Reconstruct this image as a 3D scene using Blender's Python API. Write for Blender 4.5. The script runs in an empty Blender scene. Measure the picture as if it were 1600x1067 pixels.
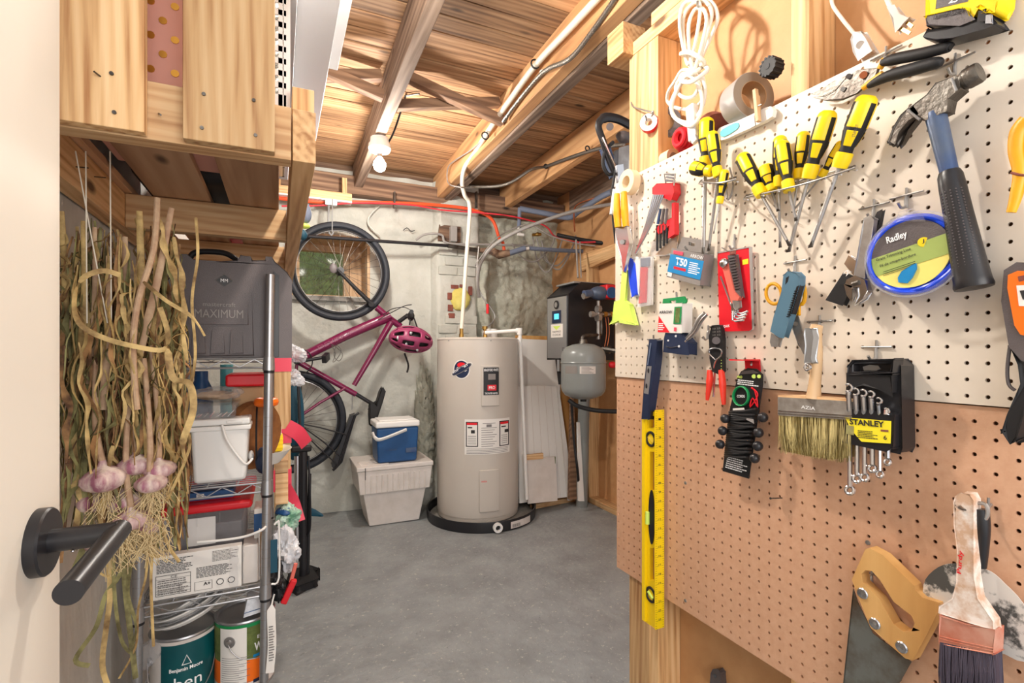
import bpy, math, random
from mathutils import Vector, Matrix, noise
from mathutils.geometry import tessellate_polygon
R = math.radians
random.seed(7)
H0 = 1.15; FPX = 781.0; HY = 546.8; TH = R(25)
ST, CT = math.sin(TH), math.cos(TH)
SC = bpy.context.scene
COL = SC.collection
# ---------------------------------------------------------------- camera
cam = bpy.data.cameras.new('camera'); co = bpy.data.objects.new('camera', cam); COL.objects.link(co)
co.location = (0, 0, H0); co.rotation_euler = (R(90), 0, -TH)
cam.sensor_width = 36; cam.lens = FPX / 1600 * 36; cam.shift_y = (HY - 533.5) / 1600; cam.clip_start = .02
SC.camera = co
# ---------------------------------------------------------------- world, lamps, exposure
w = bpy.data.worlds.new('world'); SC.world = w; w.use_nodes = True
w.node_tree.nodes['Background'].inputs[0].default_value = (.93, .95, 1, 1)
w.node_tree.nodes['Background'].inputs[1].default_value = 1.0
def lamp(name, kind, loc, power, col, size, rot=None):
    l = bpy.data.lights.new(name, kind); l.energy = power; l.color = col
    if kind == 'AREA': l.shape = 'RECTANGLE'; l.size = size[0]; l.size_y = size[1]
    else: l.shadow_soft_size = size
    o = bpy.data.objects.new(name, l); COL.objects.link(o); o.location = loc
    if rot: o.rotation_euler = rot
    return o
lamp('ceiling_bulb_light', 'POINT', (.495, 2.76, 2.085), 40, (1, .93, .85), .045)
lamp('near_bulb_light', 'POINT', (.27, 1.15, 2.16), 36, (1, .92, .82), .035)
lamp('fill_light', 'AREA', (.5, -1.2, 1.45), 27, (1, .95, .89), (1.6, 1.0), (R(84), 0, R(8)))  # added soft fill from behind the camera, brightens the area under the loft
SC.view_settings.view_transform = 'Standard'; SC.view_settings.look = 'None'
SC.view_settings.gamma = 1; SC.view_settings.use_curve_mapping = False
SC.view_settings.exposure = 0.27
# ---------------------------------------------------------------- projection helpers (pixel ray to a real plane)
def ray(px, py):
    u = (px - 800) / FPX; v = (HY - py) / FPX
    return Vector((ST + u * CT, CT - u * ST, v))
def onX(px, py, X): d = ray(px, py); t = X / d.x; return Vector((X, d.y * t, H0 + d.z * t))
def onY(px, py, Y): d = ray(px, py); t = Y / d.y; return Vector((d.x * t, Y, H0 + d.z * t))
def onZ(px, py, Z): d = ray(px, py); t = (Z - H0) / d.z; return Vector((d.x * t, d.y * t, Z))
def zc(p): return p[1] * CT + p[0] * ST
XB = .965
def bp(px, py, n=0.0): return onX(px, py, XB - n)
def V(*a): return Vector(a)
# ---------------------------------------------------------------- materials
def lin(c):
    r = []
    for k in c:
        k /= 255; r.append(k / 12.92 if k <= .04045 else ((k + .055) / 1.055) ** 2.4)
    return tuple(r) + (1,)
def mat(name, col, rough=.5, metal=0, col2=None, ns=8, amt=.5, bump=0, bs=60, trans=0, alpha=1, emit=0, stretch=None, spec=.5, coat=0, ior=1.45):
    m = bpy.data.materials.new(name); m.use_nodes = True; nt = m.node_tree; b = nt.nodes['Principled BSDF']
    b.inputs['Base Color'].default_value = lin(col); b.inputs['Roughness'].default_value = rough
    b.inputs['Metallic'].default_value = metal; b.inputs['Transmission Weight'].default_value = trans
    b.inputs['Alpha'].default_value = alpha; b.inputs['Specular IOR Level'].default_value = spec
    b.inputs['Coat Weight'].default_value = coat; b.inputs['IOR'].default_value = ior
    if emit: b.inputs['Emission Color'].default_value = lin(col); b.inputs['Emission Strength'].default_value = emit
    if col2 or bump:
        tc = nt.nodes.new('ShaderNodeTexCoord'); mp = nt.nodes.new('ShaderNodeMapping'); nt.links.new(tc.outputs['Object'], mp.inputs[0])
        if stretch: mp.inputs['Scale'].default_value = stretch
    if col2:
        n = nt.nodes.new('ShaderNodeTexNoise'); n.inputs['Scale'].default_value = ns; n.inputs['Detail'].default_value = 6; n.inputs['Roughness'].default_value = .6
        nt.links.new(mp.outputs[0], n.inputs[0])
        r = nt.nodes.new('ShaderNodeValToRGB'); r.color_ramp.elements[0].position = .5 - .25 * (1.2 - amt); r.color_ramp.elements[1].position = .5 + .25 * (1.2 - amt)
        r.color_ramp.elements[0].color = lin(col2); r.color_ramp.elements[1].color = lin(col)
        nt.links.new(n.outputs[0], r.inputs[0]); nt.links.new(r.outputs[0], b.inputs['Base Color'])
    if bump:
        n2 = nt.nodes.new('ShaderNodeTexNoise'); n2.inputs['Scale'].default_value = bs; n2.inputs['Detail'].default_value = 4
        nt.links.new(mp.outputs[0], n2.inputs[0]); bn = nt.nodes.new('ShaderNodeBump'); bn.inputs['Strength'].default_value = bump; bn.inputs['Distance'].default_value = .01
        nt.links.new(n2.outputs[0], bn.inputs['Height']); nt.links.new(bn.outputs[0], b.inputs['Normal'])
    return m
def wood(name, c1, c2, c3, axis='Y', sc=26, rough=.65, knots=True, vary=.25):
    m = bpy.data.materials.new(name); m.use_nodes = True; nt = m.node_tree; b = nt.nodes['Principled BSDF']; N = nt.nodes.new; L = nt.links.new
    b.inputs['Roughness'].default_value = rough
    tc = N('ShaderNodeTexCoord'); oi = N('ShaderNodeObjectInfo'); add = N('ShaderNodeVectorMath'); add.operation = 'ADD'
    cmb = N('ShaderNodeCombineXYZ'); ml = N('ShaderNodeMath'); ml.operation = 'MULTIPLY'; ml.inputs[1].default_value = 9
    L(oi.outputs['Random'], ml.inputs[0]); [L(ml.outputs[0], cmb.inputs[i]) for i in range(3)]
    L(tc.outputs['Object'], add.inputs[0]); L(cmb.outputs[0], add.inputs[1])
    mp = N('ShaderNodeMapping'); mp.inputs['Scale'].default_value = {'X': (.045, 1, 1), 'Y': (1, .045, 1), 'Z': (1, 1, .045)}[axis]
    L(add.outputs[0], mp.inputs[0])
    n = N('ShaderNodeTexNoise'); n.inputs['Scale'].default_value = sc; n.inputs['Detail'].default_value = 5; n.inputs['Distortion'].default_value = .35
    L(mp.outputs[0], n.inputs[0])
    wv = N('ShaderNodeTexWave'); wv.inputs['Scale'].default_value = sc * .55; wv.inputs['Distortion'].default_value = 3.5; wv.inputs['Detail'].default_value = 3; wv.inputs['Detail Scale'].default_value = .7; wv.bands_direction = 'DIAGONAL'
    L(mp.outputs[0], wv.inputs[0])
    mx = N('ShaderNodeMix'); mx.inputs[0].default_value = .12; L(n.outputs[0], mx.inputs[2]); L(wv.outputs['Fac'], mx.inputs[3])
    r = N('ShaderNodeValToRGB'); e = r.color_ramp.elements; e[0].position = .28; e[1].position = .68; e[0].color = lin(c3); e[1].color = lin(c1)
    k = e.new(.48); k.color = lin(c2); L(mx.outputs[0], r.inputs[0])
    hv = N('ShaderNodeHueSaturation'); mr = N('ShaderNodeMapRange'); mr.inputs[3].default_value = 1 - vary; mr.inputs[4].default_value = 1 + vary * .6
    L(oi.outputs['Random'], mr.inputs[0]); L(mr.outputs[0], hv.inputs['Value']); L(r.outputs[0], hv.inputs['Color'])
    out = hv.outputs[0]
    if knots:
        m2 = N('ShaderNodeMapping'); m2.inputs['Scale'].default_value = {'X': (.4, 1, 1), 'Y': (1, .4, 1), 'Z': (1, 1, .4)}[axis]; L(add.outputs[0], m2.inputs[0])
        vo = N('ShaderNodeTexVoronoi'); vo.inputs['Scale'].default_value = 6.5; L(m2.outputs[0], vo.inputs[0])
        vr = N('ShaderNodeValToRGB'); vr.color_ramp.elements[0].position = .05; vr.color_ramp.elements[1].position = .11; L(vo.outputs['Distance'], vr.inputs[0])
        m3 = N('ShaderNodeMix'); m3.data_type = 'RGBA'; L(vr.outputs[0], m3.inputs[0]); m3.inputs[6].default_value = lin([q * .6 for q in c3]); L(out, m3.inputs[7]); out = m3.outputs[2]
    L(out, b.inputs['Base Color'])
    bn = N('ShaderNodeBump'); bn.inputs['Strength'].default_value = .25; bn.inputs['Distance'].default_value = .004; L(n.outputs[0], bn.inputs['Height']); L(bn.outputs[0], b.inputs['Normal'])
    return m
M = dict(
 pine=wood('pine', (230, 194, 146), (214, 172, 120), (172, 120, 74), 'Z', 62), sash=wood('sash_wood', (216, 184, 146), (200, 164, 124), (172, 132, 96), 'Z', 30, .6, False), pineX=wood('pine_x', (226, 192, 146), (212, 170, 122), (174, 124, 78), 'X', 62), pineY=wood('pine_y', (228, 190, 140), (212, 168, 118), (168, 118, 72), 'Y', 60),
 old=wood('old_joist', (168, 146, 128), (134, 112, 94), (88, 70, 60), 'Y', 34, .8), fresh=wood('sister_joist', (218, 174, 126), (200, 152, 104), (160, 114, 76), 'Y', 22),
 deck=wood('deck_board', (200, 160, 120), (172, 130, 92), (112, 80, 58), 'X', 44, .75, True, .38), oldX=wood('old_sill', (150, 122, 98), (112, 86, 68), (66, 50, 42), 'X', 30, .85),
 brace=wood('brace_wood', (166, 132, 104), (136, 104, 80), (92, 68, 54), 'X', 30, .8), pink=wood('pinkish_slat', (206, 166, 130), (190, 148, 112), (158, 114, 82), 'Y', 24),
 hard=mat('hardboard', (208, 160, 112), .55, 0, (196, 146, 98), 14, .3, .05, 200), brown=mat('brown_board', (216, 172, 140), .5, 0, (204, 156, 124), 60, .2, .06, 260), white_board=mat('white_board', (232, 220, 204), .38, 0, (226, 213, 196), 4, .2),
 floor=None, wall=mat('painted_masonry', (200, 200, 192), .7, 0, (180, 180, 170), 5, .3, .6, 35), foam=mat('sprayed_foam', (196, 196, 182), .75, 0, (170, 171, 156), 9, .3, .7, 60), wall_l=mat('limewashed_wall', (206, 203, 196), .7, 0, (178, 174, 166), 5, .4, .5, 24, stretch=(1, 1, .4)),
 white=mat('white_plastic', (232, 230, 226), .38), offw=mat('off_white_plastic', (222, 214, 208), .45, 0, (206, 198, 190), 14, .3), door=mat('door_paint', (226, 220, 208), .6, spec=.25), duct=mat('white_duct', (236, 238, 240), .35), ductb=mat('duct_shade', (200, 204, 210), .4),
 black=mat('black_plastic', (34, 33, 36), .35), blackm=mat('black_matt', (26, 25, 27), .6), rubber=mat('rubber', (40, 44, 52), .62, 0, (30, 33, 40), 20, .3), dgrey=mat('charcoal_plastic', (96, 88, 88), .42, 0, (84, 77, 78), 10, .3, .12, 400), chrome=mat('chrome', (205, 205, 208), .2, 1), steel=mat('steel', (178, 176, 174), .38, .75, (142, 138, 134), 22, .4), dsteel=mat('old_steel', (118, 114, 108), .42, .9, (74, 66, 60), 18, .5, .15, 120), zinc=mat('zinc', (170, 170, 172), .35, .85),
 yellow=mat('yellow_plastic', (250, 214, 18), .38), amber=mat('amber_grip', (240, 176, 28), .4, 0, (216, 150, 20), 9, .4), red=mat('red_plastic', (212, 30, 40), .4), redbr=mat('red_rubber', (238, 62, 44), .42), magenta=mat('plum_paint', (112, 24, 66), .25, 0, None, coat=.5), helmet=mat('plum_shell', (138, 50, 86), .38),
 blue=mat('cooler_blue', (34, 82, 134), .42, 0, (28, 70, 118), 6, .3), hblue=mat('worn_blue_paint', (34, 70, 128), .35, .2, (96, 104, 110), 9, .25), teal=mat('teal_label', (0, 84, 86), .4, 0, (0, 70, 78), 9, .3), lime=mat('lime_plastic', (214, 240, 110), .4), orange=mat('orange_plastic', (244, 112, 20), .42), green=mat('green_card', (20, 138, 76), .5), grass=mat('grass', (120, 132, 70), .9, 0, (70, 84, 44), 20, .2, .8, 30),
 tank=mat('heater_enamel', (196, 188, 178), .34, 0, None), tankg=mat('grey_enamel', (134, 138, 136), .28), pex=mat('cream_pipe', (226, 218, 202), .4), greyp=mat('grey_pipe', (150, 146, 142), .5), insul=mat('pipe_insulation', (112, 122, 142), .7), flex=mat('flex_conduit', (142, 136, 128), .38, .8), orangec=mat('orange_tube', (226, 84, 44), .45), redc=mat('red_tube', (206, 48, 60), .45), brass=mat('brass', (176, 140, 76), .32, .9), copper=mat('copper', (176, 104, 70), .35, .9), ystuff=mat('yellow_foam', (226, 214, 124), .75, 0, (206, 190, 96), 14, .4, .5, 60),
 brick=mat('brick', (146, 84, 70), .85, 0, (112, 62, 54), 20, .4, .4, 60), paper=mat('paper', (232, 228, 222), .6), print=mat('print_black', (40, 38, 40), .6), printg=mat('print_grey', (120, 116, 114), .6), printw=mat('print_white', (245, 245, 245), .6), card_red=mat('red_card', (226, 30, 44), .42), card_y=mat('yellow_card', (246, 228, 52), .45), card_b=mat('cyan_card', (20, 130, 190), .42), card_g=mat('grey_card', (134, 128, 124), .45), card_k=mat('black_card', (30, 30, 32), .45), pinkc=mat('pink_card', (206, 148, 132), .5), gold=mat('gold_foil', (214, 160, 70), .3, .9), pinkt=mat('pink_tape', (244, 76, 100), .4, 0, None), 
 clear=mat('clear_plastic', (245, 245, 245), .12, 0, None, trans=.9, alpha=.42, ior=1.2), film=mat('clear_film', (225, 225, 228), .15, 0, None, trans=.6, alpha=.35, ior=1.1), glass=mat('window_glass', (240, 250, 245), .05, 0, None, trans=.95, alpha=.25, ior=1.1),
 garlic=mat('garlic_skin', (228, 208, 194), .5, 0, (158, 98, 116), 42, .75, .2, 120, stretch=(1, 1, .22)), root=mat('garlic_root', (214, 192, 146), .8), leaf=mat('dry_leaf', (214, 184, 122), .7, 0, (116, 88, 52), 16, .75), leaf2=mat('dry_leaf_green', (156, 150, 98), .7, 0, (84, 76, 44), 15, .8), leaf3=mat('dry_leaf_brown', (178, 134, 86), .75, 0, (84, 56, 36), 15, .8), stem=mat('dry_stem', (206, 176, 142), .7, 0, (160, 122, 96), 30, .4),
 ply=wood('handle_ply', (218, 172, 108), (206, 156, 92), (180, 126, 66), 'Z', 18, .5, False), beech=wood('beech_handle', (232, 196, 152), (224, 184, 138), (206, 160, 110), 'Z', 24, .5, False), bristle=mat('bristle', (206, 188, 128), .8, 0, (112, 96, 50), 120, .8, .5, 120, stretch=(1, 1, .04)), bristle2=mat('bristle_dark', (150, 130, 70), .8, 0, (92, 76, 38), 90, .6, stretch=(1, 1, .05)), bristled=mat('dark_bristle', (86, 78, 92), .6, 0, (48, 42, 56), 90, .2, .5, 160, stretch=(1, 1, .06)), worn=mat('painted_worn_handle', (204, 168, 140), .5, 0, (238, 230, 222), 34, .8), spatter=mat('plaster_steel', (92, 92, 90), .5, .3, (232, 228, 222), 15, 1.1), ferr=mat('copper_ferrule', (202, 112, 84), .4, .35, (222, 170, 150), 30, .25), sawb=mat('saw_blade', (128, 132, 128), .45, .6, (98, 84, 70), 14, .7), cork=mat('cork_disc', (150, 98, 52), .6, 0, (112, 68, 36), 34, .3),
 tline=mat('blue_line', (26, 74, 224), .3), ubl=mat('slate_blue', (84, 118, 138), .4), conc=mat('concrete', (150, 148, 142), .85, 0, (126, 124, 118), 12, .4, .5, 40), tape_s=mat('duct_silver', (176, 172, 170), .4, .35), tape_b=mat('tape_side', (150, 134, 116), .6), masking=mat('masking_tape', (228, 206, 172), .6), labelg=mat('label_green', (158, 176, 96), .45), labely=mat('label_pale_yellow', (240, 226, 124), .45), dferr=mat('worn_ferrule', (172, 166, 158), .45, .35, (136, 128, 120), 40, .5), cordw=mat('cord_white', (236, 230, 216), .45), aqua=mat('aqua', (104, 196, 206), .35), bulb=mat('lit_bulb', (255, 246, 226), .4, emit=26), lcd=mat('lcd', (80, 200, 245), .4, emit=1.2), porcelain=mat('porcelain', (225, 222, 216), .3), braid=mat('braided_cord', (70, 62, 52), .7, 0, (150, 136, 108), 160, .1), twine=mat('twine', (226, 218, 200), .8), tan=mat('kraft', (196, 160, 120), .65, 0, (176, 138, 98), 9, .3), navy=mat('navy', (26, 40, 70), .55), dteal=mat('dark_teal', (16, 70, 90), .55), pinkb=mat('red_jaw', (218, 108, 92), .45), bag=mat('crumpled_bag', (232, 234, 238), .3, 0, (190, 192, 198), 20, .3, .6, 40), bagg=mat('green_bag', (30, 146, 96), .35, 0, (230, 240, 236), 12, .2), darkv=mat('dark_void', (38, 32, 28), .9), galv=mat('galvanised', (176, 178, 180), .38, .7))
def floor_mat():
    m = mat('floor_paint', (150, 154, 155), .45, 0, (128, 131, 132), 5, .55, .55, 26); nt = m.node_tree; b = nt.nodes['Principled BSDF']; N = nt.nodes.new; L = nt.links.new
    src = b.inputs['Base Color'].links[0].from_socket; tc = N('ShaderNodeTexCoord')
    v = N('ShaderNodeTexNoise'); v.inputs['Scale'].default_value = 42; v.inputs['Detail'].default_value = 9; v.inputs['Roughness'].default_value = .8; L(tc.outputs['Object'], v.inputs[0])
    r = N('ShaderNodeValToRGB'); r.color_ramp.elements[0].position = .585; r.color_ramp.elements[1].position = .615; L(v.outputs[0], r.inputs[0])
    v2 = N('ShaderNodeTexNoise'); v2.inputs['Scale'].default_value = 21; v2.inputs['Detail'].default_value = 10; v2.inputs['Roughness'].default_value = .85; v2.inputs['Distortion'].default_value = 1.5; L(tc.outputs['Object'], v2.inputs[0])
    r2 = N('ShaderNodeValToRGB'); r2.color_ramp.elements[0].position = .355; r2.color_ramp.elements[1].position = .40; L(v2.outputs[0], r2.inputs[0])
    x2 = N('ShaderNodeMix'); x2.data_type = 'RGBA'; L(r2.outputs[0], x2.inputs[0]); x2.inputs[6].default_value = lin((88, 90, 90)); L(src, x2.inputs[7]); src = x2.outputs[2]
    x = N('ShaderNodeMix'); x.data_type = 'RGBA'; L(r.outputs[0], x.inputs[0]); L(src, x.inputs[6]); x.inputs[7].default_value = lin((186, 184, 178)); L(x.outputs[2], b.inputs['Base Color'])
    return m
M['floor'] = floor_mat()
# ---------------------------------------------------------------- mesh builder
def frame(d, ref=None):
    d = d.normalized(); ref = ref or (V(0, 0, 1) if abs(d.z) < .9 else V(0, 1, 0))
    a = (ref - d * ref.dot(d)).normalized(); return a, d.cross(a)
def cr(pts, n=4, closed=False):
    P = [Vector(p) for p in pts]; out = []; L = len(P)
    for i in range(L if closed else L - 1):
        if closed: a, b, c, d = P[i - 1], P[i], P[(i + 1) % L], P[(i + 2) % L]
        else: a, b, c, d = P[max(i - 1, 0)], P[i], P[i + 1], P[min(i + 2, L - 1)]
        for k in range(n):
            t = k / n; out.append(.5 * ((2 * b) + (c - a) * t + (2 * a - 5 * b + 4 * c - d) * t * t + (3 * b - a - 3 * c + d) * t ** 3))
    if not closed: out.append(P[-1])
    return out
class MB:
    def __init__(s): s.v = []; s.f = []
    def add(s, vs, fs):
        o = len(s.v); s.v += [Vector(p) for p in vs]; s.f += [[i + o for i in f] for f in fs]; return s
    def box(s, x0, x1, y0, y1, z0, z1):
        return s.add([(x, y, z) for z in (z0, z1) for x, y in ((x0, y0), (x1, y0), (x1, y1), (x0, y1))], [(3, 2, 1, 0), (4, 5, 6, 7), (0, 1, 5, 4), (1, 2, 6, 5), (2, 3, 7, 6), (3, 0, 4, 7)])
    def hexa(s, P): return s.add(P, [(3, 2, 1, 0), (4, 5, 6, 7), (0, 1, 5, 4), (1, 2, 6, 5), (2, 3, 7, 6), (3, 0, 4, 7)])
    def beam(s, a, b, w, h, ref=None):
        a, b = Vector(a), Vector(b); u, v = frame(b - a, ref); u = u * h / 2; v = v * w / 2
        return s.hexa([a - u - v, a - u + v, a + u + v, a + u - v, b - u - v, b - u + v, b + u + v, b + u - v])
    def prism(s, pts, vec, holes=()):
        vec = Vector(vec); loops = [[Vector(p) for p in pts]] + [[Vector(p) for p in h] for h in holes]
        tri = tessellate_polygon(loops); allp = [p for l in loops for p in l]; n = len(allp)
        fs = [tuple(t) for t in tri] + [tuple(i + n for i in reversed(t)) for t in tri]
        o = 0
        for l in loops:
            m = len(l)
            for i in range(m): j = (i + 1) % m; fs.append((o + i, o + j, o + j + n, o + i + n))
            o += m
        return s.add(allp + [p + vec for p in allp], fs)
    def tube(s, path, r, seg=8, closed=False, flat=None, ref=None):
        P = [Vector(p) for p in path]; n = len(P); rr = r if isinstance(r, (list, tuple)) else [r] * n; vs = []; fs = []; up = ref
        for i, p in enumerate(P):
            if closed: d = P[(i + 1) % n] - P[i - 1]
            else: d = P[min(i + 1, n - 1)] - P[max(i - 1, 0)]
            if d.length < 1e-9: d = V(0, 0, 1)
            a, b = frame(d, up if up is not None and abs(d.normalized().dot(up.normalized())) < .98 else None)
            if ref is None: up = a
            for k in range(seg):
                t = 2 * math.pi * k / seg; vs.append(p + (a * math.cos(t) * (flat or 1) + b * math.sin(t)) * rr[i])
        for i in range(n if closed else n - 1):
            j = (i + 1) % n
            for k in range(seg): k2 = (k + 1) % seg; fs.append((i * seg + k, i * seg + k2, j * seg + k2, j * seg + k))
        if not closed: fs += [tuple(range(seg))[::-1], tuple((n - 1) * seg + k for k in range(seg))]
        return s.add(vs, fs)
    def cyl(s, a, b, r, r2=None, seg=16): return s.tube([a, b], [r, r if r2 is None else r2], seg)
    def lathe(s, prof, o, axis=V(0, 0, 1), seg=24, ref=None, a0=0, a1=360):
        o = Vector(o); axis = Vector(axis).normalized(); u, v = frame(axis, ref); vs = []; fs = []; full = a1 - a0 >= 360; m = seg if full else seg + 1
        for r, t in prof:
            for k in range(m):
                an = R(a0 + (a1 - a0) * k / seg); vs.append(o + axis * t + (u * math.cos(an) + v * math.sin(an)) * max(r, 1e-5))
        for i in range(len(prof) - 1):
            for k in range(seg): k2 = (k + 1) % m; fs.append((i * m + k, i * m + k2, (i + 1) * m + k2, (i + 1) * m + k))
        return s.add(vs, fs)
    def ell(s, c, r, seg=16, rings=10, rot=None, nz=0, ns=20):
        c = Vector(c); vs = []; fs = []
        for i in range(rings + 1):
            ph = math.pi * i / rings
            for k in range(seg):
                t = 2 * math.pi * k / seg; p = V(r[0] * math.sin(ph) * math.cos(t), r[1] * math.sin(ph) * math.sin(t), r[2] * math.cos(ph))
                if nz: p = p * (1 + nz * (.7 * noise.noise((p + c) * ns) + .6 * (.4 - abs(noise.noise((p + c) * ns * 2.3))) + .3 * (.3 - abs(noise.noise((p + c) * ns * 5)))))
                vs.append(c + (rot @ p if rot else p))
        for i in range(rings):
            for k in range(seg): k2 = (k + 1) % seg; fs.append((i * seg + k, i * seg + k2, (i + 1) * seg + k2, (i + 1) * seg + k)[::-1])
        return s.add(vs, fs)
    def strip(s, path, w, wd, th=.0006):
        P = [Vector(p) for p in path]; n = len(P); ww = w if isinstance(w, (list, tuple)) else [w] * n; vs = []; fs = []
        for i, p in enumerate(P):
            d = (P[min(i + 1, n - 1)] - P[max(i - 1, 0)]).normalized(); q = wd - d * wd.dot(d); q = q.normalized() if q.length > 1e-4 else frame(d)[0]; nn = d.cross(q) * th
            vs += [p - q * ww[i] / 2, p + nn * 2, p + q * ww[i] / 2, p - nn]
        for i in range(n - 1):
            for k in range(4): fs.append((i * 4 + k, i * 4 + (k + 1) % 4, i * 4 + 4 + (k + 1) % 4, i * 4 + 4 + k))
        return s.add(vs, fs)
    def build(s, name, m, parent=None, bev=0, smooth=30, label=None, cat=None, group=None, kind=None, origin=None, seg=2):
        me = bpy.data.meshes.new(name); off = Vector(parent['_o']) if parent is not None else (Vector(origin) if origin else (sum(s.v, Vector()) / len(s.v) if cat else Vector()))
        me.from_pydata([p - off for p in s.v], [], s.f); me.update()
        me.materials.append(M[m] if isinstance(m, str) else m)
        if smooth: me.shade_smooth(); me.set_sharp_from_angle(angle=R(smooth))
        o = bpy.data.objects.new(name, me); COL.objects.link(o); o['_o'] = tuple(off)
        if parent is not None: o.parent = parent
        else: o.location = off
        if bev:
            b = o.modifiers.new('bevel', 'BEVEL'); b.width = bev; b.segments = seg; b.limit_method = 'ANGLE'; b.angle_limit = R(40); b.harden_normals = True
        tag(o, label, cat, group, kind); return o
def tag(o, label=None, cat=None, group=None, kind=None):
    if label: o['label'] = label
    if cat: o['category'] = cat
    if group: o['group'] = group
    if kind: o['kind'] = kind
    return o
def thing(name, label, cat, loc, group=None, kind=None):
    o = bpy.data.objects.new(name, None); COL.objects.link(o); o.location = loc; o['_o'] = tuple(loc); o.empty_display_size = .05
    return tag(o, label, cat, group, kind)
def struct(mb, name, m, label=None, cat=None, **k):
    o = mb.build(name, m, kind='structure', origin=(0, 0, 0), **k); o['label'] = label or name.replace('_', ' '); o['category'] = cat or name.split('_')[0]; return o
def box(*a): return MB().box(*a)
def text(s, bl, br, tl, m, parent, name='lettering', lift=.0006, depth=.0004, bold=0):
    cu = bpy.data.curves.new('t', 'FONT'); cu.body = s; cu.size = 1; cu.offset = bold; cu.resolution_u = 3
    o = bpy.data.objects.new('t', cu); me = bpy.data.meshes.new_from_object(o); bpy.data.objects.remove(o); bpy.data.curves.remove(cu)
    if not me.vertices: return
    xs = [v.co.x for v in me.vertices]; ys = [v.co.y for v in me.vertices]; x0, x1, y0, y1 = min(xs), max(xs), min(ys), max(ys)
    bl, br, tl = Vector(bl), Vector(br), Vector(tl); e1 = br - bl; e2 = tl - bl; nn = e1.cross(e2).normalized() * lift; off = Vector(parent['_o'])
    for v in me.vertices: v.co = bl + e1 * ((v.co.x - x0) / (x1 - x0)) + e2 * ((v.co.y - y0) / (y1 - y0)) + nn - off
    me.name = name; me.materials.append(M[m]); o = bpy.data.objects.new(name, me); COL.objects.link(o); o.parent = parent; o['_o'] = parent['_o']; return o
def quad(P, m, parent, name, lift=.0005, label=None, th=.0003):
    P = [Vector(p) for p in P]; nn = (P[1] - P[0]).cross(P[3] - P[0]).normalized()
    return MB().prism([p + nn * lift for p in P], nn * th).build(name, m, parent, label=label)
def lerp2(bl, br, tl, a, b): return Vector(bl) + (Vector(br) - Vector(bl)) * a + (Vector(tl) - Vector(bl)) * b
def patch(bl, br, tl, a0, a1, b0, b1, m, parent, name, lift=.0008):
    f = lambda a, b: lerp2(bl, br, tl, a, b); return quad([f(a0, b0), f(a1, b0), f(a1, b1), f(a0, b1)], m, parent, name, lift)
def ptext(bl, br, tl, a0, a1, b0, b1, s, m, parent, lift=.0012, bold=0): 
    f = lambda a, b: lerp2(bl, br, tl, a, b); return text(s, f(a0, b0), f(a1, b0), f(a0, b1), m, parent, lift=lift, bold=bold)
def fine(bl, br, tl, a0, a1, b0, b1, rows, m, parent, lift=.0012, seed=1):
    rnd = random.Random(seed); mb = MB(); f = lambda a, b: lerp2(bl, br, tl, a, b); nn = (Vector(br) - Vector(bl)).cross(Vector(tl) - Vector(bl)).normalized() * lift
    for i in range(rows):
        b = b1 - (b1 - b0) * (i + .5) / rows; hb = (b1 - b0) / rows * .24; a = a0; end = a0 + (a1 - a0) * rnd.uniform(.7, 1)
        while a < end:
            w_ = (a1 - a0) * rnd.uniform(.04, .13); a2 = min(a + w_, end)
            mb.add([f(a, b - hb) + nn, f(a2, b - hb) + nn, f(a2, b + hb) + nn, f(a, b + hb) + nn], [(0, 1, 2, 3)]); a = a2 + (a1 - a0) * .015
    return mb.build('fine_print', m, parent, smooth=0)
# ================================================================ SETTING
rnd = random.Random(3)
def slab(x0, x1, y0, y1, z0, z1): return box(x0, x1, y0, y1, z0, z1)
fl = MB(); nx, ny = 70, 110
vs = [V(-.45 + 2.7 * i / nx, -.9 + 4.9 * j / ny, .004 * noise.noise(V(i * .12, j * .12, 0))) for j in range(ny + 1) for i in range(nx + 1)]
fl.add(vs, [(j * (nx + 1) + i, j * (nx + 1) + i + 1, (j + 1) * (nx + 1) + i + 1, (j + 1) * (nx + 1) + i) for j in range(ny) for i in range(nx)])
fl.box(-.45, 2.25, -.9, 4.0, -.1, -.03)
struct(fl, 'floor', 'floor', 'grey painted concrete floor with scuffs and white specks')
# ---- back wall (painted masonry), window hole, chimney breast, foam
WX0, WX1, WZ0, WZ1 = .10, .585, 1.53, 1.95
def ybk(x, z):
    y = 3.80 + .022 * noise.noise(V(x * 3, z * 3, 0)) + .006 * noise.noise(V(x * 14, z * 14, 2))
    if x < 1.43: y -= .018 * noise.noise(V(x * 2, z * 1.3, 8))
    def step(e0, e1, t): t = max(0, min(1, (t - e0) / (e1 - e0))); return t * t * (3 - 2 * t)
    y -= .09 * step(1.075, 1.10, x) * (1 - step(1.42, 1.45, x))
    if x > 1.43: y += .10 - .10 * abs(noise.noise(V(x * 3.2, z * 1.1, 5))) - .035 * noise.noise(V(x * 9, z * 9, 1)) - .018 * noise.noise(V(x * 26, z * 30, 1)) - .16 * math.exp(-((x - 1.60 - .10 * math.sin(z * 3)) / .07) ** 2) * (1 - step(1.75, 2.1, z))
    if z > 1.85: y -= .07 * step(1.85, 2.1, z) * (.6 + .6 * noise.noise(V(x * 5, z * 9, 4)))
    y -= .05 * (1 - step(0, .5, z))
    if .93 < x < 1.10 and z < .9: y -= .13 * math.sin(math.pi * (x - .93) / .17) * (1 - step(.6, .9, z)) * (1 + .16 * noise.noise(V(x * 30, z * 42, 3)))
    return y
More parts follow.
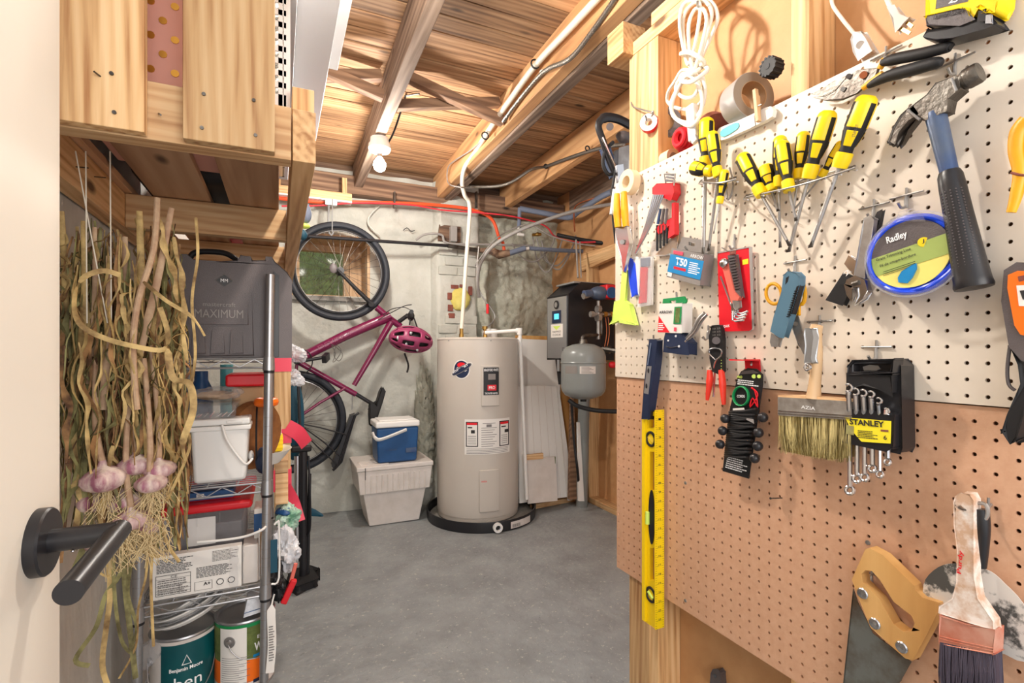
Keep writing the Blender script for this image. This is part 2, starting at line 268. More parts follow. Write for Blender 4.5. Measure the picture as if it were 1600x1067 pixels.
def wallgrid(x0, x1, z0, z1, st, hole=None):
    n, m_ = round((x1 - x0) / st), round((z1 - z0) / st); mb = MB(); vs = []; fs = []
    for j in range(m_ + 1):
        for i in range(n + 1):
            x = x0 + (x1 - x0) * i / n; z = z0 + (z1 - z0) * j / m_; vs.append(V(x, ybk(x, z), z))
    for j in range(m_):
        for i in range(n):
            x = x0 + (x1 - x0) * (i + .5) / n; z = z0 + (z1 - z0) * (j + .5) / m_
            if hole and hole[0] < x < hole[1] and hole[2] < z < hole[3]: continue
            a = j * (n + 1) + i; fs.append((a, a + 1, a + n + 2, a + n + 1))
    return mb.add(vs, fs)
wb = struct(wallgrid(-.45, 1.43, 0, 2.44, .0188, (WX0, WX1, WZ0, WZ1)), 'wall_back', 'wall', 'rough whitewashed foundation wall with chimney breast', smooth=60)
wallgrid(1.43, 2.3, 0, 2.44, .014).build('foam_coat', 'foam', wb, smooth=60, label='lumpy grey-green sprayed foam covering')
MB().ell((1.005, 3.75, .44), (.075, .115, .52), 72, 150, nz=.38, ns=24).build('foam_ridge', 'foam', wb, smooth=60, label='bulging textured foam ridge beside the chimney breast')
# bricks round the foam plug
cy = 3.705
for i, (x, z, w_, h_, mm) in enumerate([(1.235, 1.575, .06, .03, 'brick'), (1.195, 1.50, .035, .055, 'brick'), (1.20, 1.41, .04, .05, 'brick'), (1.365, 1.55, .03, .07, 'brick'), (1.30, 1.585, .05, .022, 'brick'), (1.21, 1.35, .05, .04, 'brick')]):
    z += .065; box(x - w_ / 2, x + w_ / 2, cy - .012, cy + .02, z - h_ / 2, z + h_ / 2).build('brick', mm, wb, bev=.003)
MB().ell((1.283, cy, 1.545), (.080, .035, .088), 24, 16, nz=.16, ns=26).build('foam_plug', 'ystuff', wb, label='pale yellow foam plug in the chimney hole')
box(1.10, 1.27, 3.66, 3.73, 1.98, 2.10).build('lintel_block', 'oldX', wb)
for i in range(14):  # painted-over brick courses on the chimney breast
    for k in range(2):
        x0 = 1.108 + k * .155 + (.05 if i % 2 else 0); z0 = .98 + i * .075
        if 1.40 < z0 < 1.66: continue
        box(x0, min(x0 + .145, 1.42), 3.695, 3.72, z0, z0 + .062).build('painted_brick', 'wall', wb, bev=.004)
# window
wd = struct(box(WX0 - .02, WX1 + .0, 4.10, 4.112, WZ0 - .02, WZ1 + .02), 'window_1', 'glass', 'small basement window pane looking out on grass')
def wpart(n, mb, m, **k): return mb.build(n, m, wd, **k)
for a in [(WX0, WX0 + .04, 4.063, 4.127, WZ0 + .01, WZ1 - .01), (WX1 - .13, WX1 - .085, 4.063, 4.127, WZ0 + .01, WZ1 - .01), (WX0, WX1, 4.06, 4.13, WZ1 - .05, WZ1), (WX0, WX1, 4.06, 4.13, WZ0, WZ0 + .04)]: box(*a).build('sash_rail', 'sash', wd, bev=.003)
box(WX1 - .085, WX1, 4.05, 4.12, WZ0, WZ1).build('side_frame', 'sash', wd)
for a in [(WX0 - .02, WX0, 3.76, 4.15, WZ0, WZ1), (WX1, WX1 + .02, 3.76, 4.15, WZ0 - .02, WZ1 + .02), (WX0 - .02, WX1, 3.76, 4.15, WZ1, WZ1 + .02)]: box(*a).build('jamb_board', 'sash', wd)
box(WX0 - .02, WX1 + .02, 3.76, 4.15, WZ0 - .03, WZ0).build('sill', 'conc', wd)
g = MB(); n = 40
vs = [V(-.6 + 2.2 * i / n, 4.3 + .9 * j / n, 1.5 + .75 * j / n + .05 * noise.noise(V(i * .4, j * .4, 3))) for j in range(n + 1) for i in range(n + 1)]
g.add(vs, [(j * (n + 1) + i, j * (n + 1) + i + 1, (j + 1) * (n + 1) + i + 1, (j + 1) * (n + 1) + i) for j in range(n) for i in range(n)])
g = g.build('grass_bank', 'grass', origin=(0, 0, 0), label='green grassy bank seen through the basement window', cat='grass', kind='stuff')
box(-.6, 1.6, 4.14, 5.3, -.1, 1.44).build('soil_bank', 'conc', g)
bl = MB()
for i in range(1500):
    x, t = rnd.uniform(-.3, 1.1), rnd.uniform(0, .8); p = V(x, 4.3 + .9 * t, 1.5 + .75 * t); q = p + V(rnd.uniform(-.03, .03), -.02, rnd.uniform(.03, .06)); bl.add([p, p + V(.006, 0, 0), q], [(0, 1, 2)])
bl.build('grass_blades', 'leaf2', g, kind='stuff', smooth=0)
# ---- left wall
def gridX(X, y0, y1, z0, z1, st, amp):
    n, m_ = round((y1 - y0) / st), round((z1 - z0) / st)
    vs = [V(X + amp * noise.noise(V(1, (y0 + (y1 - y0) * i / n) * 4, (z0 + (z1 - z0) * j / m_) * 3)) + amp * .3 * noise.noise(V(1, i * .5, j * .4)), y0 + (y1 - y0) * i / n, z0 + (z1 - z0) * j / m_) for j in range(m_ + 1) for i in range(n + 1)]
    return MB().add(vs, [(j * (n + 1) + i, j * (n + 1) + i + 1, (j + 1) * (n + 1) + i + 1, (j + 1) * (n + 1) + i) for j in range(m_) for i in range(n)])
struct(gridX(-.415, .5, 3.9, 0, 2.48, .03, .012), 'wall_left', 'wall_l', 'rough limewashed concrete wall behind the garlic and the rack', smooth=60)
# ---- ceiling: boards, joists, braces
HJ = 2.30; DK = 2.484
ce = struct(box(-.45, 2.5, .1, 4.0, DK + .024, DK + .04), 'ceiling', 'darkv', 'open basement ceiling of floor boards on joists')
y = .15; i = 0
while y < 3.9:
    wdt = .111; box(-.44, 2.45, y, y + wdt - .006, DK + rnd.uniform(0, .008), DK + .022).build('ceiling_board', 'deck', ce, bev=.002, seg=1); y += wdt; i += 1
def joist(x0, w_, m_, y0=.3, y1=3.78, z0=HJ, h_=.184):
    s = .02; a = x0 + s * (y0 - 1.6); b = x0 + s * (y1 - 1.6); z1 = z0 + h_
    return MB().hexa([(a, y0, z0), (a + w_, y0, z0), (b + w_, y1, z0), (b, y1, z0), (a, y0, z1), (a + w_, y0, z1), (b + w_, y1, z1), (b, y1, z1)]).build('joist', m_, ce, bev=.004)
joist(-.15, .055, 'old'); joist(.440, .058, 'old'); joist(1.043, .056, 'fresh', z0=HJ + .004); joist(1.100, .058, 'old', z0=HJ - .008); joist(1.605, .058, 'fresh'); joist(2.17, .055, 'old')
for x0, x1 in ((-.095, .44), (.515, 1.05), (1.17, 1.61)):
    for k in (0, 1):
        za, zb = (HJ + .03, HJ + .155) if k else (HJ + .155, HJ + .03)
        if x0 > 1: continue
        MB().beam((x0, 2.36 + .06 * k, za), (x1, 2.36 + .06 * k, zb), .045, .045).build('cross_brace', 'brace', ce, bev=.002)
tr = struct(box(-.45, 2.2, 3.66, 3.84, 2.25, 2.38), 'trim_1', 'oldX', 'aged timber sill plate on top of the foundation wall', bev=.006)
struct(box(-.45, 2.4, 3.80, 3.86, 2.38, 2.49), 'trim_2', 'oldX', 'dark rim board above the sill plate')
b = box(-.10, .452, 3.55, 3.62, 2.16, 2.215).build('hanger_batten', 'pineX', bev=.002, label='short pine batten with white edge carrying the bicycle hook', cat='batten')
box(-.10, .452, 3.548, 3.62, 2.152, 2.162).build('white_edge', 'white', b)
for x in (-.02, .39): box(x, x + .03, 3.56, 3.60, 2.21, 2.32).build('drop_block', 'pine', b)
# ---- far right stud wall
WR = 2.12
wr = struct(box(WR + .09, WR + .10, 1.2, 3.9, 0, 2.48), 'wall_right', 'hard', 'brown hardboard lined stud wall beside the boiler')
box(WR, WR + .09, 1.25, 3.24, 0, .04).build('sill_plate', 'pineY', wr, bev=.002)
for y0 in (1.3, 2.0, 2.55, 3.17): box(WR, WR + .088, y0, y0 + .04, .04, 1.85).build('stud', 'pine', wr, bev=.002)
box(WR, WR + .089, 1.25, 3.25, 1.85, 1.89).build('top_plate', 'pineY', wr, bev=.002)
MB().beam((WR + .02, 3.3, 1.80), (WR + .02, 1.4, 2.0), .04, .09).build('sloping_plate', 'pineY', wr)
box(WR + .01, WR + .05, 2.2, 3.2, 1.40, 1.48).build('blocking', 'pineY', wr)
# ---- partition carrying the pegboards
XS = .972
wp = struct(box(XS + .088, XS + .096, .0, 1.135, .0, 2.06), 'wall_partition', 'hard', 'brown hardboard lining at the back of the pegboard partition')
def stud(y0, y1, x0=XS + .004, x1=XS + .087, z0=.04, z1=2.045, mm='pine'): return box(x0, x1, y0, y1, z0, z1).build('stud', mm, wp, bev=.0015)
stud(1.150, 1.240, XS + .004, XS + .044); stud(1.112, 1.150)
stud(.665, .705); stud(.25, .29); stud(-.1, -.06)
box(XS + .003, XS + .088, -.1, 1.27, 2.046, 2.085).build('top_plate', 'pineY', wp, bev=.002)
box(XS + .003, XS + .088, -.1, 1.14, 2.086, 2.124).build('upper_top_plate', 'pineY', wp, bev=.002)
box(XS + .003, XS + .088, -.1, 1.24, 0, .039).build('sole_plate', 'pineY', wp, bev=.002)
box(XS - .035, XS + .05, 1.22, 1.30, 2.045, 2.14).build('plate_block', 'pineY', wp, bev=.002)
for y0, y1 in ((.707, 1.11), (.292, .663), (-.05, .248)): box(XS + .004, XS + .085, y0, y1, 1.585, 1.622).build('blocking', 'pineY', wp, bev=.001)
# ---- pegboards with real holes
S = .0254; YB0 = .607; ZB0 = H0 + .0053
def pegboard(name, X, yL, yR, zB, zT, oy, oz, m_, label):
    """front skin with octagonal holes on a 25.4 mm grid, hole walls, rim"""
    cells_y = []; r = .0033; t = .0045; vs = []; fs = []
    # cell columns centred at oy + k*S; clip the outer cells at the board edge
    def cuts(a, b, o):
        k0 = math.ceil((a - o) / S - .5 + 1e-6); out = []; k = k0
        e = [a]
        while o + (k + .5) * S < b: 
            if o + (k + .5) * S > a + .004: e.append(o + (k + .5) * S)
            k += 1
        e.append(b); return e
    ey = cuts(yR, yL, oy); ez = cuts(zB, zT, oz); oct_ = [(math.cos(R(22.5 + 45 * q)) * r, math.sin(R(22.5 + 45 * q)) * r) for q in range(8)]
    for a in range(len(ey) - 1):
        for b in range(len(ez) - 1):
            y0, y1, z0, z1 = ey[a], ey[a + 1], ez[b], ez[b + 1]
            k = round(((y0 + y1) / 2 - oy) / S); l = round(((z0 + z1) / 2 - oz) / S); c = oy + k * S; d = oz + l * S; o = len(vs)
            if y0 + r + .001 < c < y1 - r - .001 and z0 + r + .001 < d < z1 - r - .001:
                vs += [V(X, y0, z0), V(X, y1, z0), V(X, y1, z1), V(X, y0, z1)] + [V(X, c + p, d + q) for p, q in oct_] + [V(X + t, c + p, d + q) for p, q in oct_]
                H = [o + 4 + q for q in range(8)]; fs += [(o, H[5], H[4], H[3], o + 3)[::-1], (o + 3, H[3], H[2], H[1], H[0], o + 2)[::-1][::1], (o + 2, H[0], H[7], o + 1)[::-1], (o + 1, H[7], H[6], H[5], o)[::-1]]
                # recompute simple quads: corners fan
                fs = fs[:-4]; C = [o, o + 1, o + 2, o + 3]
                # octagon verts: 0:22.5 1:67.5 2:112.5 3:157.5 4:202.5 5:247.5 6:292.5 7:337.5 ; corner o(-,-) o+1(+,-) o+2(+,+) o+3(-,+)
                fs += [(C[1], C[2], H[0], H[7]), (C[2], C[3], H[2], H[1]), (C[3], C[0], H[4], H[3]), (C[0], C[1], H[6], H[5]), (C[2], H[1], H[0]), (C[3], H[3], H[2]), (C[0], H[5], H[4]), (C[1], H[7], H[6])]
                fs += [(H[q], H[(q + 1) % 8], H[(q + 1) % 8] + 8, H[q] + 8) for q in range(8)]
            else:
                vs += [V(X, y0, z0), V(X, y1, z0), V(X, y1, z1), V(X, y0, z1)]; fs.append((o, o + 1, o + 2, o + 3))
    o = len(vs); vs += [V(x, y, z) for x in (X, X + t) for y, z in ((yR, zB), (yL, zB), (yL, zT), (yR, zT))]
    fs += [(o + q, o + (q + 1) % 4, o + 4 + (q + 1) % 4, o + 4 + q) for q in range(4)]
    p = thing(name, label, 'pegboard', (X, (yL + yR) / 2, zB)); me = MB().add(vs, fs).build('perforated_panel', m_, p, smooth=0)
    return p
PW = pegboard('pegboard', XB, YB0 + 27.1 * S, .07, ZB0 - 3.5 * S, ZB0 + 20.45 * S, YB0, ZB0, 'white_board', 'white perforated hardboard panel full of hanging tools, upper board')
PB = pegboard('pegboard', XB + .0052, 1.295, .07, .463, 1.064, YB0 - .0071, ZB0 + .012, 'brown', 'bare brown perforated hardboard panel below the white one')
for y_ in (1.0, .55):
    for z_ in (.49, .80): MB().lathe([(.0045, 0), (.004, .0015), (.0, .002)], (XB + .0052, y_, z_), (-1, 0, 0), 12).build('screw', 'steel', PB)
# ================================================================ DOOR
d = thing('door_1', 'open off-white door leaf with black lever handle', 'door', (-.24, .3, .02)); d['kind'] = 'structure'
box(-.262, -.22, -.35, .715, .012, 2.03).build('door_leaf', 'door', d, bev=.002)
hy, hz = .655, .957
h = MB().lathe([(.0, .0), (.0335, .0), (.0335, .009), (.032, .011), (.0, .011)], (-.22, hy, hz), (1, 0, 0), 48).build('rosette', 'black', d)
MB().cyl((-.211, hy, hz), (-.155, hy, hz), .0115, seg=28).build('spindle_neck', 'black', h)
MB().tube([(-.155, hy + .011, hz), (-.155, hy - .135, hz - .004)], .0105, 28).build('lever', 'black', h)
MB().ell((-.19, hy - .006, hz - .0112), (.0016, .0016, .001), 8, 6).build('set_screw', 'chrome', h)
# ================================================================ LOFT SHELF (pine frame with slats)
LF = thing('loft_shelf', 'overhead pine storage loft with upright front planks and slatted underside', 'shelf', (-.2, .95, 1.47))
ZL = 1.473
def lp(name, m_, *a, bev=.0015, **k): return box(*a).build(name, m_, LF, bev=bev, **k)
lp('front_rail', 'pineX', -.405, .019, .930, .968, ZL, ZL + .09)
lp('side_rail', 'pineY', .021, .058, .930, 2.72, ZL, ZL + .089)
lp('side_rail', 'pineY', -.405, -.367, .970, 2.72, ZL, ZL + .089)
for y_ in (1.62, 2.2, 2.68): lp('cross_rail', 'pineX', -.366, .020, y_, y_ + .038, ZL, ZL + .089)
for x0, x1 in ((-.40, -.352), (-.306, -.172), (-.126, .0)): lp('slat', 'pink', x0, x1, .972, 2.7, ZL + .091, ZL + .109)
for x0, x1, zt in ((-.345, -.182, 2.295), (-.134, -.006, 2.295)):
    p = lp('upright_plank', 'pine', x0, x1, .908, .928, ZL + .002, zt)
    for fx, fz in ((.2, .022), (.22, .075), (.78, .024), (.76, .08)):
        MB().cyl((x0 + (x1 - x0) * fx, .9055, ZL + fz), (x0 + (x1 - x0) * fx, .909, ZL + fz), .0028, seg=10).build('screw_head', 'dsteel', p)
lp('corner_post', 'pine', .0215, .058, .972, 1.06, ZL + .091, 1.50 + .12)
for x_, z_, dx, dz in ((-.168, 1.515, .008, -.014), (-.225, 1.545, -.014, .002)):
    MB().cyl((x_, .93, z_), (x_ + dx, .898, z_ + dz), .0013, seg=8).build('nail', 'dsteel', LF)
for y_, z_ in ((1.02, 1.535), (1.08, 1.51), (1.16, 1.54), (1.27, 1.515), (1.38, 1.53)): MB().cyl((-.368, y_, z_), (-.345, y_ - .006, z_ - .001), .0012, seg=8).build('nail', 'dsteel', LF)
# loft contents
ZS = ZL + .111
pb = box(-.335, -.118, 1.0, 1.42, ZS, ZS + .50).build('gift_box', 'pinkc', bev=.004, label='dusty pink storage box with gold dots behind the upright planks', cat='box')
mb = MB(); r3 = random.Random(5)
for k in range(17):
    for q in range(7):
        x, z = -.328 + q * .034 + (.017 if k % 2 else 0), ZS + .03 + k * .028
        if x < -.125: mb.cyl((x, .9996, z), (x, .9985, z), .0062, seg=9)
mb.build('gold_dots', 'gold', pb)
bk = MB(); X0, X1, Y0_, Y1_, Z0_, Z1_ = -.105, .012, 1.0, 1.38, ZS, ZS + .52
bk.box(X0, X1, Y0_, Y0_ + .004, Z0_, Z0_ + .03); bk.box(X0, X1, Y1_ - .004, Y1_, Z0_, Z1_); bk.box(X0, X0 + .004, Y0_, Y1_, Z0_, Z1_); bk.box(X0, X1, Y0_, Y1_, Z0_, Z0_ + .004)
for zz in [Z0_ + .03 + i * .022 for i in range(22)]:
    bk.box(X0, X1, Y0_, Y0_ + .004, zz + .012, zz + .022); bk.box(X1 - .004, X1, Y0_, Y1_, zz + .012, zz + .022)
for xx in [X0 + i * .013 for i in range(10)]: bk.box(xx, xx + .007, Y0_, Y0_ + .004, Z0_, Z1_)
for yy in [Y0_ + i * .016 for i in range(24)]: bk.box(X1 - .004, X1, yy, yy + .009, Z0_, Z1_)
bk.build('slotted_basket', 'white', label='white slotted plastic basket standing in the loft beside the pink box', cat='basket', smooth=0)
box(-.34, -.02, 1.5, 2.1, ZS, ZS + .26).build('suitcase', 'blackm', bev=.03, label='black soft case lying deep in the loft', cat='suitcase')
box(-.30, .0, 2.2, 2.6, ZS, ZS + .2).build('red_holdall', 'red', bev=.04, label='red bag at the far end of the loft', cat='bag')
# braided cord loops hanging at the loft corner
def loop(cx, top, w_, hgt, y_, r_, n=20):
    return [V(cx + w_ * math.sin(math.pi * 2 * (k / n - .5)) * .5 * (1 if 1 else 0), y_, top - hgt * (1 - abs(2 * k / n - 1) ** 2.2)) for k in range(n + 1)]
mb = MB()
for x_, w_, hh, y_ in ((.012, .018, .37, .935), (.034, .03, .352, .945), (.047, .024, .345, .93)): mb.tube([onY(*p, y_) for p in []] or loop(x_, 2.15, w_, hh, y_, .003), .0028, 8)
for x_, hh in ((.006, .40), (.011, .385)): mb.tube([V(x_, .938, 2.15), V(x_ + .003, .94, 2.0), V(x_ + .001, .938, 2.15 - hh)], .0036, 8)
mb.build('braided_cord', 'braid', label='dark braided cord hanging in loops beside the loft planks', cat='cord')
# ================================================================ WHITE BOXED DUCT
struct(box(.047, .158, .3, 2.93, 2.135, 2.299), 'trim_3', 'duct', 'white boxed duct running under the joists', bev=.002)
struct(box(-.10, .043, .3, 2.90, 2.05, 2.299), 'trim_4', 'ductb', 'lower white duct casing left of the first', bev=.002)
struct(box(.160, .20, .3, 1.98, 2.20, 2.299), 'trim_5', 'duct', 'short white batten along the duct edge', bev=.002)
# ================================================================ WIRE RACK
RK = thing('wire_shelving_rack', 'chrome wire shelving rack loaded with buckets, boxes and paint cans', 'shelving rack', (-.18, 2.0, 0))
RX0, RX1, RY0, RY1 = -.345, -.042, 1.62, 2.40; LEAN = .014
def rx(x, z): return x + LEAN * z
for x_ in (RX0, RX1):
    for y_ in (RY0, RY1):
        p = MB().tube([(rx(x_, 0), y_, .006), (rx(x_, 1.37), y_, 1.37)], .0125, 20).build('post', 'zinc', RK)
        g_ = MB()
        for k in range(50): z = .04 + k * .0254; g_.cyl((rx(x_, z), y_, z - .0008), (rx(x_, z), y_, z + .0008), .0128, seg=16)
        g_.build('groove_rings', 'steel', p, kind='stuff'); MB().cyl((rx(x_, 0), y_, 0), (rx(x_, 0), y_, .012), .015, seg=14).build('foot', 'black', p)
SHZ = (.15, .464, .765, 1.125)
for z in SHZ:
    X0, X1 = rx(RX0, z), rx(RX1, z); m = MB()
    for a, b in (((X0, RY0), (X1, RY0)), ((X0, RY1), (X1, RY1)), ((X0, RY0), (X0, RY1)), ((X1, RY0), (X1, RY1))):
        A, B = V(*a, z), V(*b, z); m.tube([A, B], .003, 8); m.tube([A + V(0, 0, -.026), B + V(0, 0, -.026)], .003, 8)
        n = 8 if a[1] == b[1] else 20; pts = [A.lerp(B, k / n) + V(0, 0, -.002 if k % 2 else -.024) for k in range(n + 1)]; m.tube(pts, .0018, 6)
    sh = m.build('shelf_rim', 'zinc', RK); m = MB()
    for k in range(30): y_ = RY0 + .02 + k * .0255; m.tube([(X0, y_, z + .002), (X1, y_, z + .002)], .0016, 6)
    for k in (1, 2, 3): x_ = X0 + (X1 - X0) * k / 4; m.tube([(x_, RY0, z - .001), (x_, RY1, z - .001)], .0025, 6)
    m.build('shelf_wires', 'zinc', sh, kind='stuff')
    for x_ in (X0, X1):
        for y_ in (RY0, RY1): MB().cyl((x_ - .0006, y_, z - .034), (x_, y_, z + .006), .0165, .0145, 20).build('corner_collar', 'zinc', sh); MB().cyl((x_, y_, z - .042), (x_, y_, z - .034), .0148, seg=20).build('collar_band', 'black', sh)
# ---- shelf 1: tool case
z0 = 1.1292; X0, X1 = -.30, .033
tc = thing('tool_case', 'big charcoal plastic tool case with top handle on the highest rack shelf', 'tool case', (-.13, 1.72, z0))
def casep(dx, dz): return [V(X0 + a * (X1 - X0), 1.648, z0 + b * .295) for a, b in dx]
out = [(0, .0), (1, 0), (1, .78), (.97, .86), (.9, .93), (.87, .96), (.84, 1), (.8, 1), (.79, .97), (.69, .96), (.67, .99), (.6, 1.0), (.57, .95), (.48, .93), (.25, .93), (.2, .97), (.1, .97), (0, .85)]
MB().prism(casep(out, 0), (0, .13, 0)).build('shell', 'dgrey', tc, bev=.006)
MB().tube(cr([V(X0 + a * (X1 - X0), 1.712, z0 + b * .295) for a, b in ((.18, .93), (.22, 1.02), (.3, 1.05), (.45, 1.05), (.53, 1.01), (.6, .95))], 5), .008, 10, flat=1.5).build('handle', 'blackm', tc)
F1 = lambda a, b, y_=1.6475: V(X0 + a * (X1 - X0), y_, z0 + b * .295)
MB().prism([F1(.16, .02, 1.6478), F1(.70, .02, 1.6478), F1(.68, .62, 1.6478), F1(.18, .62, 1.6478)], (0, -.005, 0)).build('raised_panel', 'dgrey', tc, bev=.002)
MB().prism([F1(.22, .32, 1.6425), F1(.66, .32, 1.6425), F1(.65, .58, 1.6425), F1(.23, .58, 1.6425)], (0, -.0025, 0)).build('name_plate', 'dgrey', tc, bev=.001)
for k in range(3): MB().prism([F1(.24 + k * .14, .04, 1.6425), F1(.34 + k * .14, .04, 1.6425), F1(.33 + k * .14, .26, 1.6425), F1(.25 + k * .14, .26, 1.6425)], (0, -.004, 0)).build('rib', 'dgrey', tc, bev=.001)
text('MAXIMUM', F1(.26, .38, 1.6395), F1(.62, .38, 1.6395), F1(.26, .46, 1.6395), 'card_g', tc); text('mastercraft', F1(.32, .49, 1.6395), F1(.56, .49, 1.6395), F1(.32, .53, 1.6395), 'card_g', tc)
c = F1(.475, .745, 1.6474); MB().prism([c + V(-.022, 0, 0), c + V(0, 0, -.019), c + V(.022, 0, 0), c + V(0, 0, .019)], (0, -.001, 0)).build('badge', 'black', tc); MB().tube([c + V(-.021, -.0012, 0), c + V(0, -.0012, -.018), c + V(.021, -.0012, 0), c + V(0, -.0012, .018)], .0006, 4, closed=True).build('badge_rim', 'card_g', tc); text('MM', c + V(-.009, -.001, -.005), c + V(.009, -.001, -.005), c + V(-.009, -.001, .005), 'printw', tc)
MB().prism([F1(.85, 0), F1(.90, 0), F1(.90, .82), F1(.86, .86)], (0, -.006, 0)).build('latch_strip', 'black', tc, bev=.001)
# ---- shelf 2: bucket etc.
zb = .7692
BU = thing('square_bucket', 'white lidded square bucket with white bail handle on the middle rack shelf', 'bucket', (-.15, 1.73, zb))
bx0, bx1, by0, by1 = -.226, -.080, 1.645, 1.81
def taper(x0, x1, y0, y1, z0, z1, t): return MB().hexa([(x0 + t, y0 + t, z0), (x1 - t, y0 + t, z0), (x1 - t, y1 - t, z0), (x0 + t, y1 - t, z0), (x0, y0, z1), (x1, y0, z1), (x1, y1, z1), (x0, y1, z1)])
taper(bx0, bx1, by0, by1, zb, zb + .165, .007).build('body', 'white', BU, bev=.012)
box(bx0 - .005, bx1 + .006, by0 - .005, by1 + .005, zb + .150, zb + .164).build('collar', 'white', BU, bev=.004)
box(bx0 - .003, bx1 + .004, by0 - .003, by1 + .003, zb + .165, zb + .184).build('lid', 'white', BU, bev=.006)
box(bx0 + .09, bx0 + .13, by0 - .007, by0, zb + .17, zb + .178).build('lid_tab', 'white', BU, bev=.002)
MB().tube(cr([onY(347, 664, 1.632), onY(354, 686, 1.628), onY(368, 708, 1.626), onY(384, 725, 1.63), V(bx1 + .009, 1.66, zb + .06)], 5), .0035, 8).build('bail', 'white', BU)
MB().ell((bx1 + .004, 1.70, zb + .062), (.008, .014, .016), 14, 8).build('handle_lug', 'white', BU)
z1 = zb + .1842
CT_ = thing('clear_food_box', 'clear plastic food box of oddments standing on the white bucket', 'container', (-.17, 1.72, z1))
taper(-.222, -.112, 1.655, 1.79, z1, z1 + .038, .004).build('tub', 'film', CT_, bev=.004)
box(-.225, -.108, 1.650, 1.793, z1 + .038, z1 + .044).build('rim', 'clear', CT_, bev=.002)
for k in range(6): MB().tube([(-.21 + k * .015, 1.668, z1 + .004), (-.20 + k * .016, 1.672, z1 + .012 + .004 * (k % 3))], .0016, 6).build('oddment', 'steel' if k % 2 else 'garlic', CT_)
mb = MB().ell((-.165, 1.725, z1 + .066), (.055, .05, .020), 28, 16, nz=.7, ns=24); mb.build('plastic_bag', 'film', label='crumpled clear bag of small parts on top of the clear box', cat='bag', origin=(-.165, 1.725, z1 + .045))
b_ = MB().ell((-.17, 1.745, z1 + .060), (.045, .03, .012), 20, 10, nz=.5, ns=30).build('brown_pouch', 'tan', label='flat brown pouch inside the crumpled clear bag', cat='pouch')
t_ = box(-.145, -.115, 1.665, 1.67, z1 + .066, z1 + .086).build('price_tag', 'clear', label='small clear tag with barcode above the clear box', cat='tag', origin=(-.13, 1.667, z1 + .066)); fine(V(-.143, 1.665, z1 + .068), V(-.117, 1.665, z1 + .068), V(-.143, 1.665, z1 + .084), .1, .9, .1, .9, 4, 'print', t_)
dd = thing('round_cork_board', 'round brown board with dark rim on edge beside the white bucket', 'board', (-.05, 1.74, zb)); MB().cyl((-.085, 1.78, zb + .115), (-.062, 1.76, zb + .113), .105, seg=40).build('disc', 'cork', dd); MB().tube([V(-.0605, 1.758, zb + .113) + V(.07 * math.sin(t) * .0, math.cos(t) * .104, math.sin(t) * .104) for t in [k * math.pi / 18 for k in range(36)]], .003, 6, closed=True).build('dark_rim', 'blackm', dd)
MB().lathe([(.03, 0), (.06, .01), (.095, .05), (.098, .05), (.062, .006), (.0, .004)], (-.058, 1.86, zb), (0, 0, 1), 28).build('white_bowl', 'porcelain', label='white bowl behind the round brown board', cat='bowl', origin=(-.058, 1.86, zb))
gb = thing('paper_bag', 'brown paper bag with lime green band left of the bucket', 'bag', (-.29, 1.72, zb)); taper(-.315, -.245, 1.66, 1.8, zb, zb + .14, -.004).build('bag_body', 'tan', gb, bev=.004); box(-.317, -.243, 1.656, 1.802, zb + .14, zb + .17).build('green_band', 'lime', gb, bev=.003)
box(-.315, -.25, 1.67, 1.8, zb + .171, zb + .19).build('black_tray', 'blackm', bev=.003, label='thin black tray on the brown paper bag', cat='tray'); box(-.31, -.255, 1.675, 1.8, zb + .191, zb + .215).build('white_carton', 'offw', bev=.003, label='small off-white carton above the black tray', cat='carton')
bt = thing('blue_bottle', 'tall royal blue bottle at the back of the middle shelf', 'bottle', (-.235, 1.95, zb)); MB().lathe([(.0, 0), (.034, 0), (.034, .25), (.02, .28), (.02, .31), (0, .31)], (-.235, 1.95, zb), seg=20).build('bottle_body', 'blue', bt)
bt = thing('pale_blue_tube', 'pale blue tube standing at the back of the middle shelf', 'tube', (-.165, 2.0, zb)); MB().lathe([(.0, 0), (.02, 0), (.02, .33), (0, .33)], (-.165, 2.0, zb), seg=20).build('tube_body', 'aqua', bt)
jr = thing('snack_tub', 'clear tub of brown contents with red lid under the top shelf', 'tub', (-.08, 1.85, zb)); taper(-.135, -.04, 1.79, 1.92, zb, zb + .265, .004).build('tub_body', 'tan', jr, bev=.01); box(-.15, -.034, 1.765, 1.93, zb + .266, zb + .305).build('red_lid', 'red', jr, bev=.008)
MB().tube([V(-.035 + .026 * math.cos(t), 1.70, zb + .222) + V(0, .026 * math.sin(t), 0) for t in [k * math.pi / 10 for k in range(20)]], .009, 8, closed=True, flat=1.4).build('orange_tape_roll', 'orange', label='orange tape roll beside the front post above the brown disc', cat='tape roll')
